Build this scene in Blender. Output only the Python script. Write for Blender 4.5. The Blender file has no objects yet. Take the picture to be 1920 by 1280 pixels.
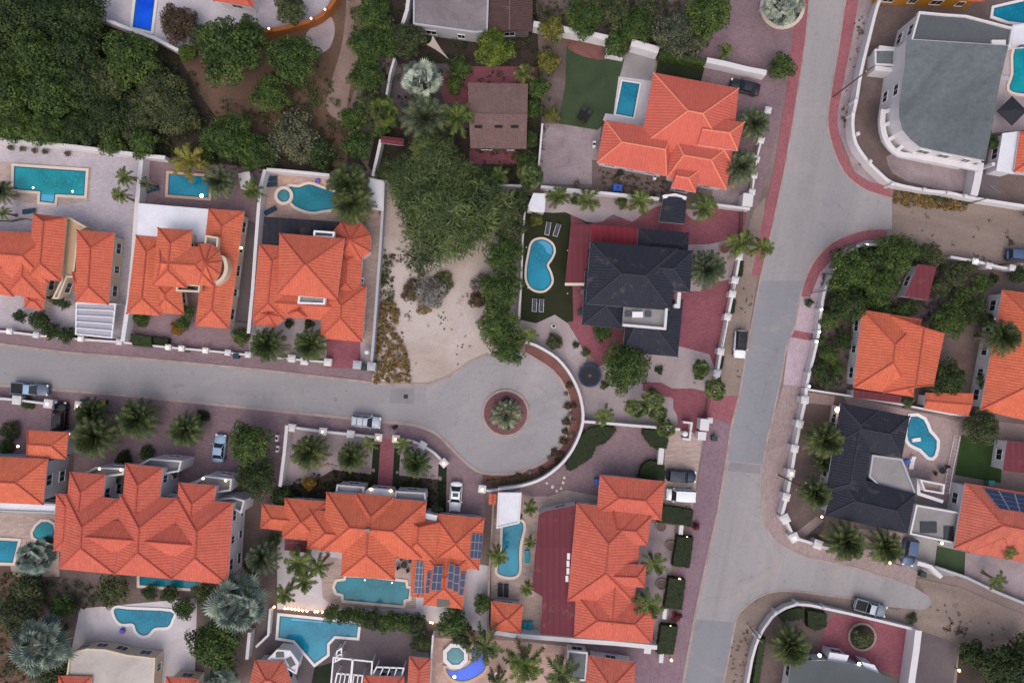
import bpy, bmesh, math, random
from mathutils import Vector, Matrix
from math import sin, cos, pi, radians
random.seed(7)
H = 105.0          # height of the drone above the ground, metres
S = 0.08           # metres on the ground per photo unit (1920 wide)
def P(x, y, z=0.0):
    k = (H - z) / H * S
    return Vector(((x - 960) * k, (640 - y) * k, z))
scn = bpy.context.scene
COL = scn.collection

# ------------------------------------------------------------------ mesh builder
class MB:
    def __init__(s): s.v = []; s.f = []; s.m = []; s.uv = None; s.tint = []
    def add(s, vs, fs, mi=0, tint=None):
        o = len(s.v); s.v += [tuple(p) for p in vs]
        for f in fs:
            s.f.append([o + i for i in f]); s.m.append(mi); s.tint.append(0.5 if tint is None else tint)
    def poly(s, pts, mi=0): s.add(pts, [list(range(len(pts)))], mi)
    def box(s, c, sz, mi=0, rz=0.0, taper=1.0):
        c = Vector(c); hx, hy, hz = sz[0] / 2, sz[1] / 2, sz[2] / 2; ca, sa = cos(rz), sin(rz); vs = []
        for z, t in ((-hz, 1), (hz, taper)):
            for x, y in ((-hx, -hy), (hx, -hy), (hx, hy), (-hx, hy)):
                vs.append((c.x + (x * ca - y * sa) * t, c.y + (x * sa + y * ca) * t, c.z + z))
        s.add(vs, [(3, 2, 1, 0), (4, 5, 6, 7), (0, 1, 5, 4), (1, 2, 6, 5), (2, 3, 7, 6), (3, 0, 4, 7)], mi)
    def prism(s, poly, z0, z1, mi=0, mside=None):
        n = len(poly); vs = [(p[0], p[1], z0) for p in poly] + [(p[0], p[1], z1) for p in poly]
        s.add(vs, [list(range(n, 2 * n))], mi)
        s.add(vs, [(i, (i + 1) % n, n + (i + 1) % n, n + i) for i in range(n)], mi if mside is None else mside)
    def ring(s, inner, outer, z0, z1, mi=0):
        n = len(inner)
        vs = [(p[0], p[1], z1) for p in inner] + [(p[0], p[1], z1) for p in outer] + [(p[0], p[1], z0) for p in inner] + [(p[0], p[1], z0) for p in outer]
        fs = []
        for i in range(n):
            j = (i + 1) % n
            fs += [(i, j, n + j, n + i), (n + i, n + j, 3 * n + j, 3 * n + i), (i, 2 * n + i, 2 * n + j, j)]
        s.add(vs, fs, mi)
    def tube(s, path, radii, n=8, mi=0, cap=True):
        path = [Vector(p) for p in path]
        if not isinstance(radii, (list, tuple)): radii = [radii] * len(path)
        vs = []; fs = []
        for i, p in enumerate(path):
            d = (path[min(i + 1, len(path) - 1)] - path[max(i - 1, 0)])
            d = d.normalized() if d.length > 1e-6 else Vector((0, 0, 1))
            a = d.orthogonal().normalized() if abs(d.z) < .95 else Vector((1, 0, 0))
            a = (a - d * a.dot(d)).normalized(); b = d.cross(a)
            for k in range(n):
                t = 2 * pi * k / n; vs.append(p + (a * cos(t) + b * sin(t)) * radii[i])
        for i in range(len(path) - 1):
            for k in range(n):
                fs.append((i * n + k, i * n + (k + 1) % n, (i + 1) * n + (k + 1) % n, (i + 1) * n + k))
        if cap:
            fs.append(tuple(range(n - 1, -1, -1))); o = (len(path) - 1) * n; fs.append(tuple(o + k for k in range(n)))
        s.add(vs, fs, mi)
    def cyl(s, c, r, h, n=20, mi=0, r2=None):
        c = Vector(c); s.tube([c, c + Vector((0, 0, h))], [r, r if r2 is None else r2], n, mi)
    def ball(s, c, r, mi=0, n=10, m=6, sz=1.0):
        c = Vector(c); vs = [c + Vector((0, 0, r * sz))]; fs = []
        for i in range(1, m):
            t = pi * i / m
            for k in range(n):
                a = 2 * pi * k / n; vs.append(c + Vector((r * sin(t) * cos(a), r * sin(t) * sin(a), r * cos(t) * sz)))
        vs.append(c - Vector((0, 0, r * sz)))
        for k in range(n):
            fs.append((0, 1 + k, 1 + (k + 1) % n)); fs.append((len(vs) - 1, 1 + (m - 2) * n + (k + 1) % n, 1 + (m - 2) * n + k))
        for i in range(m - 2):
            for k in range(n):
                fs.append((1 + i * n + k, 1 + (i + 1) * n + k, 1 + (i + 1) * n + (k + 1) % n, 1 + i * n + (k + 1) % n))
        s.add(vs, fs, mi)
    def mesh(s, name, mats, smooth=False):
        me = bpy.data.meshes.new(name); me.from_pydata(s.v, [], s.f)
        for m in (mats if isinstance(mats, (list, tuple)) else [mats]): me.materials.append(m)
        me.polygons.foreach_set('material_index', s.m)
        if smooth: me.polygons.foreach_set('use_smooth', [True] * len(s.f))
        if s.uv:
            uvl = me.uv_layers.new(name='UVMap'); uvl.data.foreach_set('uv', [c for u in s.uv for c in u])
        if any(t != 0.5 for t in s.tint):
            at = me.attributes.new('tint', 'FLOAT', 'FACE'); at.data.foreach_set('value', s.tint)
        me.update(); return me
    def build(s, name, mats, parent=None, smooth=False, **kw):
        o = bpy.data.objects.new(name, s.mesh(name, mats, smooth)); COL.objects.link(o)
        if parent is not None: o.parent = parent
        tag(o, **kw); return o
def tag(o, label=None, cat=None, group=None, kind=None):
    if label: o['label'] = label
    if cat: o['category'] = cat
    if group: o['group'] = group
    if kind: o['kind'] = kind
    return o
def thing(name, label, cat, loc=(0, 0, 0), rz=0.0, group=None):
    o = bpy.data.objects.new(name, None); COL.objects.link(o); o.location = loc; o.rotation_euler = (0, 0, rz)
    o.empty_display_size = .3
    return tag(o, label, cat, group)
def copy_tree(o, parent=None):
    c = o.copy(); COL.objects.link(c)
    if parent is not None: c.parent = parent
    for ch in list(o.children): copy_tree(ch, c)
    return c
def smooth_closed(pts, k=4):
    n = len(pts); out = []
    for i in range(n):
        p0, p1, p2, p3 = [Vector(pts[(i + d) % n]) for d in (-1, 0, 1, 2)]
        for j in range(k):
            t = j / k
            out.append(.5 * ((2 * p1) + (p2 - p0) * t + (2 * p0 - 5 * p1 + 4 * p2 - p3) * t * t + (3 * p1 - p0 - 3 * p2 + p3) * t ** 3))
    return out
def smooth_open(pts, k=4):
    pts = [Vector(p) for p in pts]; ext = [2 * pts[0] - pts[1]] + pts + [2 * pts[-1] - pts[-2]]; out = []
    for i in range(len(pts) - 1):
        p0, p1, p2, p3 = ext[i:i + 4]
        for j in range(k):
            t = j / k
            out.append(.5 * ((2 * p1) + (p2 - p0) * t + (2 * p0 - 5 * p1 + 4 * p2 - p3) * t * t + (3 * p1 - p0 - 3 * p2 + p3) * t ** 3))
    return out + [pts[-1]]
def area(poly):
    return .5 * sum(poly[i][0] * poly[(i + 1) % len(poly)][1] - poly[(i + 1) % len(poly)][0] * poly[i][1] for i in range(len(poly)))
def offset(poly, d):
    """closed polygon pushed outwards by d (inwards if negative)"""
    n = len(poly); sg = 1 if area(poly) > 0 else -1; out = []
    for i in range(n):
        a, b, c = [Vector((poly[(i + k) % n][0], poly[(i + k) % n][1])) for k in (-1, 0, 1)]
        e1 = (b - a); e2 = (c - b)
        if e1.length < 1e-6 or e2.length < 1e-6: out.append(b.copy()); continue
        n1 = Vector((e1.y, -e1.x)).normalized() * sg; n2 = Vector((e2.y, -e2.x)).normalized() * sg
        m = (n1 + n2); m = m.normalized() if m.length > 1e-5 else n1
        out.append(b + m * d / max(.45, m.dot(n1)))
    return out
def inside(p, poly):
    c = False; n = len(poly)
    for i in range(n):
        a, b = poly[i], poly[(i + 1) % n]
        if (a[1] > p[1]) != (b[1] > p[1]) and p[0] < (b[0] - a[0]) * (p[1] - a[1]) / (b[1] - a[1]) + a[0]: c = not c
    return c

# ------------------------------------------------------------------ materials
MATS = {}
class NT:
    def __init__(s, name):
        s.m = bpy.data.materials.new(name); s.m.use_nodes = True; s.t = s.m.node_tree; s.n = s.t.nodes; s.b = s.n['Principled BSDF']
        MATS[name] = s.m
    def node(s, typ, **kw):
        o = s.n.new(typ)
        for k, v in kw.items():
            if k.startswith('i_'): o.inputs[k[2:].replace('_', ' ')].default_value = v
            else: setattr(o, k, v)
        return o
    def link(s, a, b): s.t.links.new(a, b)
    def math(s, op, a, b=None, c=None):
        o = s.n.new('ShaderNodeMath'); o.operation = op
        for i, x in enumerate((a, b, c)):
            if x is None: continue
            if isinstance(x, (int, float)): o.inputs[i].default_value = x
            else: s.link(x, o.inputs[i])
        return o.outputs[0]
    def mix(s, f, a, b, bl='MIX'):
        o = s.n.new('ShaderNodeMix'); o.data_type = 'RGBA'; o.blend_type = bl
        for sock, x in ((o.inputs[0], f), (o.inputs[6], a), (o.inputs[7], b)):
            if isinstance(x, (int, float)): sock.default_value = x
            elif isinstance(x, tuple): sock.default_value = (*x, 1) if len(x) == 3 else x
            else: s.link(x, sock)
        return o.outputs[2]
    def coord(s, which='Object'): return s.n.new('ShaderNodeTexCoord').outputs[which]
    def mapped(s, sc=(1, 1, 1), rot=0.0, which='Object'):
        o = s.n.new('ShaderNodeMapping'); o.vector_type = 'TEXTURE'; sc = tuple(1 / k for k in sc); o.inputs['Scale'].default_value = sc; o.inputs['Rotation'].default_value = (0, 0, rot)
        s.link(s.coord(which), o.inputs[0]); return o.outputs[0]
    def noise(s, scale, vec=None, detail=4, rough=.6, dist=0.0):
        o = s.n.new('ShaderNodeTexNoise'); o.inputs['Scale'].default_value = scale; o.inputs['Detail'].default_value = detail
        o.inputs['Roughness'].default_value = rough; o.inputs['Distortion'].default_value = dist
        s.link(vec if vec is not None else s.coord(), o.inputs['Vector']); return o.outputs['Fac']
    def ramp(s, f, lo, hi):
        o = s.n.new('ShaderNodeMapRange'); o.inputs[1].default_value = lo; o.inputs[2].default_value = hi; s.link(f, o.inputs[0]); return o.outputs[0]
    def bump(s, h, dist=.03, strength=.6):
        o = s.n.new('ShaderNodeBump'); o.inputs['Distance'].default_value = dist; o.inputs['Strength'].default_value = strength
        s.link(h, o.inputs['Height']); s.link(o.outputs[0], s.b.inputs['Normal'])
    def set(s, col=None, rough=None, metal=None, spec=None):
        if col is not None:
            if isinstance(col, tuple): s.b.inputs['Base Color'].default_value = (*col, 1)
            else: s.link(col, s.b.inputs['Base Color'])
        if rough is not None: s.b.inputs['Roughness'].default_value = rough
        if metal is not None: s.b.inputs['Metallic'].default_value = metal
        if spec is not None: s.b.inputs['Specular IOR Level'].default_value = spec
        return s.m
def srgb(r, g, b, k=1.0):
    f = lambda c: ((c / 255 + .055) / 1.055) ** 2.4 if c > 10 else c / 255 / 12.92
    return (f(r) * k, f(g) * k, f(b) * k)
def dim(c, k): return tuple(x * k for x in c)
def plain(name, col, rough=.6, metal=0.0, var=.12, scale=2.0, spec=.3):
    t = NT(name); n = t.noise(scale)
    return t.set(t.mix(n, dim(col, 1 - var * 1.6), dim(col, 1 + var)), rough, metal, spec)
def ground(name, col, col2=None, big=.12, var=.18, fine=3.0, fvar=.22, spots=0.0, spotcol=None, bump=.03, rough=.93, rot=0.0, streak=None, cracks=0.0):
    """weathered ground: broad mottling, fine grain, sparse stains"""
    t = NT(name); col2 = col2 or dim(col, 1 - 2 * var)
    v = t.mapped((1, 1, 1), rot) if not streak else t.mapped((streak, 1, 1), rot)
    c = t.mix(t.ramp(t.noise(big, v, 5, .62, .6), .3, .7), col2, col)
    f = t.noise(fine, None, 6, .72)
    c = t.mix(t.ramp(f, .25, .75), t.mix(1.0, c, (1 - fvar,) * 3, 'MULTIPLY'), t.mix(1.0, c, (1 + fvar,) * 3, 'MULTIPLY'))
    if spots:
        sp = t.math('MULTIPLY', t.ramp(t.noise(.55, None, 7, .7), .58, .66), t.ramp(t.noise(.09, None, 2), .42, .6))
        c = t.mix(t.math('MULTIPLY', sp, spots), c, spotcol or dim(col, .35))
    if cracks:
        vo = t.node('ShaderNodeTexVoronoi', feature='DISTANCE_TO_EDGE'); vo.inputs['Scale'].default_value = .16
        nz = t.node('ShaderNodeTexNoise'); nz.inputs['Scale'].default_value = .5; nz.inputs['Detail'].default_value = 6; t.link(t.coord(), nz.inputs['Vector'])
        ad = t.node('ShaderNodeVectorMath', operation='MULTIPLY_ADD'); t.link(nz.outputs['Color'], ad.inputs[0]); ad.inputs[1].default_value = (4, 4, 4); t.link(t.coord(), ad.inputs[2]); t.link(ad.outputs[0], vo.inputs['Vector'])
        ck = t.math('MULTIPLY', t.ramp(vo.outputs['Distance'], .016, .004), t.ramp(t.noise(.07, None, 3), .46, .58))
        c = t.mix(t.math('MULTIPLY', ck, cracks), c, dim(col, .45))
        wear = t.ramp(t.noise(.35, t.mapped((.05, 1, 1), rot), 4, .6, .3), .52, .66)   # long tyre-polished bands
        c = t.mix(t.math('MULTIPLY', wear, .3), c, dim(col, .72))
        pale = t.ramp(t.noise(.11, None, 6, .68, 1.0), .55, .72)                       # drifted sand
        c = t.mix(t.math('MULTIPLY', pale, .5), c, srgb(172, 160, 156))
        dr = t.math('MULTIPLY', t.ramp(t.noise(1.3, None, 5, .6), .66, .72), t.ramp(t.noise(.13, None, 2), .45, .6))
        c = t.mix(t.math('MULTIPLY', dr, .55), c, dim(col, .3))
    if bump: t.bump(f, bump, .5)
    return t.set(c, rough, 0, .2)
def pavers(name, col, col2, rot=0.0, sx=.42, sy=.21, mortar=.35):
    t = NT(name); o = t.node('ShaderNodeTexBrick'); o.inputs['Scale'].default_value = 1.0; o.inputs['Brick Width'].default_value = sx
    o.inputs['Row Height'].default_value = sy; o.inputs['Mortar Size'].default_value = .018; o.inputs['Mortar Smooth'].default_value = .3
    o.inputs['Color1'].default_value = (*col, 1); o.inputs['Color2'].default_value = (*col2, 1); o.inputs['Mortar'].default_value = (*dim(col2, mortar + .4), 1)
    t.link(t.mapped((1, 1, 1), rot), o.inputs['Vector'])
    n = t.ramp(t.noise(.16, None, 5, .65, .5), .3, .7)
    c = t.mix(1.0, o.outputs['Color'], t.mix(n, (.84, .84, .86), (1.12, 1.1, 1.1)), 'MULTIPLY')
    st = t.math('MULTIPLY', t.ramp(t.noise(.5, None, 7, .7), .58, .68), .3)
    c = t.mix(st, c, dim(col, .45))
    c = t.mix(t.ramp(t.noise(5, None, 5, .7), .3, .7), t.mix(1.0, c, (.82,) * 3, 'MULTIPLY'), c)
    t.bump(t.noise(4), .02, .4)
    return t.set(c, .88, 0, .25)
def roof_tiles(name, col, du=.42, dv=.40, var=.08, dirt=.22):
    t = NT(name); sep = t.node('ShaderNodeSeparateXYZ'); t.link(t.coord('UV'), sep.inputs[0]); u, v = sep.outputs[0], sep.outputs[1]
    rib = t.math('SINE', t.math('MULTIPLY', u, 2 * pi / du)); rib01 = t.math('MULTIPLY_ADD', rib, .5, .5)
    vf = t.math('FRACT', t.math('DIVIDE', v, dv))
    h = t.math('SUBTRACT', t.math('POWER', rib01, .7), t.math('MULTIPLY', vf, .35))
    cmb = t.node('ShaderNodeCombineXYZ'); t.link(t.math('FLOOR', t.math('DIVIDE', u, du)), cmb.inputs[0]); t.link(t.math('FLOOR', t.math('DIVIDE', v, dv)), cmb.inputs[1])
    wn = t.node('ShaderNodeTexWhiteNoise'); t.link(cmb.outputs[0], wn.inputs['Vector'])
    c = t.mix(wn.outputs['Value'], dim(col, 1 - var), dim(col, 1 + var))
    big = t.ramp(t.noise(.22, None, 6, .65, .8), .35, .75)
    c = t.mix(t.math('MULTIPLY', big, dirt), c, t.mix(.5, dim(col, .6), (.10, .07, .06)))
    mp = t.node('ShaderNodeMapping'); mp.inputs['Scale'].default_value = (1.6, .16, 1); t.link(t.coord('UV'), mp.inputs[0])   # rain streaks down the slope
    c = t.mix(t.math('MULTIPLY', t.ramp(t.noise(1.0, mp.outputs[0], 5, .65), .5, .8), dirt * 1.3), c, dim(col, .55))
    c = t.mix(t.math('MULTIPLY', t.ramp(t.noise(.5, None, 6, .7, .5), .58, .7), .35), c, t.mix(.35, col, (.62, .42, .36)))   # sun-bleached patches
    edge = t.math('MULTIPLY', t.ramp(vf, .18, .0), .15)                  # darker band at each lap between the courses
    c = t.mix(edge, c, dim(col, .45))
    groove = t.math('MULTIPLY', t.ramp(rib01, .35, .0), .25)
    c = t.mix(groove, c, dim(col, .5))
    t.bump(h, .04, 1.0)
    return t.set(c, .82, 0, .15)
def leaf_mat(name, dark, light, rough=.6, hue=None):
    t = NT(name); a = t.node('ShaderNodeAttribute'); a.attribute_name = 'tint'
    oi = t.node('ShaderNodeObjectInfo')
    c = t.mix(a.outputs['Fac'], dark, light)
    c = t.mix(1.0, c, t.mix(oi.outputs['Random'], (.78, .86, .8), (1.15, 1.12, 1.0)), 'MULTIPLY')
    c = t.mix(1.0, c, t.mix(t.ramp(t.noise(2.3, None, 3, .6), .36, .66), (.66, .72, .74), (1.28, 1.2, 1.04)), 'MULTIPLY')
    if hue: c = t.mix(t.ramp(t.noise(.7), .5, .72), c, hue)
    t.b.inputs['Subsurface Weight'].default_value = 0.0
    return t.set(c, rough, 0, .25)
def emit(name, col, st):
    t = NT(name); t.b.inputs['Emission Color'].default_value = (*col, 1); t.b.inputs['Emission Strength'].default_value = st
    return t.set(col, .5)
def water(name, col, deep):
    t = NT(name)
    c = t.mix(t.ramp(t.noise(.16, None, 2), .35, .65), dim(deep, .9), dim(col, 1.08))
    c = t.mix(t.ramp(t.noise(2.2, None, 3, .5, 1.2), .55, .7), c, dim(col, 1.12))
    t.bump(t.noise(2.5, None, 3, .5), .03, .25)
    return t.set(c, .1, 0, .3)

# grounds -----------------------------------------------------------------
ASPH = srgb(150, 147, 155)
m_land = ground('dry_land', srgb(140, 124, 122), srgb(112, 96, 92), .08, spots=.4)
m_road = ground('asphalt_grey', srgb(157, 153, 156), srgb(139, 136, 140), .10, fine=2.2, fvar=.08, spots=.55, spotcol=srgb(95, 92, 98), bump=.01, rot=-.1, streak=.14, cracks=.3)
m_dusty = ground('asphalt_dusty', srgb(162, 157, 160), srgb(143, 140, 144), .14, fine=2.2, fvar=.08, spots=.4, spotcol=srgb(110, 106, 110), bump=.01, rot=.5, streak=.5, cracks=.25)
m_road2 = ground('asphalt_pale', srgb(160, 155, 157), srgb(140, 137, 141), .12, fine=2.2, fvar=.08, spots=.35, spotcol=srgb(100, 96, 98), bump=.01, rot=radians(78), streak=.1, cracks=.3)
m_road3 = ground('asphalt_new', srgb(143, 143, 150), srgb(128, 128, 135), .10, fine=2.2, fvar=.07, spots=.3, spotcol=srgb(98, 95, 100), bump=.01, rot=radians(78), streak=.1, cracks=.3)
m_patch = ground('asphalt_patch', srgb(143, 140, 144), srgb(130, 127, 132), .3, fvar=.08, bump=.01)
m_kerb = ground('kerb_concrete', srgb(172, 156, 152), srgb(145, 130, 128), .5, fvar=.12)
m_redwalk = pavers('red_pavers', srgb(166, 106, 114), srgb(152, 94, 103), radians(78))
m_maroon = pavers('maroon_pavers', srgb(152, 94, 105), srgb(138, 82, 93), .1)
m_mauve = pavers('mauve_pavers', srgb(148, 126, 132), srgb(134, 112, 119), .1)
m_apron = pavers('apron_pavers', srgb(150, 126, 137), srgb(136, 112, 123), radians(78))
m_pinkwalk = pavers('pale_pink_pavers', srgb(196, 177, 187), srgb(182, 164, 173), radians(78))
m_tanwalk = pavers('tan_pavers', srgb(176, 156, 155), srgb(160, 141, 140), radians(78))
m_lav = pavers('lavender_pavers', srgb(198, 189, 197), srgb(184, 175, 184), -.08)
m_cream = pavers('cream_deck', srgb(192, 172, 164), srgb(174, 154, 147), .1, .9, .3)
m_peach = pavers('peach_deck', srgb(198, 170, 158), srgb(182, 152, 142), .1, .6, .6)
m_conc = ground('concrete', srgb(152, 148, 150), srgb(130, 126, 128), .2, fvar=.1)
m_dkconc = ground('dark_concrete', srgb(108, 98, 101), srgb(90, 82, 86), .2, fvar=.12)
m_white_deck = ground('white_deck', srgb(205, 198, 204), srgb(186, 178, 184), .3, fvar=.08)
m_gravel = ground('pale_gravel', srgb(176, 163, 167), srgb(150, 136, 139), .16, fine=6, fvar=.22, bump=.05)
m_gravel2 = ground('grey_gravel', srgb(165, 150, 155), srgb(132, 118, 122), .22, fine=5, fvar=.28, spots=.45, bump=.05)
m_lot = ground('sandy_lot', srgb(194, 182, 179), srgb(166, 149, 141), .12, fine=4, fvar=.16, spots=.6, spotcol=srgb(120, 96, 88), bump=.05)
m_sand = ground('sandy_shoulder', srgb(150, 134, 126), srgb(128, 112, 106), .2, fine=4, fvar=.2, spots=.4)
m_dirt = ground('red_dirt', srgb(118, 92, 80), srgb(86, 70, 60), .13, fine=3, fvar=.25, spots=.6, spotcol=srgb(70, 55, 48))
m_path = ground('dirt_track', srgb(152, 132, 126), srgb(128, 104, 96), .2, fine=3, fvar=.18, spots=.3)
m_dirtroad = ground('dirt_road', srgb(146, 130, 123), srgb(116, 102, 96), .2, fine=3, fvar=.2, spots=.6, spotcol=srgb(92, 76, 70), rot=-.14, streak=.2)
m_yard = ground('bare_yard', srgb(120, 105, 103), srgb(92, 78, 76), .18, fine=3, fvar=.2, spots=.5)
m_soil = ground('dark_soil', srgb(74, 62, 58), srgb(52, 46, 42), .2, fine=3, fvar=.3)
m_bed = ground('red_bed', srgb(128, 88, 84), srgb(100, 70, 66), .3, fine=4, fvar=.25, spots=.4)
m_turf = ground('dark_turf', srgb(50, 53, 36), srgb(42, 46, 31), .3, fine=8, fvar=.2)
m_lawn = ground('lawn', srgb(66, 80, 58), srgb(54, 67, 48), .25, fine=6, fvar=.2, spots=.3, spotcol=srgb(95, 80, 60))
m_dlawn = ground('dark_lawn', srgb(42, 50, 36), srgb(34, 40, 30), .3, fine=6, fvar=.25)  # grass of a darker, near-black green
m_grass = ground('green_lawn', srgb(52, 74, 38), srgb(42, 60, 32), .3, fine=7, fvar=.2)
# built -------------------------------------------------------------------
m_tile = roof_tiles('terracotta_tiles', srgb(206, 107, 85))
m_tile2 = roof_tiles('rose_tiles', srgb(203, 104, 88), dirt=.28)
m_tile3 = roof_tiles('orange_tiles', srgb(210, 109, 83), dirt=.34)
m_tile4 = roof_tiles('salmon_tiles', srgb(205, 104, 90), dirt=.16, var=.05)
m_tile5 = roof_tiles('faded_tiles', srgb(198, 108, 92), dirt=.5)
m_tile6 = roof_tiles('ochre_tiles', srgb(212, 112, 86), dirt=.4)
m_black = roof_tiles('black_tiles', srgb(48, 51, 62), dirt=.1)
m_maroof = roof_tiles('maroon_sheet', srgb(112, 56, 66), .9, 30, .04, .25)
m_redroof = roof_tiles('red_sheet', srgb(126, 44, 56), .9, 30, .04, .3)
m_brown = roof_tiles('brown_shingles', srgb(122, 98, 96), .25, .2, .12, .3)
m_dkbrown = roof_tiles('dark_brown_shingles', srgb(88, 66, 66), .25, .2, .12, .3)
m_charc = roof_tiles('charcoal_sheet', srgb(46, 47, 56), 1.0, 30, .04, .2)
m_cap_l = plain('pale_ridge_tile', srgb(226, 138, 112), .8)
m_cap_d = plain('ridge_tile', srgb(178, 84, 70), .8)
m_cap_b = plain('brown_ridge_tile', srgb(112, 90, 88), .8)
m_cap_m = plain('maroon_ridge', srgb(112, 56, 66), .7)
m_cap_k = plain('black_ridge_tile', srgb(54, 56, 66), .7)
m_wall = plain('white_render', srgb(212, 208, 212), .8, var=.07, scale=.8)
m_cwall = plain('cream_render', srgb(205, 188, 168), .8, var=.06, scale=.8)
m_gwall = plain('grey_render', srgb(172, 172, 180), .8, var=.06, scale=.8)
m_ywall = plain('yellow_render', srgb(176, 122, 40), .8, var=.1, scale=.8)
m_owall = plain('orange_render', srgb(150, 92, 50), .85, var=.15, scale=.8)
m_swall = plain('sand_render', srgb(188, 160, 132), .85, var=.1, scale=.8)
m_flatg = ground('roof_felt', srgb(114, 120, 124), srgb(90, 96, 101), .18, fine=1.6, fvar=.2, spots=.5, bump=.03, rot=.7, streak=.4)
m_flatd = ground('roof_felt_dark', srgb(92, 96, 100), srgb(82, 86, 90), .2, fvar=.1, bump=.02)
m_flatw = ground('white_roof', srgb(226, 226, 236), srgb(206, 206, 216), .25, fvar=.06, spots=.3, spotcol=srgb(170, 165, 170), bump=0)
m_flats = ground('pale_roof', srgb(192, 184, 180), srgb(164, 156, 152), .2, fine=3, fvar=.1, spots=.4, bump=.02)
m_flatc = ground('weathered_roof', srgb(142, 134, 138), srgb(108, 100, 104), .15, fine=3, fvar=.15, spots=.5, bump=.02)
m_glass = plain('dark_glass', (.02, .024, .03), .08, var=.1, spec=.5)
m_frame = plain('white_frame', srgb(228, 226, 230), .5, var=.03)
m_greym = plain('grey_metal', srgb(120, 122, 128), .45, .6)
m_dkm = plain('dark_metal', srgb(40, 40, 44), .5, .4)
m_wood = plain('timber', srgb(96, 78, 66), .8, var=.2, scale=4)
m_bark = plain('bark', srgb(104, 88, 78), .9, var=.25, scale=3)
m_pbark = plain('palm_bark', srgb(122, 106, 96), .9, var=.25, scale=4)
m_solar = plain('solar_cells', srgb(52, 62, 92), .18, .1, var=.08, spec=.5)
m_solfr = plain('solar_rails', srgb(150, 154, 166), .4, .5)
m_rub = plain('black_rubber', (.015, .015, .017), .7)
m_blackmat = plain('black_mesh_fabric', srgb(44, 46, 54), .8)
m_bluepad = plain('blue_padding', srgb(40, 62, 96), .6)
m_slate = plain('slate_fabric', srgb(74, 78, 92), .8)
m_teal = plain('teal_fabric', srgb(36, 66, 86), .8)
m_turq = plain('turquoise_fabric', srgb(38, 140, 160), .7)
m_blue = plain('blue_plastic', srgb(50, 92, 178), .45)
m_purple = plain('purple_plastic', srgb(120, 96, 200), .5)
m_green = plain('green_plastic', srgb(44, 66, 62), .5)
m_yellow = plain('yellow_plastic', srgb(190, 160, 40), .5)
m_stone = plain('stone', srgb(150, 132, 126), .9, var=.25, scale=1.5)
m_beige = plain('beige_canvas', srgb(172, 156, 150), .8)
m_coping = plain('cream_coping', srgb(214, 200, 188), .8, var=.06)
m_wcoping = plain('white_coping', srgb(224, 220, 222), .8, var=.05)
m_scoping = plain('salmon_coping', srgb(200, 166, 148), .8, var=.08)
m_step = water('pool_step', srgb(84, 168, 204), srgb(70, 150, 190))
w_teal = water('teal_water', srgb(24, 148, 160), srgb(10, 124, 138))
w_blue = water('blue_water', srgb(26, 132, 160), srgb(12, 112, 142))
w_sky = water('sky_blue_water', srgb(24, 134, 164), srgb(14, 116, 148))
w_sea = water('sea_green_water', srgb(20, 124, 142), srgb(10, 102, 120))
w_royal = water('royal_blue_water', srgb(24, 92, 232), srgb(14, 72, 210))
w_spa = water('spa_water', srgb(70, 140, 150), srgb(50, 118, 130))
e_warm = emit('warm_lamp', (1.0, .62, .28), 5.0)
e_white = emit('white_lamp', (.95, 1.0, .92), 5.0)
e_gold = emit('gold_lamp', (1.0, .72, .22), 5.0)
e_pool = emit('pool_lamp', (.9, 1.0, .78), 3.0)
# foliage -----------------------------------------------------------------
L_dark = leaf_mat('dark_leaves', (.018, .030, .011), (.062, .094, .034))
L_mid = leaf_mat('mid_leaves', (.026, .047, .012), (.092, .143, .039))
L_bright = leaf_mat('bright_leaves', (.045, .075, .012), (.15, .205, .035))
L_olive = leaf_mat('olive_leaves', (.032, .042, .02), (.105, .122, .058))
L_grey = leaf_mat('grey_leaves', (.05, .055, .038), (.15, .155, .11))
L_island = leaf_mat('island_fronds', (.07, .085, .06), (.27, .29, .22))
L_silver = leaf_mat('silver_fronds', (.09, .11, .105), (.50, .56, .55))
L_bluegrey = leaf_mat('blue_grey_fronds', (.06, .085, .082), (.34, .41, .40))
L_date = leaf_mat('date_fronds', (.03, .045, .018), (.12, .15, .062))
L_gdate = leaf_mat('grey_date_fronds', (.04, .055, .035), (.15, .175, .11))
L_coco = leaf_mat('coconut_fronds', (.035, .055, .014), (.15, .19, .05))
L_fan = leaf_mat('fan_fronds', (.03, .05, .016), (.17, .22, .08))
L_hedge = leaf_mat('hedge_leaves', (.010, .019, .005), (.034, .054, .015))
L_dry = leaf_mat('dry_leaves', (.11, .065, .025), (.36, .23, .10))
L_drypurple = leaf_mat('grey_twigs', (.10, .085, .09), (.30, .26, .28))
L_dead = leaf_mat('dead_fronds', (.09, .065, .035), (.24, .18, .10))
L_red = leaf_mat('red_leaves', (.09, .012, .016), (.24, .03, .045))
L_orange = leaf_mat('croton_leaves', (.12, .06, .01), (.34, .17, .03), hue=(.05, .08, .02))
L_yellow = leaf_mat('yellow_leaves', (.06, .06, .016), (.23, .21, .05))
L_brown = leaf_mat('brown_leaves', (.045, .03, .02), (.14, .09, .06))
L_mesq = leaf_mat('mesquite_leaves', (.032, .05, .02), (.12, .16, .066))
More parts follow.
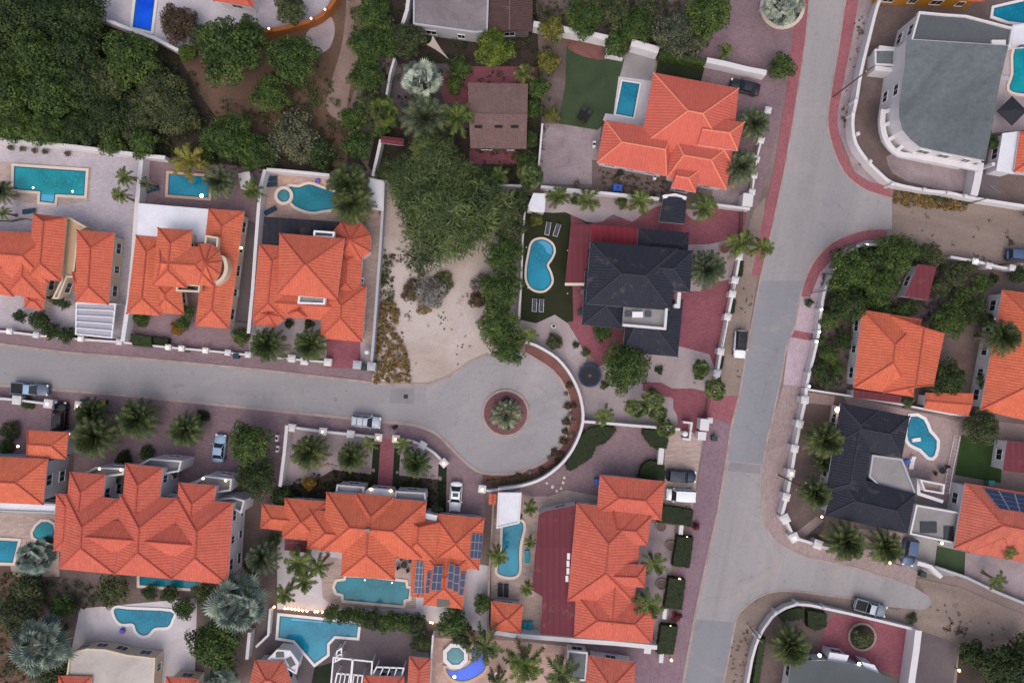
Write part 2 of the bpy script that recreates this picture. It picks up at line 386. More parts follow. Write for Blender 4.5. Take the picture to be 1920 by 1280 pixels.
# ------------------------------------------------------------------ ground sheets
SHEETS = []
def sheet(name, mat, pts, smooth=0, z=None, kind='structure'):
    p = [P(x, y) for x, y in pts]
    if smooth: p = smooth_closed(p, smooth)
    bb = (min(q.x for q in p), min(q.y for q in p), max(q.x for q in p), max(q.y for q in p))
    if z is None:
        z = .004
        for b, bz in SHEETS:
            if b[0] < bb[2] and b[2] > bb[0] and b[1] < bb[3] and b[3] > bb[1]: z = max(z, bz + .004)
    SHEETS.append((bb, z))
    m = MB(); m.poly([(q.x, q.y, z) for q in p]); bm = bmesh.new()
    o = m.build(name, mat, kind=kind)
    bm.from_mesh(o.data); bmesh.ops.triangulate(bm, faces=bm.faces[:], ngon_method='EAR_CLIP'); bm.to_mesh(o.data); bm.free()
    for pl in o.data.polygons:
        if pl.normal.z < 0: pl.flip()
    return o
def ribbon(m, path, w, z0, z1, mi=0, closed=False):
    """a wall or kerb of width w standing on a polyline"""
    path = [Vector((p[0], p[1])) for p in path]; n = len(path); L = []; R = []
    for i in range(n):
        a = path[i - 1] if (i > 0 or closed) else None; c = path[(i + 1) % n] if (i < n - 1 or closed) else None; b = path[i]
        d1 = (b - a).normalized() if a is not None else (c - b).normalized(); d2 = (c - b).normalized() if c is not None else d1
        n1 = Vector((-d1.y, d1.x)); n2 = Vector((-d2.y, d2.x)); mm = n1 + n2; mm = mm.normalized() if mm.length > 1e-4 else n1
        k = w / 2 / max(.5, mm.dot(n1)); L.append(b + mm * k); R.append(b - mm * k)
    vs = []
    for i in range(n): vs += [(L[i].x, L[i].y, z0), (R[i].x, R[i].y, z0), (R[i].x, R[i].y, z1), (L[i].x, L[i].y, z1)]
    fs = []
    for i in range(n if closed else n - 1):
        a, b = 4 * i, 4 * ((i + 1) % n)
        fs += [(a + 3, a + 2, b + 2, b + 3), (a + 1, b + 1, b + 2, a + 2), (b, a, a + 3, b + 3)]
    if not closed: fs += [(0, 1, 2, 3), (4 * n - 1, 4 * n - 2, 4 * n - 3, 4 * n - 4)]
    m.add(vs, fs, mi)
def kerb(pts, w=.38, h=.12, mat=None, smooth=0, closed=False, name='kerb'):
    p = [P(x, y) for x, y in pts]
    if smooth: p = smooth_closed(p, smooth) if closed else smooth_open(p, smooth)
    m = MB(); ribbon(m, p, w, 0, h, 0, closed); return m.build(name, mat or m_kerb, kind='structure')
def lantern(parent, c, mat=None, r=.13):
    m = MB(); m.cyl(c, .05, .12, 8); m.ball(Vector(c) + Vector((0, 0, .12 + r * .8)), r, 1, 10, 6); return m.build('lantern', [m_dkm, mat or e_warm], parent)
PIL = {}
def pillar_mesh(w, h, mat, cap):
    k = (round(w, 2), round(h, 2), mat.name)
    if k not in PIL:
        m = MB(); m.box((0, 0, h / 2), (w * .82, w * .82, h)); m.box((0, 0, h + .05), (w, w, .1), 1); m.box((0, 0, h + .16), (w * .9, w * .9, .12), 1, 0, .5)
        PIL[k] = m.mesh('pillar', [mat, cap])
    return PIL[k]
def wall(label, pts, h=1.8, w=.22, mat=None, smooth=0, pillars=(), pw=.75, ph=None, name='garden_wall', closed=False, lit_mat=None, top=None, rot=None, cat='wall', group=None):
    """a garden wall; pts and pillars are traced along its top"""
    mat = mat or m_wall; p = [P(x, y, h) for x, y in pts]
    if smooth: p = smooth_open(p, smooth)
    r = thing(name, label, cat, (p[0].x, p[0].y, 0), group=group); m = MB()
    q = [(a.x - p[0].x, a.y - p[0].y) for a in p]
    ribbon(m, q, w, 0, h, 0, closed); ribbon(m, q, w + .08, h, h + .07, 1, closed)
    m.build('wall_run', [mat, top or mat], r)
    ph = ph or h + .3
    for pl in pillars:
        c = P(pl[0], pl[1], ph + .2); lit = len(pl) > 2 and pl[2]
        o = bpy.data.objects.new('pillar', pillar_mesh(pw, ph, mat, top or mat)); COL.objects.link(o); o.parent = r
        o.location = (c.x - p[0].x, c.y - p[0].y, 0)
        best = min(range(len(q) - 1), key=lambda i: ((Vector(q[i]) + Vector(q[i + 1])) / 2 - Vector((o.location.x, o.location.y))).length)
        d = Vector(q[best + 1]) - Vector(q[best]); o.rotation_euler.z = math.atan2(d.y, d.x)
        if lit: lantern(o, (0, 0, ph + .2), lit_mat)
    return r
def fence(label, pts, h=1.5, step=.28, mat=None, name='fence', cat='fence'):
    p = [P(x, y, h) for x, y in pts]; r = thing(name, label, cat, (p[0].x, p[0].y, 0)); m = MB(); o = p[0]
    for a, b in zip(p[:-1], p[1:]):
        d = b - a; n = max(2, int(d.length / step)); ang = math.atan2(d.y, d.x); c = (a + b) / 2 - o
        m.box((c.x, c.y, h - .08), (d.length, .05, .07), 0, ang); m.box((c.x, c.y, .25), (d.length, .05, .07), 0, ang)
        for i in range(n + 1):
            q = a + d * (i / n) - o; m.box((q.x, q.y, h / 2), (.05, .04, h), 0, ang)
    m.build('railing', mat or m_dkm, r); return r
# ------------------------------------------------------------------ pools
m_wline = plain('waterline_mosaic', srgb(36, 96, 122), .3, var=.25, scale=6)
def pool(label, pts, wmat, cmat=None, smooth=0, cw=.42, lights=(), steps=None, z=.16, name='swimming_pool', cat='pool', rim=.05, below=0.0):
    p = [P(x, y, z) for x, y in pts]
    if smooth: p = smooth_closed(p, smooth)
    c0 = sum((Vector(q) for q in p), Vector()) / len(p); c0.z = 0
    r = thing(name, label, cat, c0); q = [(a.x - c0.x, a.y - c0.y) for a in p]
    m = MB(); m.prism(q, 0.01, z); bm = bmesh.new()
    o = m.build('water', wmat, r); bm.from_mesh(o.data); bmesh.ops.triangulate(bm, faces=bm.faces[:], ngon_method='EAR_CLIP'); bm.to_mesh(o.data); bm.free()
    m = MB(); m.ring(offset(q, -.16), offset(q, .03), z - .02, z + .014); m.build('waterline_tiles', m_wline, r)
    m = MB(); m.ring(offset(q, .02), offset(q, cw), 0, z + rim); m.build('coping', cmat or m_coping, r)
    for l in lights:
        a = P(l[0], l[1], z) - c0; m = MB(); m.ball((a.x, a.y, z - .16), .24 if len(l) < 3 else l[2], 0, 12, 8, .9); m.build('pool_light', e_pool, r)
    if steps:
        a = [P(x, y, z) - c0 for x, y in steps]; m = MB(); m.prism([(t.x, t.y) for t in a], z - .02, z + .012); m.build('steps', m_step, r)
    return r
# ------------------------------------------------------------------ houses
def face_uv(vs):
    n = Vector()
    for i in range(len(vs)):
        a, b = vs[i], vs[(i + 1) % len(vs)]; n += Vector(((a.y - b.y) * (a.z + b.z), (a.z - b.z) * (a.x + b.x), (a.x - b.x) * (a.y + b.y)))
    n.normalize()
    if n.z < 0: n = -n
    up = Vector((0, 0, 1)) - n * n.z
    up = up.normalized() if up.length > 1e-3 else Vector((0, 1, 0))
    if abs(n.z) > .9999: up = Vector((0, 1, 0))
    ac = up.cross(n)
    return [(v.dot(ac), v.dot(up)) for v in vs]
class House:
    def __init__(s, name, label, cat='house', wall=None, roof=None, cap=None, at=None, win=True):
        c = P(*at); s.c = Vector((c.x, c.y, 0)); s.r = thing(name, label, cat, s.c); s.wm = wall or m_wall; s.rm = roof or m_tile; s.cm = cap or m_cap_d
        s.tris = []; s.blocks = []; s.win = win; s.k = 0
    def roofmesh(s, faces, ze, outline, mat, caps, capmat, name='roof'):
        """faces: lists of world points; outline: eave polygon"""
        m = MB(); m.uv = []
        for f in faces:
            f = [Vector(v) for v in f]
            if area(f) < 0: f = f[::-1]
            m.poly([v - s.c for v in f]); m.uv += face_uv(f)
            for i in range(1, len(f) - 1): s.tris.append((f[0], f[i], f[i + 1]))
        n = len(outline); ol = outline if area(outline) > 0 else outline[::-1]
        for i in range(n):
            a, b = ol[i], ol[(i + 1) % n]
            m.poly([Vector((a[0], a[1], ze - .2)) - s.c, Vector((b[0], b[1], ze - .2)) - s.c, Vector((b[0], b[1], ze)) - s.c, Vector((a[0], a[1], ze)) - s.c], 1); m.uv += [(0, 0)] * 4
        m.poly([Vector((a[0], a[1], ze - .2)) - s.c for a in ol[::-1]], 1); m.uv += [(0, 0)] * n
        o = m.build(name, [mat, m_frame if mat in (m_black, m_tile4) else s.wm], s.r)
        if caps:
            m = MB()
            for a, b in caps:
                a, b = Vector(a), Vector(b); d = b - a; k = max(1, int(d.length / .45))
                for i in range(k):
                    p0 = a + d * (i / k) - s.c + Vector((0, 0, .0)); p1 = a + d * ((i + 1) / k) - s.c + Vector((0, 0, .0))
                    m.tube([p0, p1], [.135, .10], 6)
            m.build('ridge_cap', capmat or s.cm, o)
        return o
    def walls(s, poly, ze, inset, mat=None):
        q = offset([(p[0], p[1]) for p in poly], -inset); m = MB(); m.prism([(a.x - s.c.x, a.y - s.c.y) for a in q], 0, ze - .03, 0); m.build('wall', mat or s.wm, s.r)
        s.blocks.append((q, ze)); return q
    def hip(s, quad, ze=3.0, pitch=.42, hip=(1, 1), axis=None, over=.5, mat=None, cap=None, wall=True, wmat=None, caps=True):
        s.k += 1; ze += .011 * s.k; pitch *= 1 + .004 * s.k
        p = [P(x, y, ze) for x, y in quad]; a, b, c, d = p
        if axis is None: axis = 'x' if ((b - a).length + (c - d).length) > ((d - a).length + (c - b).length) else 'y'
        if axis == 'y': a, b, c, d = b, c, d, a        # make a-b, d-c the long sides
        m0, m1 = (a + d) / 2, (b + c) / 2; w = ((a - d).length + (b - c).length) / 4; L = (m1 - m0).length; dr = (m1 - m0) / L
        h0, h1 = hip; i0, i1 = w * h0, w * h1
        if i0 + i1 > L * .98: f = L * .98 / (i0 + i1); i0 *= f; i1 *= f
        r0 = m0 + dr * i0; r1 = m1 - dr * i1; r0.z = r1.z = ze + pitch * w
        fs = [[a, b, r1, r0], [c, d, r0, r1], [d, a, r0], [b, c, r1]]
        cp = [(r0, r1)] + ([(a, r0), (d, r0)] if h0 > .05 else []) + ([(b, r1), (c, r1)] if h1 > .05 else [])
        s.roofmesh(fs, ze, p, mat or s.rm, cp if caps else None, cap)
        if wall: s.walls(p, ze, over, wmat)
        return s
    def pyr(s, poly, apex, ze=3.0, rise=1.6, over=.4, mat=None, wall=True, wmat=None):
        s.k += 1; ze += .011 * s.k
        p = [P(x, y, ze) for x, y in poly]; t = P(apex[0], apex[1], ze + rise); n = len(p)
        s.roofmesh([[p[i], p[(i + 1) % n], t] for i in range(n)], ze, p, mat or s.rm, [(q, t) for q in p] if n <= 8 else None, None)
        if wall: s.walls(p, ze, over, wmat)
        return s
    def flat(s, poly, ze=3.0, mat=None, parapet=0.0, pm=None, over=.15, wall=True, name='roof', smooth=0, pw=.22, slope=None, wmat=None):
        s.k += 1; ze += .011 * s.k
        p = [P(x, y, ze) for x, y in poly]
        if smooth: p = smooth_closed(p, smooth)
        if area(p) < 0: p = p[::-1]
        m = MB(); m.uv = []; m.poly([v - s.c for v in p]); m.uv += face_uv(p); n = len(p)
        for i in range(n):
            a, b = p[i] - s.c, p[(i + 1) % n] - s.c; dz = Vector((0, 0, .22)); m.poly([a - dz, b - dz, b, a], 1); m.uv += [(0, 0)] * 4
        m.poly([v - s.c - Vector((0, 0, .22)) for v in p[::-1]], 1); m.uv += [(0, 0)] * n
        o = m.build(name, [mat or m_flatg, pm or s.wm], s.r)
        bm = bmesh.new(); bm.from_mesh(o.data); bmesh.ops.triangulate(bm, faces=[f for f in bm.faces if len(f.verts) > 4], ngon_method='EAR_CLIP'); bm.to_mesh(o.data); bm.free()
        if parapet:
            m = MB(); q = [(v.x - s.c.x, v.y - s.c.y) for v in p]; m.ring(offset(q, -pw), offset(q, .03), ze - .3, ze + parapet); m.build('parapet', pm or s.wm, s.r)
        for i in range(1, n - 1): s.tris.append((p[0], p[i], p[i + 1]))
        if wall: s.walls(p, ze, over, wmat)
        return s
    def windows(s, gap=3.0):
        """window openings on the outer walls"""
        for bi, (q, ze) in enumerate(s.blocks):
            if area(q) < 0: q = q[::-1]
            n = len(q)
            for i in range(n):
                a, b = Vector((q[i].x, q[i].y)), Vector((q[(i + 1) % n].x, q[(i + 1) % n].y)); d = b - a
                if d.length < 2.4: continue
                nn = Vector((d.y, -d.x)).normalized(); mid = (a + b) / 2
                if nn.dot(-mid.normalized()) < .3 or mid.length < 14: continue
                k = max(1, int(d.length / gap))
                for j in range(k):
                    c = a + d * ((j + .5) / k)
                    if any(o is not q and inside(c + nn * .3, o) and oz > 1.6 for o, oz in [(bb[0], bb[1]) for bj, bb in enumerate(s.blocks) if bj != bi]): continue
                    for z in ([1.5] if ze < 4.4 else [1.5, 4.4]):
                        if z + .9 > ze: continue
                        ang = math.atan2(d.y, d.x); m = MB(); ww = 1.5 if j % 2 == 0 else 1.0
                        for x, y, sx, sz in ((0, .6, ww + .12, .06), (0, -.6, ww + .16, .06), (-ww / 2 - .03, 0, .06, 1.14), (ww / 2 + .03, 0, .06, 1.14), (0, 0, .04, 1.14)):
                            m.box((x, 0, y), (sx, .1 if y > -.5 else .2, sz))
                        o = m.build('window', m_frame, s.r); o.location = (c.x - s.c.x + nn.x * .06, c.y - s.c.y + nn.y * .06, z); o.rotation_euler.z = ang
                        m = MB(); m.box((0, 0.01, 0), (ww, .06, 1.14)); m.build('pane', m_glass, o)
        return s
    def door(s, px, ang, mat=None):
        c = P(*px); m = MB(); m.box((0, 0, 1.05), (1.1, .12, 2.1)); o = m.build('door', mat or m_wood, s.r); o.location = (c.x - s.c.x, c.y - s.c.y, 0); o.rotation_euler.z = ang
    def z_at(s, x, y):
        best = 0.0
        for a, b, c in s.tris:
            den = (b.y - c.y) * (a.x - c.x) + (c.x - b.x) * (a.y - c.y)
            if abs(den) < 1e-9: continue
            u = ((b.y - c.y) * (x - c.x) + (c.x - b.x) * (y - c.y)) / den; v = ((c.y - a.y) * (x - c.x) + (a.x - c.x) * (y - c.y)) / den
            if u >= -1e-4 and v >= -1e-4 and u + v <= 1.0001: best = max(best, u * a.z + v * b.z + (1 - u - v) * c.z)
        return best
    def on(s, px, py, up=0.0):
        z = 4.0
        for _ in range(8): q = P(px, py, z); z = s.z_at(q.x, q.y)
        return P(px, py, z) + Vector((0, 0, up))
    def solar(s, quad, nx, ny):
        """a solar array lying on the roof, corners traced"""
        cx, cy = sum(q[0] for q in quad) / 4, sum(q[1] for q in quad) / 4                    # the roof plane under the array's middle
        p0, p1, p2 = s.on(cx, cy), s.on(cx + 2, cy), s.on(cx, cy + 2); nrm = (p1 - p0).cross(p2 - p0).normalized()
        if nrm.z < 0: nrm = -nrm
        p0 = p0 + nrm * .16; eye = Vector((0, 0, H)); c = []
        for x, y in quad: d = P(x, y, 0) - eye; c.append(eye + d * ((p0 - eye).dot(nrm) / d.dot(nrm)))
        m = MB(); f = lambda u, v: (c[0] * (1 - u) + c[1] * u) * (1 - v) + (c[3] * (1 - u) + c[2] * u) * v - s.c
        up = Vector((0, 0, 1))
        lo = [f(0, 0) - up * .05, f(1, 0) - up * .05, f(1, 1) - up * .05, f(0, 1) - up * .05]; hi = [f(0, 0), f(1, 0), f(1, 1), f(0, 1)]
        m.add(lo + hi, [(4, 5, 6, 7), (0, 1, 5, 4), (1, 2, 6, 5), (2, 3, 7, 6), (3, 0, 4, 7)], 1)
        for i in range(nx):
            for j in range(ny):
                u0, u1, v0, v1 = (i + .05) / nx, (i + .95) / nx, (j + .035) / ny, (j + .965) / ny
                m.poly([f(u0, v0) + up * .012, f(u1, v0) + up * .012, f(u1, v1) + up * .012, f(u0, v1) + up * .012], 0)
        m.build('solar_panel', [m_solar, m_solfr], s.r)
    def box(s, name, px, py, sz, mat, z=None, rz=0.0, up=0.0):
        q = s.on(px, py) if z is None else P(px, py, z); m = MB(); m.box((0, 0, sz[2] / 2), sz); o = m.build(name, mat, s.r); o.location = q - s.c + Vector((0, 0, up - .05)); o.rotation_euler.z = rz; return o
    def beam(s, name, pts, w, z0, z1, mat=None):
        p = [P(x, y, z1) for x, y in pts]; m = MB(); ribbon(m, [(a.x - s.c.x, a.y - s.c.y) for a in p], w, z0, z1); return m.build(name, mat or s.wm, s.r)
    def lamp(s, px, py, z, mat=None, r=.18):
        q = P(px, py, z) - s.c; m = MB(); m.box((q.x, q.y, z), (.3, .16, .24)); m.ball((q.x, q.y, z + .16), r, 1); return m.build('wall_lamp', [m_dkm, mat or e_warm], s.r)
# ------------------------------------------------------------------ vehicles
def car(label, front, rear, kind, paint, w=None, roofcol=None, name='parked_car', cat='car', sunroof=False, rack=False):
    f, r = P(*front), P(*rear); L = (f - r).length; a = math.atan2(f.y - r.y, f.x - r.x); c = (f + r) / 2
    hh = {'sedan': 1.45, 'suv': 1.72, 'van': 1.9, 'pickup': 1.75}[kind]; W = w or {'sedan': 1.78, 'suv': 1.86, 'van': 1.85, 'pickup': 1.86}[kind]
    o = thing(name, label, cat, (c.x, c.y, .05), a, group='parked cars'); bl = {'sedan': .86, 'suv': 1.02, 'van': 1.05, 'pickup': 1.02}[kind]
    hl = L / 2; y = W / 2
    st = [(-1, .74, .78), (-.965, .88, .95), (-.88, .97, 1), (-.6, 1, 1.0), (-.2, 1, 1.0), (.2, 1, 1.0), (.42, 1, 1.0), (.62, .985, .97), (.82, .95, .93), (.93, .85, .86), (.985, .66, .76), (1, .5, .62)]
    m = MB(); n = 11; vs = []
    for x, wf, zf in st:
        zt = bl * zf; ww = y * wf
        ring = [(-.88, .26), (-1, .40), (-1, bl * .62), (-.965, zt - .09), (-.85, zt - .015), (0, zt + .03), (.85, zt - .015), (.965, zt - .09), (1, bl * .62), (1, .40), (.88, .26)]
        vs += [(x * hl, ww * p, q) for p, q in ring]
    fs = []
    for i in range(len(st) - 1):
        for k in range(n): fs.append((i * n + k, i * n + (k + 1) % n, (i + 1) * n + (k + 1) % n, (i + 1) * n + k))
    fs += [tuple(range(n)), tuple((len(st) - 1) * n + k for k in range(n - 1, -1, -1))]
    m.add(vs, fs); m.build('body', paint, o, smooth=True)
    b0, b1, t0, t1 = {'sedan': (-.74, .40, -.42, .10), 'suv': (-.93, .46, -.84, .16), 'van': (-.95, .66, -.90, .42), 'pickup': (-.22, .46, -.16, .16)}[kind]
    zb = bl - .05; zt = hh - .05; yb, yt = y * .90, y * .70
    if kind == 'van': yt = y * .80
    B = [(b0 * hl, yb, zb), (b1 * hl, yb * .94, zb), (b1 * hl, -yb * .94, zb), (b0 * hl, -yb, zb)]; T = [(t0 * hl, yt, zt), (t1 * hl, yt * .97, zt), (t1 * hl, -yt * .97, zt), (t0 * hl, -yt, zt)]
    m = MB(); m.add(B + T, [(0, 1, 5, 4), (1, 2, 6, 5), (2, 3, 7, 6), (3, 0, 4, 7), (4, 5, 6, 7)]); m.build('windscreen_glass', m_glass, o)
    m = MB()
    for i in range(4):                                                # body-coloured pillars at the glass corners
        m.tube([Vector(B[i]) * 1.002, Vector(T[i]) + Vector((0, 0, .02))], [.055, .05], 6)
    for sgn in (1, -1): m.tube([((b0 * .45 + b1 * .55) * hl, sgn * yb * .985, zb), ((t0 * .45 + t1 * .55) * hl, sgn * yt * 1.0, zt)], .04, 6)
    m.build('window_pillar', roofcol or paint, o, smooth=True)
    m = MB(); vs = []; nx, ny = 6, 6                                  # slightly domed roof skin
    for i in range(nx + 1):
        for j in range(ny + 1):
            u = i / nx; v = j / ny * 2 - 1; ee = 1 - .06 * (abs(u * 2 - 1) ** 6)
            vs.append(((t0 + (t1 - t0) * u) * hl * 1.0, v * yt * 1.04 * ee, hh - .03 + .05 * (1 - v * v) * (1 - (2 * u - 1) ** 4)))
    for i in range(nx):
        for j in range(ny): q = i * (ny + 1) + j; m.add([], []); m.f.append([q, q + ny + 1, q + ny + 2, q + 1]); m.m.append(0); m.tint.append(.5)
    m.v = vs; m.build('roof', roofcol or paint, o, smooth=True)
    if sunroof: m = MB(); m.box(((t0 * .55 + t1 * .45) * hl, 0, hh + .02), (abs(t1 - t0) * hl * .48, yt * 1.25, .03)); m.build('sunroof', m_glass, o)
    if rack:
        for sgn in (1, -1): m = MB(); m.tube([(t0 * hl * .9, sgn * yt * .9, hh + .07), (t1 * hl * .8, sgn * yt * .9, hh + .07)], .03, 6); m.build('roof_rail', m_greym, o)
        for xx in (.3, .7): m = MB(); m.tube([((t0 + (t1 - t0) * xx) * hl, -yt * .9, hh + .08), ((t0 + (t1 - t0) * xx) * hl, yt * .9, hh + .08)], .03, 6); m.build('roof_bar', m_dkm, o)
    if kind == 'pickup':
        m = MB(); x0, x1 = -.95 * hl, -.27 * hl; z = bl + .02
        m.box(((x0 + x1) / 2, 0, z + .015), (x1 - x0, y * 1.52, .03), 1)
        for sgn in (1, -1): m.box(((x0 + x1) / 2, sgn * y * .88, z + .06), (x1 - x0 + .1, .14, .16))
        m.box((x0, 0, z + .06), (.12, y * 1.62, .16)); m.box((x1, 0, z + .09), (.08, y * 1.62, .2)); m.build('cargo_bed', [paint, m_rub], o)
    for sx in (.62, -.62):
        for sgn in (1, -1):
            m = MB(); cy = sgn * (y - .1); m.tube([(sx * hl, cy - .1, .31), (sx * hl, cy + .1, .31)], .32, 16); wh = m.build('wheel', m_rub, o)
            m = MB(); m.tube([(sx * hl, cy + sgn * .09, .31), (sx * hl, cy + sgn * .112, .31)], .2, 12); m.build('rim', m_greym, wh)
    for sgn in (1, -1):
        m = MB(); m.box((hl * .93, sgn * y * .70, bl * .80), (.26, .34, .13), 0, -sgn * .5); m.build('headlight', m_frame, o)
        m = MB(); m.box((-hl * .965, sgn * y * .74, bl * .82), (.12, .3, .2)); m.build('tail_light', MATS['tail_red'], o)
        m = MB(); m.box((b1 * hl * .8, sgn * (y + .06), bl + .04), (.14, .2, .14)); m.build('wing_mirror', paint, o)
    return o
plain('tail_red', (.25, .01, .01), .3)
def paint(name, col, rough=.3): return plain(name, col, rough, .1, var=.03, spec=.5)
# ------------------------------------------------------------------ plants
def leaf_cloud(m, rng, centres, per, leaf, up=.35, elong=1.6, shell=(.72, 1.06), align=.0):
    for (c, cr, tn) in centres:
        for _ in range(per):
            while True:
                d = Vector((rng.gauss(0, 1), rng.gauss(0, 1), rng.gauss(0, 1)))
                if d.length > .1:
                    d.normalize()
                    if d.z > -.35: break
            p = c + Vector((d.x * cr, d.y * cr, d.z * cr * .8)) * rng.uniform(*shell)
            nrm = (d + Vector((rng.gauss(0, .5), rng.gauss(0, .5), rng.gauss(0, .5) + up))).normalized()
            a = nrm.orthogonal().normalized(); a.rotate(Matrix.Rotation(rng.uniform(0, 6.28), 3, nrm)); 
            if align: a = (a * (1 - align) + d * align); a = (a - nrm * a.dot(nrm)).normalized()
            b = nrm.cross(a); l = leaf * rng.uniform(.55, 1.3); w = l / elong
            m.add([p - a * l * .5, p + b * w * .5, p + a * l * .5, p - b * w * .5], [(0, 1, 2, 3)], 0, min(1, max(0, tn + rng.gauss(0, .2))))
def crown_mesh(seed, nc, per, leaf, mat, flat=.62, elong=1.6, align=0.0, lobes=True, shell=(.72, 1.06), cr=(.2, .34)):
    rng = random.Random(seed); m = MB(); ph = [rng.uniform(0, 6.28) for _ in range(3)]; cs = []
    for i in range(nc):
        a = i * 2.39996 + rng.uniform(-.3, .3); rr = math.sqrt((i + .6) / nc); lob = 1
        if lobes: lob = .88 + .13 * sin(3 * a + ph[0]) + .08 * sin(5 * a + ph[1])
        q = cr[0] + (cr[1] - cr[0]) * rng.random(); rad = max(0, rr * lob - q * .75); z = flat * math.sqrt(max(0, 1 - rr * rr * .92)) * rng.uniform(.72, 1.08) - q * .4
        cs.append((Vector((rad * cos(a), rad * sin(a), z)), q, rng.uniform(.05, .95)))
        if i % 3 == 0: cs.append((Vector((rad * .9 * cos(a), rad * .9 * sin(a), z * .3 - .05)), q, rng.uniform(.2, .6)))
    leaf_cloud(m, rng, cs, per, leaf, .35, elong, shell, align)
    return m.mesh('crown', mat)
CROWN = {}
def crown(kind, size, mat, seed):
    k = (kind, size, mat.name, seed)
    if k not in CROWN:
        if kind == 'wispy': CROWN[k] = crown_mesh(seed, 120, 150, .12, mat, .5, 7, .8, True, (.3, 1.15), (.14, .28))
        elif size == 'S': CROWN[k] = crown_mesh(seed, 12, 60, .19, mat, .75, 1.6, 0, True, (.6, 1.05), (.32, .45))
        elif size == 'M': CROWN[k] = crown_mesh(seed, 34, 80, .115, mat, .66)
        else: CROWN[k] = crown_mesh(seed, 80, 85, .075, mat, .6, 1.6, 0, True, (.72, 1.06), (.15, .26))
    return CROWN[k]
def put(name, me, parent, loc=(0, 0, 0), rz=0.0, sc=(1, 1, 1)):
    o = bpy.data.objects.new(name, me); COL.objects.link(o); o.parent = parent; o.location = loc; o.rotation_euler.z = rz; o.scale = sc; return o
TRUNK = {}
def trunk_mesh(seed):
    if seed not in TRUNK:
        rng = random.Random(seed); m = MB(); m.tube([(0, 0, -.05), (.03, .02, .3), (0, .04, .62), (.02, 0, .9)], [.075, .055, .045, .03], 9)
        for k in range(5):
            a = k * 1.257 + rng.uniform(-.3, .3); m.tube([(0, .02, .5 + .06 * k), (.22 * cos(a), .22 * sin(a), .78), (.5 * cos(a), .5 * sin(a), 1.0)], [.036, .024, .01], 6)
        TRUNK[seed] = m.mesh('trunk', m_bark)
    return TRUNK[seed]
TN = [0]
def tree(label, px, py, r, mat=None, h=None, kind='leafy', name='broadleaf_tree', cat='tree', group=None, flat=1.0, sx=1.0, rz=None):
    """px, py, r: crown centre and radius in photo units"""
    TN[0] += 1; rng = random.Random(TN[0] * 31); mat = mat or L_mid; R = r * S; h = h if h is not None else R * .75 + .4
    k = (H - h) / H; R *= k; q = P(px, py, h)
    if name == 'broadleaf_tree': h = max(h, R * .45)
    o = thing(name, label, cat, (q.x, q.y, 0), group=group); size = 'L' if R > 2.9 else 'M' if R > 1.15 else 'S'
    sh = trunk_mesh(TN[0] % 3); put('trunk', sh, o, (0, 0, 0), rng.uniform(0, 6), (R * .9, R * .9, h + R * .1))
    put('crown', crown(kind, size, mat, TN[0] % (3 if size != 'S' else 2)), o, (0, 0, h - R * .1), rz if rz is not None else rng.uniform(0, 6.28), (R * sx, R / sx, R * flat))
    return o
def bush(label, px, py, r, mat=None, name='bush', cat='bush', group=None, flat=1.0, h=None):
    TN[0] += 1; rng = random.Random(TN[0] * 17); mat = mat or L_mid; R = r * S; z = R * .35 if h is None else h; q = P(px, py, z)
    o = put(name, crown('leafy', 'S' if R < 1.15 else 'M', mat, TN[0] % 2), None, (q.x, q.y, z * .6), rng.uniform(0, 6.28), (R, R, R * flat)); return tag(o, label, cat, group)
def frond(m, rng, base, az, el, L, W, droop, n, lw, sweep=.7, vee=.35, mi=0):
    """one feather frond: a drooping midrib with leaflets on both sides"""
    d = Vector((cos(az), sin(az), 0)); side = Vector((-sin(az), cos(az), 0)); pts = []
    tw = rng.uniform(-.25, .25); tn = rng.uniform(.25, .75)
    for i in range(n + 1):
        t = i / n; s_ = t * L; pts.append(base + d * (s_ * cos(el) * (1 - .12 * t * t)) + Vector((0, 0, s_ * sin(el) - droop * L * t * t)) + side * (tw * L * t * t * .4))
    for i in range(n):
        a, b = pts[i], pts[i + 1]; w = .022 * (1 - i / n) + .008
        m.add([a - side * w, a + side * w, b + side * w, b - side * w], [(0, 1, 2, 3)], mi, .9)
        t = (i + .5) / n; ll = W * sin(pi * (.12 + .80 * t)) ** .7; fw = (b - a).normalized(); upv = side.cross(fw) * -1
        for sg in (1, -1):
            dr = (side * sg * cos(sweep) + fw * sin(sweep) + Vector((0, 0, 1)) * rng.uniform(-vee, vee * .8)).normalized(); p = a + (b - a) * rng.random(); tip = p + dr * ll * rng.uniform(.8, 1.1) - Vector((0, 0, .1 * ll))
            m.add([p - fw * lw * .5, p + fw * lw * .5, tip], [(0, 1, 2)], mi, min(1, max(0, tn + rng.gauss(0, .18))))
PALM = {}
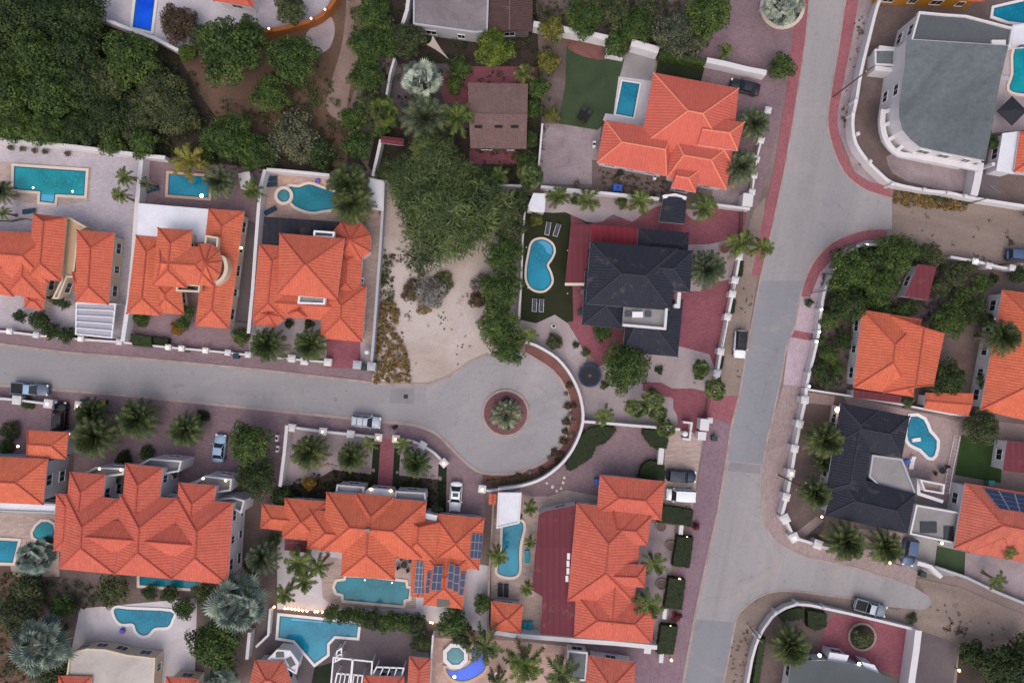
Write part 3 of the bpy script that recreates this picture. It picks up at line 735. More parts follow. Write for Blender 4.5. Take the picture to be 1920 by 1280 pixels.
def palm_mesh(kind, mat, seed):
    k = (kind, mat.name, seed)
    if k in PALM: return PALM[k]
    rng = random.Random(seed * 7 + len(kind)); m = MB(); z0 = Vector((0, 0, 0))
    if kind == 'date':                                                # dense ball of stiff arching fronds, unit radius ~1
        for i in range(66):
            e = radians(78 - 92 * (i / 65) ** 1.1) + rng.uniform(-.08, .08); frond(m, rng, z0 + Vector((0, 0, .06 * rng.random())), i * 2.39996 + rng.uniform(-.15, .15), e, 1.12 * rng.uniform(.9, 1.05), .25, .34, 24, .058, .85, .3, 1 if i > 58 and i % 2 else 0)
    elif kind == 'coco':
        nf = 18
        for i in range(nf):
            e = radians(62 - 66 * (i / nf)) + rng.uniform(-.1, .1); frond(m, rng, z0, i * 2.39996 + rng.uniform(-.3, .3), e, 1.15 * rng.uniform(.85, 1.05), .28, .42 + (.15 if i > 14 else 0), 22, .075, .75, .55, 1 if i >= 16 else 0)
    elif kind == 'sparse':
        nf = 10
        for i in range(nf):
            e = radians(55 - 50 * (i / nf)); frond(m, rng, z0, i * 2 * pi / nf + rng.uniform(-.3, .3), e, 1.15 * rng.uniform(.8, 1.05), .29, .45, 20, .08, .75, .6)
    elif kind in ('fan', 'silver'):
        nf = 36 if kind == 'silver' else 26
        for i in range(nf):
            az = i * 2.39996 + rng.uniform(-.3, .3); e = radians(82 - 100 * (i / nf) ** .85); L = rng.uniform(.42, .64); R = rng.uniform(.34, .44) if kind == 'silver' else rng.uniform(.36, .46)
            d = Vector((cos(az) * cos(e), sin(az) * cos(e), sin(e))); side = Vector((-sin(az), cos(az), 0)); c = d * L; m.add([z0 - side * .014, z0 + side * .014, c + side * .014, c - side * .014], [(0, 1, 2, 3)], 0, .8)
            tn = rng.uniform(.0, 1.0); ns = 13; roll = rng.uniform(-.5, .5); side = (side + Vector((0, 0, roll))).normalized()
            fw = (d + Vector((0, 0, -.25 + rng.uniform(-.35, .35)))).normalized(); up_ = fw.cross(side)
            if up_.z < 0: up_ = -up_
            q = lambda t, rr, dz=0.0: c + (fw * cos(t) + side * sin(t)) * rr + up_ * dz - Vector((0, 0, .5 * rr * rr))
            span = 1.75 if kind == 'silver' else 1.9; mi = 1 if (kind == 'fan' and i > nf - 4) else 0
            for j in range(ns):
                t0 = -span + 2 * span * j / ns; t1 = -span + 2 * span * (j + 1) / ns; tm = (t0 + t1) / 2; ln = R * rng.uniform(.86, 1.08) * (1 - .18 * abs(tm) / span)
                tt = min(1, max(0, tn + rng.gauss(0, .12)))
                m.add([c, q(t0, R * .6, -.02), q(tm, ln, -.015), q(tm, R * .55, .025)], [(0, 1, 2, 3)], mi, max(0, tt - .12)); m.add([c, q(tm, R * .55, .025), q(tm, ln, -.015), q(t1, R * .6, -.02)], [(0, 1, 2, 3)], mi, min(1, tt + .1))
    elif kind == 'spiky':
        for i in range(70):
            az = i * 2.39996; e = radians(85 - 80 * (i / 69)); L = rng.uniform(.75, 1.0); d = Vector((cos(az) * cos(e), sin(az) * cos(e), sin(e))); s_ = Vector((-sin(az), cos(az), 0)) * .055
            m.add([-s_, s_, d * L * .55 + s_ * 1.2 + Vector((0, 0, .05)), d * L, d * L * .55 - s_ * 1.2 + Vector((0, 0, .05))], [(0, 1, 2, 3, 4)], 0, rng.uniform(.1, .9))
    PALM[k] = m.mesh('crown', [mat, L_dead]); return PALM[k]
PTR = {}
def ptrunk(seed):
    if seed not in PTR:
        rng = random.Random(seed); m = MB(); path = []; rad = []; bx, by = rng.uniform(-.25, .25), rng.uniform(-.25, .25)
        for i in range(15):
            t = i / 14; path.append((bx * sin(pi * t) * .3, by * sin(pi * t) * .3, t)); rad.append((.24 - .09 * t) * (1.0 if i % 2 else .88) + (.1 if i == 0 else 0))
        m.tube(path, rad, 10); PTR[seed] = m.mesh('trunk', m_pbark)
    return PTR[seed]
def palm(label, px, py, r, kind='date', mat=None, h=3.5, name=None, group=None, rz=None):
    TN[0] += 1; rng = random.Random(TN[0] * 13); mat = mat or {'date': L_date, 'coco': L_coco, 'sparse': L_coco, 'fan': L_fan, 'silver': L_silver, 'spiky': L_silver}[kind]
    q = P(px, py, h); R = r * S * (H - h) / H * (1.12 if kind == 'date' else 1.0); name = name or {'date': 'date_palm', 'coco': 'coconut_palm', 'sparse': 'young_palm', 'fan': 'fan_palm', 'silver': 'silver_palm', 'spiky': 'agave'}[kind]
    o = thing(name, label, 'palm' if kind != 'spiky' else 'agave', (q.x, q.y, 0), group=group)
    if kind in ('coco', 'sparse'): o.rotation_euler = (rng.uniform(-.07, .07), rng.uniform(-.07, .07), 0)
    if kind != 'spiky': put('trunk', ptrunk(TN[0] % 3), o, (0, 0, 0), rng.uniform(0, 6), (min(1.25, .55 + R * .25),) * 2 + (h + .1,))
    put('crown', palm_mesh(kind, mat, TN[0] % 4), o, (0, 0, h), rng.uniform(0, 6.28) if rz is None else rz, (R * rng.uniform(.9, 1.08), R * rng.uniform(.9, 1.08), R)).rotation_euler.rotate_axis('X', rng.uniform(-.2, .2)); return o
def hedge(label, pts, h=1.2, mat=None, smooth=0, dens=26, leaf=.2, name='hedge', cat='hedge', group=None, jit=.05, kind=None):
    """a clipped hedge: a leafy top and leafy sides over a solid core; outline traced at its top"""
    TN[0] += 1; rng = random.Random(TN[0] * 5); p = [P(x, y, h) for x, y in pts]
    if smooth: p = smooth_closed(p, smooth)
    c = sum((Vector(q) for q in p), Vector()) / len(p); q = [(a.x - c.x, a.y - c.y) for a in p]; m = MB(); core = offset(q, -.1); m.prism([(a.x, a.y) for a in core], 0, h - .1); m.tint = [.12] * len(m.f)
    x0, x1 = min(a[0] for a in q), max(a[0] for a in q); y0, y1 = min(a[1] for a in q), max(a[1] for a in q)
    def lf(pos, nrm):
        nrm = (nrm + Vector((rng.gauss(0, .35), rng.gauss(0, .35), rng.gauss(0, .35)))).normalized(); a = nrm.orthogonal().normalized(); a.rotate(Matrix.Rotation(rng.uniform(0, 6.28), 3, nrm)); b = nrm.cross(a); l = leaf * rng.uniform(.6, 1.3)
        m.add([pos - a * l * .5, pos + b * l * .32, pos + a * l * .5, pos - b * l * .32], [(0, 1, 2, 3)], 0, min(1, max(0, rng.gauss(.5, .25))))
    for _ in range(int((x1 - x0) * (y1 - y0) * dens)):
        a = (rng.uniform(x0, x1), rng.uniform(y0, y1))
        if inside(a, q): lf(Vector((a[0], a[1], h - .06 + rng.gauss(0, jit))), Vector((0, 0, 1)))
    sg = 1 if area(q) > 0 else -1
    for i in range(len(q)):
        a, b = Vector(q[i]), Vector(q[(i + 1) % len(q)]); d = b - a
        if d.length < 1e-3: continue
        nn = Vector((d.y, -d.x)).normalized() * sg
        for _ in range(int(d.length * h * dens * .7)):
            t = a + d * rng.random() + nn * rng.gauss(-.03, jit); lf(Vector((t.x, t.y, rng.uniform(.05, h))), Vector((nn.x, nn.y, .3)))
    o = m.build(name, mat or L_hedge, label=label, cat=cat, group=group, kind=kind); o.location = (c.x, c.y, 0); return o
def scatter(name, pts, mat, n, leaf, label=None, cat='ground cover', elong=2.2, hgt=(.05, .5), kind='stuff', clump=.5, smooth=0, up=.5):
    """loose ground cover: tufts of blades and leaves over an outline"""
    TN[0] += 1; rng = random.Random(TN[0]); p = [P(x, y) for x, y in pts]
    if smooth: p = smooth_closed(p, smooth)
    q = [(a.x, a.y) for a in p]; x0, x1 = min(a[0] for a in q), max(a[0] for a in q); y0, y1 = min(a[1] for a in q), max(a[1] for a in q); m = MB(); cs = []; tries = 0
    seeds = [(rng.uniform(x0, x1), rng.uniform(y0, y1)) for _ in range(max(3, n // 9))] if name in ('weeds', 'verge_weeds', 'scrub') else None
    while len(cs) < n and tries < n * 20:
        tries += 1; a = (rng.uniform(x0, x1), rng.uniform(y0, y1))
        if seeds and rng.random() < .85: k = rng.choice(seeds); g_ = abs(rng.gauss(0, 1.0)) + .1; a = (k[0] + rng.gauss(0, g_), k[1] + rng.gauss(0, g_))
        if inside(a, q): cs.append((Vector((a[0], a[1], rng.uniform(*hgt))), clump * rng.uniform(.4, 1.2), rng.uniform(.2, .8)))
    leaf_cloud(m, rng, cs, 16, leaf, up, elong, (.3, 1.1), .4)
    return m.build(name, mat, label=label, cat=cat if kind != 'stuff' else None, kind=kind)
# ================================================================== SETTING
m = MB(); m.poly([(-700, -700, 0), (700, -700, 0), (700, 700, 0), (-700, 700, 0)]); m.build('ground', m_land, kind='structure')
# --- yards and plots
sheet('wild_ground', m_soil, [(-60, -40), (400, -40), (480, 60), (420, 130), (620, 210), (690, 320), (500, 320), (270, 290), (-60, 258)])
sheet('dirt_ground', m_dirt, [(330, 95), (400, 110), (470, 60), (600, 20), (640, -40), (720, -40), (680, 120), (655, 200), (650, 320), (590, 300), (500, 290), (420, 240), (370, 170)])
sheet('dirt_track', m_path, [(655, -40), (690, -40), (690, 40), (668, 120), (655, 170), (648, 215), (632, 225), (612, 200), (622, 150), (640, 90), (648, 30)], 3)
sheet('gravel_patch', m_gravel, [(575, 62), (615, 30), (628, 55), (618, 90), (596, 100), (580, 85)], 3)
sheet('terrace', m_white_deck, [(170, 32), (190, -40), (480, -40), (560, 20), (480, 62), (380, 80), (332, 95), (282, 66)])
sheet('pavement', m_lav, [(480, -40), (640, -40), (600, 40), (560, 45), (480, 56)])
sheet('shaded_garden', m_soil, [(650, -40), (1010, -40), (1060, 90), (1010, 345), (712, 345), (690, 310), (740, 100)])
sheet('paved_yard', m_dkconc, [(735, 120), (880, 120), (880, 240), (760, 240), (730, 200)])
sheet('terrace', m_maroon, [(880, 125), (1010, 125), (1005, 160), (870, 200), (830, 190), (830, 140)])
sheet('terrace', m_maroon, [(880, 270), (990, 270), (985, 308), (880, 308)])
sheet('garden_ground', m_yard, [(1000, -40), (1420, -40), (1400, 160), (1320, 130), (1240, 95), (1010, 60)])
sheet('driveway', m_mauve, [(1330, -40), (1505, -40), (1500, 30), (1470, 200), (1420, 390), (1330, 380), (1360, 200), (1320, 150), (1322, 112), (1280, 95), (1300, 60)])
# west row
sheet('pool_terrace', m_lav, [(-60, 258), (270, 290), (250, 480), (226, 636), (-60, 610)])
sheet('pool_surround', m_cream, [(-20, 302), (172, 314), (168, 378), (112, 384), (70, 384), (-20, 366)])
sheet('yard', m_mauve, [(268, 290), (500, 318), (480, 450), (466, 660), (228, 640)])
sheet('pool_terrace', m_peach, [(497, 318), (622, 328), (712, 345), (700, 640), (640, 640), (640, 420), (495, 406)])
sheet('yard', m_gravel, [(480, 440), (712, 420), (700, 690), (466, 660)])
sheet('side_alley', m_cream, [(676, 420), (718, 400), (702, 640), (676, 640)])
sheet('driveway', m_maroon, [(612, 600), (676, 600), (676, 705), (612, 700)])
sheet('alley', m_dkconc, [(440, 400), (483, 420), (468, 625), (432, 625)])
# vacant lot
sheet('vacant_lot', m_lot, [(721, 342), (985, 350), (980, 640), (960, 660), (915, 664), (880, 680), (842, 707), (805, 721), (742, 721), (696, 717), (704, 560)])
# plot with the green lawn
sheet('garden_ground', m_gravel2, [(1015, 225), (1130, 225), (1125, 255), (1122, 345), (1007, 345)])
sheet('bare_garden', m_yard, [(1110, 300), (1310, 330), (1310, 388), (1110, 365)])
sheet('lawn', m_lawn, [(1060, 85), (1090, 95), (1135, 110), (1170, 110), (1150, 220), (1120, 244), (1047, 232), (1058, 150)])
sheet('flower_bed', m_yard, [(1008, 60), (1062, 60), (1060, 160), (1046, 232), (1016, 232)])
sheet('flower_bed', m_bed, [(1066, 70), (1140, 90), (1136, 112), (1100, 108), (1066, 92)], 2)
sheet('grey_deck', m_conc, [(1175, 98), (1234, 98), (1221, 154), (1162, 144)])
sheet('pool_deck', m_white_deck, [(1160, 144), (1222, 152), (1207, 240), (1130, 226), (1135, 213), (1150, 215)])
sheet('dark_lawn', m_dlawn, [(1237, 93), (1324, 112), (1313, 160), (1228, 145)])
sheet('gravel_bed', m_gravel2, [(1352, 300), (1405, 290), (1402, 390), (1330, 385)])
# black-roofed house plot
sheet('artificial_turf', m_turf, [(985, 366), (1110, 385), (1110, 610), (1070, 620), (1020, 612), (976, 600)])
sheet('terrace', m_maroon, [(1070, 400), (1100, 420), (1205, 400), (1232, 385), (1400, 392), (1388, 480), (1345, 700), (1331, 742), (1322, 815), (1250, 815), (1090, 650), (1075, 600)])
sheet('gravel_bed', m_gravel, [(1020, 360), (1235, 378), (1230, 388), (1205, 400), (1185, 416), (1150, 402), (1130, 415), (1100, 416), (1060, 398), (1020, 398)], 2)
sheet('gravel_bed', m_gravel, [(1288, 392), (1330, 396), (1330, 406), (1310, 414), (1290, 405)], 2)
sheet('gravel_bed', m_gravel, [(1285, 459), (1330, 458), (1386, 446), (1370, 524), (1330, 530), (1312, 546), (1285, 546)])
sheet('front_garden', m_gravel, [(978, 600), (1005, 606), (1040, 590), (1065, 606), (1085, 640), (1100, 672), (1090, 700), (1240, 640), (1330, 664), (1340, 690), (1328, 735), (1250, 728), (1215, 715), (1215, 740), (1262, 745), (1262, 765), (1270, 775), (1270, 800), (1095, 791), (1089, 747), (1072, 706), (1045, 672), (1010, 650), (975, 640)])
sheet('garden_path', m_maroon, [(1064, 604), (1085, 600), (1100, 628), (1128, 640), (1130, 665), (1115, 668), (1088, 640)])
sheet('garden_path', m_maroon, [(1205, 716), (1240, 717), (1260, 728), (1300, 728), (1330, 735), (1322, 815), (1272, 800), (1270, 780), (1262, 765), (1265, 750), (1240, 732), (1205, 732)])
# lower centre plot
sheet('forecourt', m_mauve, [(1095, 792), (1250, 803), (1245, 900), (1130, 945), (1000, 950), (960, 918), (1020, 897), (1057, 867), (1080, 832)])
sheet('parking_court', m_cream, [(1250, 800), (1318, 815), (1298, 960), (1240, 950), (1246, 860)])
sheet('pool_terrace', m_cream, [(925, 915), (1000, 930), (1090, 930), (1080, 1195), (918, 1185)])
sheet('stone_edging', m_cream, [(1000, 935), (1030, 930), (1060, 918), (1125, 930), (1122, 942), (1050, 940), (1010, 965)])
sheet('side_garden', m_gravel2, [(1195, 975), (1265, 985), (1250, 1200), (1215, 1210), (1190, 1150)])
# lower middle plot
sheet('gravel_garden', m_gravel2, [(540, 800), (712, 820), (702, 915), (620, 890), (590, 920), (525, 912)])
sheet('gravel_garden', m_gravel2, [(745, 826), (790, 836), (832, 867), (835, 905), (742, 895)])
sheet('garden_soil', m_soil, [(525, 912), (590, 900), (625, 880), (705, 890), (705, 945), (500, 945)], 0)
sheet('garden_soil', m_soil, [(742, 890), (838, 900), (838, 960), (742, 940)])
sheet('garden_path', m_maroon, [(714, 812), (738, 815), (735, 925), (708, 925)])
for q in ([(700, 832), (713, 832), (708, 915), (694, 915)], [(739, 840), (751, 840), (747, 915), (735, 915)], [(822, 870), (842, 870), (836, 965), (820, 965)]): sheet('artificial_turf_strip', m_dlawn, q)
sheet('driveway', m_mauve, [(838, 860), (872, 880), (905, 890), (910, 970), (836, 970)])
sheet('pool_terrace', m_white_deck, [(490, 1000), (600, 1020), (775, 1040), (920, 1060), (915, 1185), (780, 1160), (610, 1145), (490, 1140)])
sheet('pool_surround', m_cream, [(600, 1040), (660, 1050), (780, 1050), (780, 1140), (630, 1140), (605, 1120)])
# lower left plots
sheet('parking_court', m_mauve, [(-60, 742), (110, 752), (250, 752), (475, 775), (535, 785), (525, 920), (440, 920), (300, 890), (130, 880), (-60, 860)])
sheet('garden_ground', m_yard, [(-60, 850), (140, 850), (130, 960), (450, 930), (520, 930), (520, 1290), (-60, 1290)])
sheet('pool_terrace', m_cream, [(-60, 960), (110, 960), (112, 1080), (-60, 1080)])
sheet('pool_terrace', m_white_deck, [(150, 1140), (370, 1120), (365, 1290), (120, 1290)])
sheet('dry_bank', m_dirt, [(-60, 1060), (20, 1060), (60, 1290), (-60, 1290)])
sheet('grey_terrace', m_dkconc, [(490, 1140), (800, 1160), (800, 1320), (470, 1320)])
sheet('dark_lawn', m_dlawn, [(590, 1250), (625, 1240), (620, 1300), (580, 1300)])
sheet('pool_terrace', m_peach, [(808, 1195), (960, 1200), (1100, 1215), (1090, 1320), (800, 1320)])
sheet('driveway', m_apron, [(1085, 1210), (1290, 1225), (1275, 1320), (1080, 1320)])
# east side
sheet('yard', m_yard, [(1650, -40), (1960, -40), (1960, 390), (1820, 372), (1675, 346), (1606, 270), (1600, 210), (1640, 20)])
sheet('yard_patch', m_gravel2, [(1680, 285), (1820, 312), (1815, 360), (1700, 340), (1665, 310)], 2)
sheet('pool_terrace', m_gravel, [(1850, 60), (1960, 30), (1960, 240), (1860, 250)])
sheet('side_yard', m_dkconc, [(1835, 300), (1880, 300), (1870, 372), (1826, 366)])
sheet('garden_ground', m_yard, [(1545, 460), (1660, 450), (1800, 490), (1960, 520), (1960, 800), (1700, 770), (1515, 740)])
sheet('garden_path', m_mauve, [(1690, 570), (1800, 520), (1815, 540), (1760, 590), (1700, 600)], 2)
sheet('front_yard', m_yard, [(1512, 735), (1580, 745), (1560, 900), (1540, 1010), (1480, 1000), (1470, 960)])
sheet('walkway', m_tanwalk, [(1515, 735), (1566, 742), (1562, 760), (1512, 755)])
sheet('walkway', m_tanwalk, [(1490, 1000), (1530, 968), (1545, 975), (1500, 1015)])
sheet('pool_terrace', m_tanwalk, [(1580, 740), (1800, 790), (1780, 930), (1760, 960), (1700, 930), (1640, 850)])
sheet('lawn', m_grass, [(1803, 815), (1884, 825), (1876, 905), (1790, 890)])
sheet('side_yard', m_conc, [(1700, 930), (1800, 940), (1790, 1080), (1690, 1070)])
sheet('front_yard', m_tanwalk, [(1560, 985), (1700, 1000), (1700, 1060), (1640, 1045), (1570, 1030)])
sheet('lawn', m_lawn, [(1757, 1022), (1812, 1035), (1810, 1078), (1752, 1060)])
sheet('garden_ground', m_gravel2, [(1810, 1035), (1960, 1060), (1960, 1150), (1860, 1110), (1808, 1078)])
sheet('corner_garden', m_yard, [(1440, 1167), (1455, 1150), (1495, 1134), (1547, 1142), (1615, 1157), (1600, 1200), (1520, 1240), (1430, 1300), (1400, 1290)])
sheet('forecourt', m_maroon, [(1560, 1150), (1615, 1157), (1665, 1169), (1722, 1182), (1708, 1275), (1640, 1250), (1560, 1220), (1530, 1215)])
sheet('driveway', m_dkconc, [(1724, 1182), (1800, 1205), (1780, 1320), (1712, 1320)])
sheet('shaded_garden', m_soil, [(1800, 1200), (1960, 1260), (1960, 1320), (1790, 1320)])
# --- pavements
sheet('pavement', m_mauve, [(-60, 608), (228, 640), (466, 664), (612, 690), (702, 690), (696, 718), (580, 705), (480, 693), (250, 672), (125, 662), (-60, 642)])
sheet('pavement', m_mauve, [(-60, 716), (0, 722), (100, 730), (250, 742), (475, 765), (640, 783), (720, 791), (780, 798), (817, 813), (837, 831), (872, 866), (905, 887), (904, 920), (840, 880), (815, 845), (745, 824), (540, 800), (470, 778), (-60, 746)])
sheet('planting_strip', m_bed, [(985, 645), (1012, 655), (1045, 676), (1071, 712), (1087, 750), (1090, 790), (1078, 830), (1055, 865), (1020, 894), (980, 909), (935, 915), (905, 905), (905, 886), (960, 888), (1026, 863), (1056, 830), (1067, 795), (1062, 732), (1036, 694), (985, 662)])
sheet('sandy_verge', m_sand, [(1412, 395), (1435, 370), (1428, 460), (1420, 520), (1402, 640), (1385, 742), (1331, 742), (1345, 700), (1375, 560), (1392, 470)])
sheet('pavement', m_redwalk, [(1496, -20), (1521, -20), (1510, 80), (1487, 230), (1470, 330), (1445, 440), (1428, 517), (1409, 517), (1418, 470), (1437, 380), (1452, 310), (1470, 200)])
sheet('pavement', m_apron, [(1331, 741), (1385, 742), (1370, 800), (1360, 870), (1345, 960), (1320, 1070), (1302, 1155), (1275, 1310), (1225, 1310), (1250, 1190), (1270, 1060), (1298, 960), (1320, 830)])
sheet('pavement', m_redwalk, [(1326, 741), (1385, 742), (1372, 795), (1324, 780)])
sheet('gravel_verge', m_gravel2, [(1606, -20), (1650, -20), (1615, 132), (1600, 215), (1599, 240), (1605, 270), (1625, 300), (1650, 327), (1675, 346), (1672, 354), (1640, 347), (1602, 322), (1571, 245), (1570, 205)])
sheet('pavement', m_redwalk, [(1588, -20), (1613, -20), (1602, 50), (1580, 162), (1570, 212), (1571, 240), (1580, 280), (1600, 320), (1622, 338), (1672, 351), (1671, 372), (1630, 361), (1598, 342), (1578, 318), (1562, 282), (1552, 240), (1553, 208), (1572, 87)])
sheet('dirt_road', m_dirtroad, [(1672, 352), (1735, 366), (1820, 380), (1960, 396), (1960, 512), (1830, 492), (1752, 474), (1662, 448)])
sheet('pavement', m_pinkwalk, [(1500, 556), (1519, 556), (1537, 512), (1562, 484), (1590, 462), (1625, 450), (1652, 452), (1610, 465), (1567, 506), (1550, 540), (1542, 590), (1534, 640), (1514, 725), (1468, 722), (1478, 640), (1487, 620)])
sheet('pavement', m_redwalk, [(1486, 618), (1528, 626), (1526, 640), (1483, 632)])
sheet('pavement', m_tanwalk, [(1468, 720), (1516, 726), (1500, 795), (1485, 887), (1468, 960), (1472, 975), (1492, 1008), (1535, 1022), (1640, 1045), (1720, 1070), (1715, 1100), (1677, 1087), (1615, 1067), (1540, 1050), (1490, 1035), (1460, 1017), (1440, 995), (1430, 960), (1430, 890), (1436, 830), (1448, 790)])
sheet('pavement', m_redwalk, [(1662, 429), (1625, 430), (1590, 440), (1557, 456), (1527, 487), (1510, 520), (1500, 555), (1519, 556), (1525, 540), (1537, 512), (1560, 485), (1590, 462), (1620, 451), (1660, 447)])
sheet('dirt_road', m_dirtroad, [(1715, 1082), (1800, 1100), (1960, 1170), (1960, 1275), (1850, 1240), (1760, 1190), (1722, 1180), (1660, 1160), (1690, 1138), (1745, 1128)])
sheet('verge', m_dirtroad, [(1440, 1111), (1490, 1108), (1600, 1121), (1660, 1138), (1725, 1150), (1722, 1178), (1660, 1164), (1547, 1138), (1495, 1130), (1455, 1148), (1432, 1170), (1418, 1205), (1400, 1310), (1350, 1310), (1370, 1215), (1380, 1162), (1398, 1137)])
# --- roads
sheet('road', m_road, [(-60, 640), (0, 645), (125, 661), (250, 671), (475, 692), (580, 704), (695, 717), (742, 721), (805, 721), (842, 707), (880, 680), (915, 664), (950, 656), (985, 662), (1036, 695), (1062, 732), (1068, 760), (1066, 795), (1055, 830), (1025, 862), (985, 881), (960, 887), (905, 886), (872, 865), (837, 830), (817, 812), (780, 797), (720, 790), (640, 782), (475, 765), (250, 742), (100, 730), (-60, 717)])
sheet('road', m_road2, [(1521, -40), (1590, -40), (1587, 0), (1572, 87), (1557, 175), (1552, 212), (1552, 240), (1562, 281), (1580, 320), (1600, 342), (1630, 360), (1672, 372), (1672, 430), (1625, 430), (1590, 440), (1557, 456), (1527, 487), (1510, 520), (1500, 556), (1487, 620), (1476, 640), (1465, 702), (1447, 790), (1436, 832), (1431, 890), (1430, 960), (1440, 997), (1460, 1017), (1490, 1035), (1540, 1050), (1615, 1067), (1677, 1087), (1715, 1100), (1738, 1115), (1746, 1128), (1740, 1138), (1727, 1142), (1690, 1139), (1657, 1136), (1600, 1120), (1552, 1115), (1490, 1107), (1440, 1110), (1398, 1135), (1380, 1160), (1375, 1185), (1370, 1210), (1350, 1320), (1274, 1320), (1302, 1155), (1320, 1070), (1345, 960), (1360, 870), (1370, 800), (1385, 740), (1402, 640), (1425, 518), (1445, 440), (1470, 325), (1487, 230), (1510, 80)])
sheet('road_surface', m_road3, [(1425, 527), (1508, 526), (1498, 560), (1484, 625), (1466, 690), (1447, 788), (1436, 830), (1430, 870), (1362, 862), (1371, 800), (1386, 740), (1403, 640)])
sheet('road_surface', m_road3, [(1304, 1160), (1378, 1166), (1372, 1205), (1350, 1320), (1275, 1320)])
sheet('road_surface', m_dusty, [(800, 724), (842, 710), (880, 684), (915, 667), (950, 660), (985, 666), (1033, 698), (1058, 734), (1064, 762), (1062, 794), (1051, 828), (1022, 858), (983, 877), (950, 882), (907, 880), (875, 860), (842, 827), (822, 806), (806, 770)], 2)
sheet('road_patch', m_patch, [(1368, 866), (1426, 872), (1424, 888), (1364, 882)])
sheet('road_patch', m_patch, [(733, 729), (778, 727), (777, 757), (730, 755)])
# kerbs
kerb([(-60, 640), (0, 645), (125, 661), (250, 671), (475, 692), (580, 704), (695, 717), (742, 721), (805, 721), (842, 707), (880, 680), (915, 664)], .42)
kerb([(-60, 717), (100, 730), (250, 742), (475, 765), (640, 782), (720, 790), (780, 797), (817, 812), (837, 830), (872, 865), (905, 886), (960, 887), (985, 881), (1025, 862), (1055, 830), (1066, 795), (1068, 760), (1062, 732), (1036, 695), (985, 662)], .42, smooth=3)
kerb([(1521, -40), (1510, 80), (1487, 230), (1470, 325), (1445, 440), (1426, 518), (1403, 640), (1386, 740)], .28, .1)
kerb([(1386, 742), (1371, 800), (1361, 870), (1346, 960), (1321, 1070), (1303, 1155), (1275, 1310)], .4)
kerb([(1590, -40), (1572, 87), (1557, 175), (1552, 212), (1552, 240), (1562, 281), (1580, 320), (1600, 342), (1630, 360), (1671, 372)], .26, .1, smooth=2)
kerb([(1662, 429), (1625, 430), (1590, 440), (1557, 456), (1527, 487), (1510, 520), (1500, 556), (1487, 620), (1476, 640), (1465, 702), (1447, 790), (1436, 832), (1430, 890), (1430, 960), (1440, 997), (1460, 1017), (1490, 1035), (1540, 1050), (1615, 1067), (1677, 1087)], .3, .1, smooth=2)
kerb([(1600, 1121), (1552, 1115), (1490, 1107), (1440, 1110), (1398, 1135), (1380, 1160), (1375, 1185), (1370, 1210), (1350, 1310)], .3, .1, smooth=2)
# traffic island
c = P(948, 774); isl = [(c.x + 3.4 * cos(i * pi / 24), c.y + 3.4 * sin(i * pi / 24)) for i in range(48)]
m = MB(); m.prism([(a, b) for a, b in isl], 0, .2, 0); m.build('traffic_island', pavers('island_pavers', srgb(138, 96, 102), srgb(118, 82, 88), 0), kind='structure')
m = MB(); ribbon(m, isl, .34, 0, .24, 0, True); m.build('kerb', m_kerb, kind='structure')
q = P(761, 743); m = MB(); m.box((0, 0, .05), (.62, .62, .03)); 
for k in range(4): m.box((-.2 + k * .133, 0, .07), (.05, .5, .02), 1)
o = m.build('drain_cover', [plain('rust', srgb(74, 56, 46), .9), m_dkm], label='rusty square drain cover in the dark patch of the road', cat='drain cover'); o.location = (q.x, q.y, .02)
# ================================================================== WALLS
W_ = wall
W_('white wall behind the rectangular teal pool, below the wild trees', [(-50, 256), (0, 262), (120, 273), (225, 286), (268, 292), (310, 296)], 2.0, .5)
W_('white wall between lavender terrace and the house with white flat roof', [(266, 292), (257, 380), (250, 480), (242, 560), (230, 640)], 1.9, .55)
W_('low wall with lit white pillars before the clipped front bushes', [(-40, 618), (16, 622), (89, 631), (150, 636), (222, 641)], .9, .25, pillars=[(16, 621, 1), (66, 628), (89, 630, 1), (150, 635, 1), (222, 641)], pw=.85)
W_('low street wall with cream pillars before the croton bush', [(232, 642), (314, 651), (339, 653), (384, 657), (426, 661), (464, 665)], .8, .2, pillars=[(314, 651, 1), (339, 653, 1), (384, 657, 1), (426, 661), (464, 665)], pw=.85)
W_('pale wall along the narrow dark alley', [(497, 318), (488, 352), (481, 440), (474, 540), (466, 625)], 2.0, .4)
W_('white wall behind the curved pool and round spa', [(500, 318), (537, 321), (618, 329)], 1.9, .4)
W_('low white street wall between the two clipped front palms', [(520, 671), (546, 673), (614, 679)], .7, .2, pillars=[(546, 672), (570, 677), (614, 679)], pw=1.1)
W_('grey side wall beside the vacant lot', [(720, 342), (717, 400), (712, 480), (706, 560), (700, 640), (696, 684)], 1.8, .3, m_gwall, pillars=[(669, 684), (696, 687)], pw=1.2)
W_('thin pale wall along the top of the vacant lot', [(690, 336), (721, 340), (800, 344), (960, 348), (1000, 350)], 1.7, .25)
W_('white wall stub beside the maroon shed in the shade', [(714, 262), (708, 290), (699, 330)], 2.0, .35)
W_('white wall corner bordering the grey yard near the silver palm', [(740, 108), (731, 140), (725, 178)], 1.8, .25)
W_('bluish white wall beside the weathered grey flat roof', [(768, -20), (763, 20), (753, 52)], 2.2, .45)
W_('curved orange wall with bright lamps by the dirt track', [(460, 62), (480, 60), (512, 56), (542, 50), (587, 37), (612, 20), (634, -10)], 1.6, .55, m_owall, 3, [(505, 55, 1), (584, 36, 1), (610, 19, 1)], .5, lit_mat=e_white)
W_('thin white retaining wall below the royal blue pool', [(172, 30), (210, 42), (245, 56), (290, 72), (334, 95)], 2.0, .4)
W_('white wall at the foot of the yellow-green shrubs above the lawn', [(1000, 45), (1052, 54), (1100, 63), (1140, 72)], 2.2, .75)
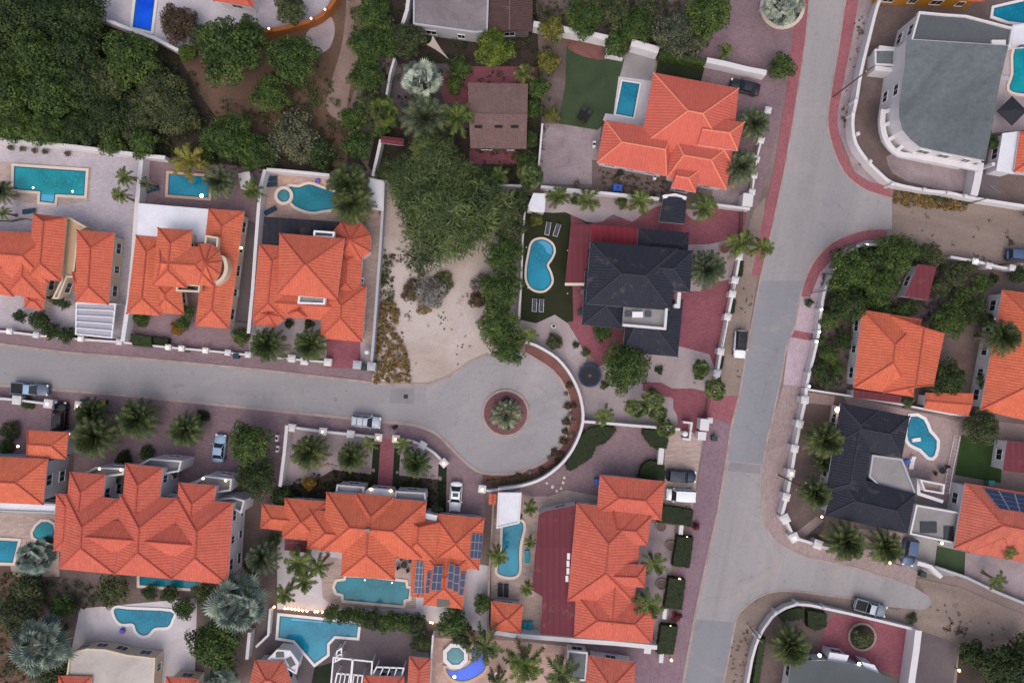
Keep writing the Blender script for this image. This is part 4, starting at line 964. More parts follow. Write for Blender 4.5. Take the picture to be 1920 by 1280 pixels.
W_('short white wall above the grey deck', [(1184, 80), (1235, 95)], 2.2, .95)
W_('white wall along the mauve driveway with the dark blue car', [(1325, 113), (1360, 120), (1400, 130), (1437, 137)], 1.9, .7)
W_('low white garden rail at the lawn corner', [(1138, 90), (1136, 104), (1168, 110)], .9, .2)
W_('thin white wall between pale gravel and the leafy strip', [(1017, 232), (1012, 290), (1007, 346)], 1.8, .2)
W_('white wall between the palm bed and the bare garden', [(1014, 350), (1060, 355), (1120, 361), (1180, 367), (1236, 373)], 1.8, .35)
W_('white wall from the black gazebo to the gate pier', [(1302, 380), (1350, 385), (1406, 392)], 1.7, .3, pillars=[(1404, 376), (1411, 360), (1415, 328)], pw=.9)
W_('white pillar wall beside the two feathery palms on the red pavement', [(1440, 200), (1428, 262), (1418, 300), (1408, 380)], 1.3, .2, pillars=[(1441, 206), (1428, 262), (1419, 298)], pw=.95)
W_('white wall beside the turf and kidney pool', [(984, 395), (980, 450), (977, 540), (972, 602)], 1.8, .2)
W_('white roadside wall with pillars and clipped hedges by maroon terrace', [(1389, 462), (1387, 481), (1379, 525), (1374, 551), (1365, 594), (1352, 659), (1345, 700), (1338, 738)], 1.4, .28, pillars=[(1387, 481), (1379, 525), (1374, 551), (1365, 594), (1352, 659), (1345, 700)], pw=1.0)
W_('curved white wall around the turning circle', [(975, 638), (992, 643), (1010, 650), (1045, 672), (1072, 706), (1089, 747), (1093, 790), (1080, 830), (1057, 865), (1020, 895), (980, 910), (934, 917)], 1.7, .3, smooth=3)
W_('straight white wall between the gravel garden and mauve forecourt', [(1094, 790), (1134, 793), (1180, 797), (1230, 801), (1275, 805)], 1.6, .3)
W_('white wall at the bottom of the orange house with maroon annex', [(918, 1183), (960, 1190), (1078, 1200), (1150, 1205), (1232, 1213)], 2.2, .55)
W_('dark boundary wall beside the narrow turquoise pool', [(926, 922), (922, 1000), (917, 1080), (914, 1186)], 1.8, .2, m_stone)
W_('white wall on the west side of the gravel garden with round palms', [(538, 797), (533, 850), (525, 912)], 1.7, .4)
W_('white front wall with lit pillars before the gravel garden', [(540, 800), (605, 809), (657, 814), (709, 820)], 1.1, .3, pillars=[(546, 802), (605, 809, 1), (657, 814), (709, 820, 1)], pw=1.1)
W_('short curved white wall beside the white car', [(742, 823), (768, 826), (792, 835), (815, 850), (832, 867)], 1.0, .28, smooth=3, pillars=[(742, 823, 1), (792, 835), (832, 868, 1)], pw=1.1)
W_('short white wall by the driveway with one lit pillar', [(904, 918), (918, 920), (934, 918)], 1.2, .25, pillars=[(904, 917, 1)], pw=1.1)
W_('pale front wall with two lit pillars beside the black car', [(-40, 742), (0, 747), (36, 750), (89, 757)], 1.2, .25, pillars=[(30, 750), (89, 757, 1), (147, 761, 1)], pw=1.3)
W_('white perimeter wall curving round the grey flat-roofed house', [(1660, -20), (1645, 12), (1630, 70), (1615, 132), (1606, 187), (1600, 215), (1599, 240), (1605, 270), (1625, 300), (1647, 323), (1675, 344), (1735, 357), (1780, 362), (1820, 371), (1935, 389)], 1.8, .38, smooth=3, pillars=[(1606, 187), (1601, 212), (1610, 250), (1633, 302), (1675, 344), (1735, 355), (1780, 361), (1812, 367)], pw=.5)
W_('white cross wall in the yard of the grey flat-roofed house', [(1648, 90), (1672, 93), (1692, 92)], 2.4, .6)
W_('second white cross wall below the grey carport', [(1640, 128), (1676, 132)], 2.4, .6)
W_('tall white wall between bare yard and concrete side yard', [(1838, 305), (1832, 340), (1826, 366)], 2.0, 1.0)
W_('white roadside wall with lamps around the dense tree garden', [(1662, 458), (1625, 459), (1608, 462), (1585, 478), (1566, 504), (1553, 530), (1545, 550), (1540, 580), (1535, 622), (1530, 650), (1520, 690), (1512, 725)], 1.5, .32, smooth=2, pillars=[(1625, 459, 1), (1565, 504, 1), (1540, 580, 1), (1536, 622, 1), (1531, 640, 1), (1518, 700), (1517, 724, 1)], pw=.5, lit_mat=e_white)
W_('white wall with square pillars before the black-roofed house', [(1512, 727), (1510, 750), (1500, 795), (1491, 841), (1484, 887), (1475, 932), (1467, 962), (1472, 974)], 1.5, .38, pillars=[(1510, 750), (1500, 795), (1491, 841), (1484, 887, 1), (1475, 932)], pw=1.1)
W_('white wall bend with lit pillar at the junction corner', [(1474, 976), (1490, 1008), (1535, 1022), (1570, 1033), (1600, 1040)], 1.4, .32, pillars=[(1473, 973), (1490, 1008, 1), (1535, 1021)], pw=1.3)
W_('thin white wall between orange roof garden and the black roof', [(1515, 730), (1540, 734), (1600, 743), (1690, 758), (1780, 776), (1860, 785)], 1.6, .2)
W_('pale pier wall beside the blue car', [(1720, 1055), (1745, 1062), (1765, 1082)], 1.6, .5)
W_('low grey wall beside the dirt road and lawn', [(1752, 1062), (1812, 1082), (1870, 1110), (1945, 1140)], 1.0, .3, m_gwall)
W_('white kerb wall around the corner garden', [(1397, 1310), (1410, 1235), (1424, 1192), (1440, 1167), (1456, 1149), (1495, 1132), (1547, 1140), (1615, 1155), (1665, 1167), (1722, 1181)], 1.3, .3, smooth=2, pillars=[(1425, 1192), (1456, 1149), (1495, 1132), (1547, 1140)], pw=.5)
W_('thick cream wall beside the red forecourt', [(1722, 1181), (1718, 1215), (1710, 1270), (1705, 1310)], 2.2, .9, m_wall, top=m_wall)
W_('white wall beside the concrete terrace with spiral steps', [(1722, 900), (1722, 925), (1768, 940)], 2.2, .4)
W_('white wall at the lower tree garden and dirt road', [(1782, 482), (1830, 490), (1870, 500), (1915, 508)], 1.5, .3, pillars=[(1830, 490, 1), (1856, 498), (1900, 502)], pw=.9, lit_mat=e_white)
W_('white wall west of the T-shaped pool', [(507, 1140), (503, 1190), (480, 1212)], 1.2, .25)
W_('thin wall between grey terrace and peach terrace', [(812, 1190), (808, 1240), (805, 1310)], 1.8, .2)
W_('white post wall beside the big dark round tree', [(468, 1185), (463, 1235)], 1.8, .4)
for lab, pts in (('black sliding gate near the roadside palms', [(1393, 395), (1390, 455)]), ('black picket gate between two pillars on the verge', [(1378, 530), (1375, 548)]), ('long black gate below the clipped roadside hedges', [(1363, 600), (1353, 655)]), ('black driveway gate at the red crossing', [(1333, 745), (1324, 782)])):
    fence(lab, pts, 1.6, .2, m_dkm, 'gate', 'gate')
W_('small white open enclosure with stored pots by the gate piers', [(1281, 791), (1297, 793), (1295, 807)], 1.3, .22)
W_('lower small white enclosure around the round tank', [(1295, 808), (1293, 824), (1280, 822)], 1.3, .22)
fence('white slatted ladder fence beside the green lawn', [(1801, 818), (1790, 870), (1780, 925)], 1.6, .5, m_frame)
fence('thin dark fence across the narrow alley', [(436, 603), (467, 606)], 1.5)
fence('dark curved railing beside the left terrace', [(-30, 412), (18, 414), (40, 409), (62, 414)], 1.0)
# ================================================================== HOUSES
HS = []
def house(*a, **k): h = House(*a, **k); HS.append(h); return h
# far left pair
h = house('house', 'large orange-roofed house below the rectangular teal pool', at=(60, 490), wall=m_cwall, roof=m_tile)
h.hip([(-110, 428), (98, 437), (92, 532), (-110, 512)], 3.4, .45, (1, .9)).hip([(62, 400), (125, 408), (114, 527), (52, 520)], 3.7, .5, (.45, .9)).hip([(18, 452), (98, 458), (84, 562), (13, 551)], 3.1, .42).hip([(45, 548), (86, 553), (80, 582), (46, 576)], 2.6, .4).hip([(-70, 470), (40, 478), (25, 556), (-80, 540)], 3.2, .45)
h.flat([(120, 410), (132, 408), (164, 426), (150, 434), (140, 520), (128, 520), (112, 560), (100, 560), (118, 524)], 2.5, m_swall, .3)
h = house('house', 'long narrow orange-roofed house beside the lavender terrace', at=(178, 500), wall=m_cwall, roof=m_tile)
h.hip([(144, 431), (215, 436), (203, 571), (141, 566)], 3.6, .42, (1, .9)); h.hip([(136, 510), (160, 512), (158, 545), (138, 545)], 3.2, .4, (.4, .9), 'x')
# white flat roof + turret
h = house('house', 'orange-roofed house with white flat roof and curved parapet', at=(345, 500), wall=m_cwall, roof=m_tile6)
h.flat([(260, 381), (391, 392), (386, 455), (256, 448)], 3.0, m_flatw, 0).hip([(391, 391), (458, 396), (429, 616), (366, 611)], 3.2, .36).hip([(255, 441), (312, 446), (302, 592), (237, 588)], 3.1, .42).hip([(284, 522), (338, 527), (345, 590), (288, 586)], 2.8, .36)
h.hip([(296, 427), (361, 431), (350, 540), (286, 534)], 5.4, .42, (.9, .9)).hip([(300, 458), (408, 465), (400, 536), (294, 530)], 5.3, .4, (.3, .9))
h.pyr([(396, 456), (411, 468), (416, 490), (412, 514), (400, 532), (372, 534), (372, 456)], (384, 494), 5.2, 1.4)
h.flat([(388, 442), (412, 446), (410, 470), (386, 462)], 4.6, m_conc, .5, wall=False)
h.beam('parapet', smooth_open([(410, 480), (420, 485), (424, 502), (418, 520), (404, 532)], 3), .5, 3.2, 5.0)
h.flat([(334, 532), (378, 535), (376, 548), (333, 546)], 4.2, m_glass, .5); h.lamp(453, 465, 3.0)
# pyramid house
h = house('house', 'orange pyramid-roofed house with charcoal sheet annex', at=(580, 520), wall=m_wall)
h.flat([(495, 406), (640, 416), (628, 470), (491, 458)], 3.0, m_charc, 0).hip([(486, 457), (548, 463), (535, 602), (473, 597)], 3.2, .4).hip([(606, 530), (688, 537), (679, 641), (600, 634)], 3.1, .42).hip([(628, 458), (680, 470), (675, 560), (622, 556)], 3.0, .4).hip([(498, 540), (640, 550), (628, 602), (500, 592)], 3.0, .36, (.4, .4))
h.pyr([(640, 416), (677, 417), (695, 440), (695, 472), (677, 487), (640, 480), (622, 455), (622, 435)], (656, 450), 3.3, 1.7).pyr([(476, 584), (500, 576), (530, 580), (536, 594), (517, 613), (474, 609)], (503, 590), 2.8, 1.3).pyr([(540, 588), (566, 572), (574, 594)], (558, 583), 3.2, .9, .1)
h.hip([(524, 437), (646, 447), (632, 561), (520, 551)], 5.5, .46)
h.flat([(590, 433), (629, 436), (627, 447), (589, 445)], 4.8, m_slate, .45, m_frame); h.flat([(562, 553), (612, 557), (610, 571), (560, 569)], 4.3, m_conc, .5, m_frame)
# brown roof, grey roof
h = house('house', 'house with a low brown shingle roof in the leafy garden', at=(935, 215), wall=m_dkconc, roof=m_brown)
h.hip([(877, 155), (990, 157), (987, 279), (882, 278)], 3.2, .16, (0, 0), 'x', mat=m_brown, cap=m_cap_b)
for x in (897, 935, 965): h.box('roof_vent', x, 238, (1.1, .35, .22), m_dkm)
h = house('house', 'weathered grey flat-roofed house at the top edge', at=(845, 10), wall=m_gwall)
h.flat([(775, -60), (918, -60), (914, 60), (892, 62), (775, 46)], 3.6, m_flatc, .12)
h = house('house', 'dark brown shingle-roofed house beside the weathered flat roof', at=(955, 5), wall=m_dkconc)
h.hip([(914, -60), (1000, -60), (998, 58), (912, 62)], 3.2, .16, (0, 0), 'y', mat=m_dkbrown, cap=m_cap_b)
h = house('shed', 'small maroon lean-to shed below the fan-shaped palm', cat='shed', at=(735, 262)); h.hip([(714, 255), (757, 260), (756, 273), (714, 268)], 2.4, .2, (0, 0), mat=m_maroof, cap=m_cap_m)
# salmon house
h = house('house', 'salmon-roofed house with pale ridge tiles beside small blue pool', at=(1280, 240), roof=m_tile4, cap=m_cap_l)
h.hip([(1225, 136), (1385, 166), (1372, 306), (1200, 275)], 3.4, .44).hip([(1134, 225), (1262, 245), (1250, 330), (1119, 305)], 3.2, .42, (.9, .3)).hip([(1262, 250), (1376, 268), (1362, 356), (1250, 334)], 3.3, .40, (.5, .95)).hip([(1316, 220), (1396, 229), (1383, 283), (1308, 272)], 4.3, .44, (.05, .95)).hip([(1270, 312), (1314, 318), (1304, 361), (1258, 352)], 3.7, .42, (.05, .95))
# black house
h = house('house', 'black-tiled house with red patio roof and kidney pool', at=(1195, 540), roof=m_black, cap=m_cap_k)
h.flat([(1071, 420), (1110, 422), (1105, 453), (1097, 535), (1060, 530)], 2.9, m_maroof, 0, wall=False).flat([(1110, 421), (1199, 428), (1196, 470), (1105, 462)], 3.0, m_redroof, 0)
h.hip([(1197, 428), (1292, 436), (1289, 485), (1194, 478)], 3.2, .4, (.95, .6)).hip([(1097, 506), (1180, 513), (1169, 617), (1091, 609)], 3.2, .42, (.3, .95)).hip([(1176, 560), (1281, 562), (1271, 669), (1168, 660)], 3.3, .4, (.3, 1))
h.hip([(1107, 452), (1270, 466), (1258, 582), (1098, 570)], 5.4, .42).hip([(1192, 461), (1299, 470), (1294, 548), (1188, 540)], 5.2, .4, (.4, .95))
h.flat([(1170, 573), (1251, 578), (1247, 617), (1168, 610)], 5.0, m_conc, 0); h.beam('parapet', [(1250, 578), (1247, 616), (1168, 609)], .35, 4.9, 5.9); h.beam('parapet', [(1274, 548), (1272, 574), (1264, 573)], .5, 3, 4.8)
h.box('table', 1194, 590, (1.5, .8, .75), m_frame); 
for x in (1177, 1215): h.box('chair', x, 589, (.8, .75, .5), m_slate)
h.box('gutter_stone', 1079, 533, (3.1, .4, .2), m_coping, 2.8)
for x, y in ((1062, 533),): h.box('patio_post', x, y, (.25, .25, 2.7), m_coping, 0)
h = house('gazebo', 'black-roofed square gazebo with white front by the palm bed', cat='gazebo', at=(1264, 394), roof=m_black, cap=m_cap_k)
h.hip([(1244, 368), (1287, 372), (1284, 420), (1235, 416)], 2.8, .22, (0, 0), 'y', caps=False); h.beam('fascia', [(1243, 369), (1266, 366), (1287, 372)], .5, 2.5, 2.95, m_frame)
h = house('canopy', 'white flat canopy at the corner of the turf', cat='canopy', at=(1008, 378)); h.flat([(1000, 362), (1024, 363), (1021, 398), (987, 394)], 2.8, m_flatw, 0, over=.1)
# orange house with maroon annex
h = house('house', 'long orange-roofed house with maroon sheet annex by the main road', at=(1140, 1050), roof=m_tile2)
h.flat([(1010, 965), (1022, 958), (1082, 946), (1080, 1194), (1013, 1188), (1017, 1118), (997, 1105)], 3.0, m_maroof, 0)
for x, y in ((1066, 1042), (1065, 1056), (1065, 1070), (1063, 1084)): h.box('skylight', x, y, (.42, .9, .14), m_frame)
h.hip([(1125, 890), (1247, 902), (1240, 975), (1119, 963)], 3.6, .42).hip([(1150, 958), (1221, 968), (1214, 1022), (1144, 1020)], 3.9, .4, (.3, .95)).hip([(1081, 943), (1205, 955), (1190, 1130), (1064, 1126)], 3.5, .42).hip([(1080, 1112), (1232, 1128), (1222, 1206), (1076, 1194)], 3.3, .42).hip([(1150, 1056), (1212, 1058), (1209, 1101), (1146, 1098)], 4.3, .44, (.05, .8)).hip([(1114, 1078), (1190, 1085), (1184, 1168), (1108, 1161)], 3.3, .40, (0, 0), 'y').hip([(1180, 1140), (1229, 1146), (1224, 1192), (1176, 1188)], 3.0, .4, (.1, .95))
h = house('pool_hut', 'small orange-roofed hut at the end of narrow pool', cat='hut', at=(950, 1153), roof=m_tile6); h.hip([(921, 1126), (981, 1133), (976, 1186), (920, 1180)], 2.6, .42)
h = house('canopy', 'white flat-roofed annex above the narrow turquoise pool', cat='annex', at=(953, 950)); h.flat([(934, 923), (978, 923), (974, 980), (931, 990)], 2.9, m_flatw, .12)
h = house('shed', 'tiny terracotta lean-to beside the white annex', cat='shed', at=(925, 932)); h.hip([(917, 925), (931, 926), (930, 945), (916, 945)], 2.2, .25, (0, 0))
# star-shaped house with solar panels
h = house('house', 'star-shaped orange roof house with solar panels and wide pool', at=(695, 1000), roof=m_tile3)
h.hip([(491, 944), (566, 951), (560, 998), (488, 990)], 3.0, .42, (.95, .3)).hip([(534, 933), (615, 940), (602, 1016), (529, 1008)], 3.3, .46).flat([(534, 1010), (580, 1014), (577, 1036), (533, 1031)], 2.7, m_maroof)
h.hip([(580, 955), (668, 962), (660, 1038), (575, 1028)], 3.9, .46, (1, .3)).hip([(752, 966), (825, 979), (816, 1052), (744, 1046)], 3.9, .46, (.3, 1)).hip([(612, 922), (800, 940), (790, 1046), (604, 1032)], 4.2, .5).hip([(667, 924), (738, 931), (732, 1000), (660, 1000)], 4.4, .56, (1, .3), 'y').hip([(645, 968), (747, 976), (740, 1087), (639, 1079)], 4.1, .52, (.2, 1), 'y')
h.hip([(812, 962), (909, 971), (898, 1068), (804, 1058)], 3.2, .38).hip([(772, 1046), (806, 1048), (798, 1120), (769, 1117)], 2.7, .15, (0, 0)).hip([(795, 1036), (878, 1046), (868, 1141), (794, 1134)], 3.6, .3)
h.flat([(633, 907), (684, 911), (682, 926), (631, 922)], 3.2, m_conc, .5, m_gwall); h.flat([(742, 919), (798, 922), (800, 940), (740, 936)], 3.2, m_conc, .5, m_gwall); h.flat([(684, 921), (692, 914), (736, 918), (742, 930), (684, 930)], 2.8, m_flatw); h.lamp(696, 916, 2.9); h.lamp(733, 919, 2.9)
h.flat([(796, 961), (820, 966), (818, 976), (795, 972)], 3.6, m_flatw)
h.solar([(781, 1051), (800, 1052), (796, 1113), (776, 1112)], 3, 5); h.solar([(801, 1071), (809, 1072), (804, 1112), (797, 1112)], 1, 3); h.solar([(813, 1060), (831, 1061), (826, 1107), (808, 1106)], 2, 3); h.solar([(842, 1057), (852, 1058), (848, 1104), (838, 1103)], 1, 3); h.solar([(853, 1060), (863, 1061), (859, 1110), (849, 1108)], 1, 3); h.solar([(864, 1072), (874, 1073), (869, 1116), (860, 1115)], 1, 3); h.solar([(885, 1000), (906, 1002), (902, 1047), (881, 1046)], 3, 3)
h.box('skylight', 831, 1128, (1.7, 1.3, .2), m_glass); h.box('chimney_pot', 690, 993, (.7, .5, .5), m_stone)
# townhouse block
h = house('townhouse', 'tall terrace house with three parallel orange hip roofs', at=(275, 980), roof=m_tile2)
h.hip([(105, 925), (152, 929), (142, 1037), (100, 1032)], 6.0, .3, (1, 1), 'y').hip([(122, 925), (224, 935), (215, 1076), (111, 1066)], 6.3, .5).hip([(225, 926), (331, 934), (321, 1085), (216, 1076)], 6.4, .5).hip([(331, 932), (437, 942), (427, 1096), (322, 1085)], 6.3, .5).hip([(131, 884), (198, 890), (188, 970), (122, 965)], 6.1, .48, (1, .3), 'y').hip([(235, 868), (305, 876), (296, 970), (228, 965)], 6.3, .5, (1, .3), 'y').hip([(335, 904), (405, 910), (398, 975), (330, 970)], 6.1, .48, (1, .3), 'y')
h.hip([(158, 972), (268, 980), (262, 1036), (152, 1028)], 6.6, .62, (.1, .1), 'x').hip([(262, 980), (372, 988), (366, 1044), (256, 1036)], 6.6, .62, (.1, .1), 'x')
for q in ([(166, 884), (184, 874), (238, 876), (236, 888), (200, 892), (166, 892)], [(268, 868), (285, 858), (345, 862), (340, 882), (306, 888), (270, 880)], [(362, 908), (388, 890), (438, 896), (436, 918), (406, 922), (362, 916)], [(405, 934), (440, 930), (462, 936), (456, 960), (436, 950), (405, 944)]):
    h.flat(q, 3.6, m_conc, .7, over=.05)
for x, y in ((188, 878), (228, 880), (382, 896), (424, 900)): h.lamp(x, y, 4.2)
h = house('house', 'grey two-storey house with orange roof at the left edge', at=(40, 890), wall=m_gwall, roof=m_tile6)
h.hip([(-90, 852), (90, 860), (81, 946), (-100, 938)], 5.8, .45).hip([(51, 806), (129, 810), (124, 861), (51, 856)], 5.2, .4, (.3, .95)); h.flat([(-80, 935), (110, 944), (106, 962), (-80, 955)], 3.0, m_flatw, .25); h.lamp(130, 813, 4.5); h.lamp(35, 836, 3.2)
# bottom edge
h = house('house', 'orange hip-roofed house with white bay beside T-shaped pool', at=(510, 1262), roof=m_tile5); h.hip([(478, 1237), (532, 1238), (555, 1300), (462, 1300)], 3.0, .4); h.flat([(502, 1235), (520, 1216), (545, 1218), (561, 1240), (556, 1262), (535, 1250)], 2.6, m_flatw, .2)
h.box('skylight', 525, 1226, (1.2, .8, .15), m_glass); h.box('skylight', 545, 1240, (.9, 1.4, .15), m_glass, rz=.5)
h = house('house', 'white house with pergola frames at the bottom edge', at=(690, 1265), roof=m_tile2); h.hip([(682, 1266), (758, 1268), (756, 1310), (680, 1310)], 3.0, .4)
h = house('house', 'narrow orange-roofed building beside the octagonal spa', at=(787, 1255), roof=m_tile5); h.hip([(767, 1229), (808, 1234), (804, 1320), (762, 1315)], 3.0, .42)
h = house('house', 'plain orange hip-roofed house at the bottom by the main road', at=(1145, 1262), roof=m_tile5); h.hip([(1104, 1228), (1192, 1241), (1186, 1330), (1092, 1325)], 3.0, .4); h.flat([(1064, 1218), (1102, 1222), (1098, 1275), (1062, 1272)], 2.6, m_flatg, .15)
for x, y in ((1126, 1226), (1161, 1232)): h.box('air_conditioner', x, y, (.95, .6, .6), m_frame, 0)
h = house('house', 'pale flat-roofed building below the flower-shaped pool', at=(205, 1250), wall=m_cwall); h.flat([(132, 1222), (165, 1214), (200, 1216), (240, 1226), (292, 1232), (286, 1330), (118, 1330)], 2.8, m_flats, .2); h.hip([(110, 1266), (172, 1268), (168, 1330), (104, 1330)], 3.2, .4, mat=m_tile2); h.hip([(312, 1268), (372, 1272), (368, 1330), (306, 1330)], 3.2, .4, mat=m_tile2)
# top edge
h = house('house', 'orange-roofed house cut by the top edge above the wild trees', at=(440, -10), roof=m_tile2); h.hip([(398, -60), (484, -60), (474, 14), (400, 2)], 3.0, .42)
h = house('house', 'yellow house with orange tiles along the top edge', at=(1745, -15), wall=m_ywall, roof=m_tile2); h.hip([(1655, -80), (1850, -70), (1845, 3), (1650, -8)], 3.4, .42)
# grey house
h = house('house', 'grey flat-roofed white house with rounded corner porch', at=(1780, 165), wall=m_wall)
h.flat([(1721, 24), (1765, 28), (1809, 31), (1897, 54), (1891, 90), (1706, 78)], 5.4, m_flatd, .35, pm=m_wall)
h.flat([(1699, 74), (1891, 86), (1875, 152), (1859, 245), (1847, 301), (1760, 284), (1725, 276), (1707, 262), (1692, 244), (1686, 222), (1685, 200), (1696, 122)], 6.0, m_flatg, 0)
ring_o = [(1657, 205), (1655, 232), (1662, 262), (1675, 280), (1692, 290), (1712, 292), (1775, 304), (1840, 316)]; ring_i = [(1679, 205), (1678, 225), (1684, 246), (1698, 265), (1714, 274), (1775, 290), (1840, 302)]
h.beam('porch_beam', smooth_open(ring_o, 3), .75, 2.7, 3.2); h.beam('porch_beam', smooth_open(ring_i, 3), .5, 2.7, 3.3)
for a, b in (((1657, 210), (1684, 203)), ((1656, 236), (1680, 226)), ((1664, 264), (1686, 250)), ((1680, 284), (1700, 268)), ((1712, 292), (1718, 276)), ((1800, 310), (1815, 300))): h.beam('porch_beam', [a, b], .55, 2.7, 3.25)
for a in ring_o: h.box('porch_column', a[0], a[1], (.45, .45, 2.7), m_wall, 0)
h.flat([(1640, 93), (1690, 93), (1687, 124), (1640, 122)], 2.5, m_flatg, .1, over=.2)
h.box('roof_hatch', 1870, 146, (3.2, .7, .3), m_gwall, rz=-.15); h.box('roof_hatch', 1870, 82, (2.0, .8, .35), m_wall); h.lamp(1682, 187, 3.2, e_gold); h.lamp(1680, 212, 3.3, e_gold)
h = house('house', 'white house corner with orange roof at the right edge by pool', at=(1930, 285)); h.hip([(1912, 246), (2000, 250), (1990, 330), (1901, 322)], 3.0, .42); h.flat([(1880, 250), (1911, 246), (1900, 326), (1868, 320)], 2.6, m_flatw)
# east middle
h = house('house', 'vivid orange-roofed house in the dense tree garden', at=(1675, 665), roof=m_tile3)
h.hip([(1616, 580), (1728, 598), (1713, 744), (1600, 727)], 3.5, .4).hip([(1672, 592), (1771, 626), (1751, 722), (1656, 736)], 3.7, .44, (.12, .12), 'y').hip([(1737, 736), (1826, 737), (1816, 780), (1733, 766)], 2.8, .2, (0, 0), 'x'); h.flat([(1600, 730), (1690, 742), (1690, 756), (1600, 745)], 2.4, m_maroof)
h = house('summer_house', 'maroon-roofed summer house among the dense trees', cat='summer house', at=(1725, 528)); h.flat([(1722, 495), (1756, 500), (1740, 563), (1696, 556)], 2.8, m_maroof)
h = house('house', 'orange-roofed house with white side wall at the right edge', at=(1900, 665), roof=m_tile3); h.hip([(1880, 543), (2010, 560), (1975, 800), (1838, 768)], 3.6, .42); h.lamp(1866, 598, 2.2)
h = house('house', 'black-tiled L-shaped house with concrete terrace and angular pool', at=(1620, 880), roof=m_black, cap=m_cap_k)
h.hip([(1576, 755), (1706, 780), (1691, 858), (1562, 834)], 3.6, .42).hip([(1576, 756), (1648, 770), (1618, 932), (1549, 918)], 3.6, .42, (.9, .6)).hip([(1568, 886), (1717, 925), (1702, 1000), (1546, 966)], 3.4, .42); h.flat([(1634, 852), (1690, 860), (1716, 926), (1652, 916), (1628, 892)], 3.0, m_conc, .3, m_gwall); h.lamp(1570, 768, 3.0, e_warm, .4); h.lamp(1540, 968, 2.4)
h = house('house', 'orange-roofed house with dark solar panels at the right edge', at=(1875, 980), roof=m_tile5); h.hip([(1810, 905), (1990, 935), (1955, 1062), (1788, 1027)], 3.8, .42); h.hip([(1830, 975), (1920, 990), (1900, 1050), (1815, 1035)], 3.6, .42, (.3, .95), 'y'); h.solar([(1843, 915), (1932, 930), (1932, 962), (1874, 953)], 3, 4)
h = house('annex', 'maroon flat-roofed annex beside the green lawn', cat='annex', at=(1910, 858)); h.flat([(1888, 826), (1960, 834), (1956, 890), (1880, 882)], 2.8, m_maroof)
h = house('house', 'slate grey flat-roofed house with bright entrance lamps', at=(1590, 1280), wall=m_wall); h.flat([(1484, 1240), (1550, 1237), (1610, 1246), (1672, 1272), (1690, 1330), (1470, 1330)], 3.0, m_flatd, .0, over=.4); h.lamp(1536, 1227, 3.0, e_white, .24); h.lamp(1610, 1243, 3.0, e_white, .24); h.flat([(1556, 1222), (1592, 1228), (1586, 1242), (1552, 1236)], 2.6, m_flatw); h.flat([(1616, 1240), (1640, 1246), (1650, 1264), (1622, 1254)], 2.6, m_flatw)
h = house('stair_tower', 'open white stair tower beside the concrete terrace', cat='stair tower', at=(1742, 912)); h.flat([(1720, 897), (1766, 906), (1764, 924), (1728, 918)], 2.4, m_stone, .7)
h = house('shed', 'white storage shed beside the striped red path wall', cat='shed', at=(705, 365)); h.flat([(691, 333), (721, 340), (719, 395), (692, 390)], 2.0, m_flatw, .12)
h = house('shed', 'grey concrete garden room with roof openings by black house', cat='garden room', at=(1745, 975)); h.flat([(1716, 945), (1800, 960), (1790, 1018), (1704, 1000)], 2.8, m_conc, .3); h.box('skylight', 1740, 988, (2.4, 1.6, .2), m_glass); h.box('skylight', 1778, 1000, (1.4, 2.2, .2), m_glass)
h = house('shed', 'white corner block between the corner pools and grey house', cat='shed', at=(1915, 70)); h.flat([(1898, 48), (1960, 40), (1960, 78), (1896, 84)], 2.6, m_flatw, .1)
for h in HS: h.windows()
# ================================================================== POOLS
pool('rectangular teal pool with two underwater lamps and end steps', [(27, 312), (161, 321), (158, 367), (104, 364), (102, 381), (75, 378), (76, 359), (26, 355)], w_teal, m_coping, lights=[(62, 352), (136, 359)], steps=[(78, 364), (102, 366), (101, 379), (77, 376)])
pool('small blue rectangular pool with one bright lamp under a palm', [(317, 326), (394, 332), (391, 371), (315, 365)], w_blue, m_scoping, lights=[(378, 367, .35)])
pool('wavy sea-green pool beside the round spa', [(540, 352), (560, 352), (580, 346), (605, 354), (627, 361), (645, 368), (645, 384), (622, 392), (605, 394), (587, 397), (565, 392), (547, 380)], w_sea, m_coping, 3)
o = pool('round raised spa with cream rim', [(532 + 11.5 * cos(i * pi / 10), 367 + 11.5 * sin(i * pi / 10)) for i in range(20)], w_spa, m_coping, 0, .5, z=.5, name='spa', cat='spa')
pool('royal blue pool on the terrace above wild trees', [(257, -20), (293, -20), (283, 59), (249, 51)], w_royal, m_wcoping)
pool('small blue rectangular pool beside the salmon-roofed house', [(1167, 153), (1199, 158), (1187, 220), (1155, 214)], w_blue, m_wcoping, cw=.25)
pool('kidney-shaped sky blue pool set in dark turf', [(999, 455), (1017, 449), (1033, 457), (1038, 470), (1033, 484), (1025, 497), (1031, 512), (1034, 527), (1028, 538), (1016, 545), (999, 541), (989, 527), (988, 505), (992, 480)], w_sky, m_coping, 4, .34, steps=[(1008, 453), (1020, 451), (1032, 458), (1036, 468), (1033, 478), (1026, 474), (1020, 462)])
pool('long narrow turquoise pool beside the maroon sheet roof', [(944, 982), (952, 977), (966, 976), (979, 979), (981, 992), (975, 1017), (973, 1040), (973, 1068), (966, 1079), (950, 1080), (934, 1074), (934, 1060), (941, 1030)], w_blue, m_coping, 3)
pool('wide teal pool with rounded end behind the star-shaped roof', [(650, 1081), (700, 1084), (760, 1091), (761, 1102), (768, 1103), (766, 1121), (757, 1123), (755, 1134), (700, 1129), (645, 1124), (644, 1113), (632, 1110), (628, 1100), (632, 1090), (648, 1088)], w_sea, m_coping, lights=[(684, 1087, .2), (735, 1092, .2)])
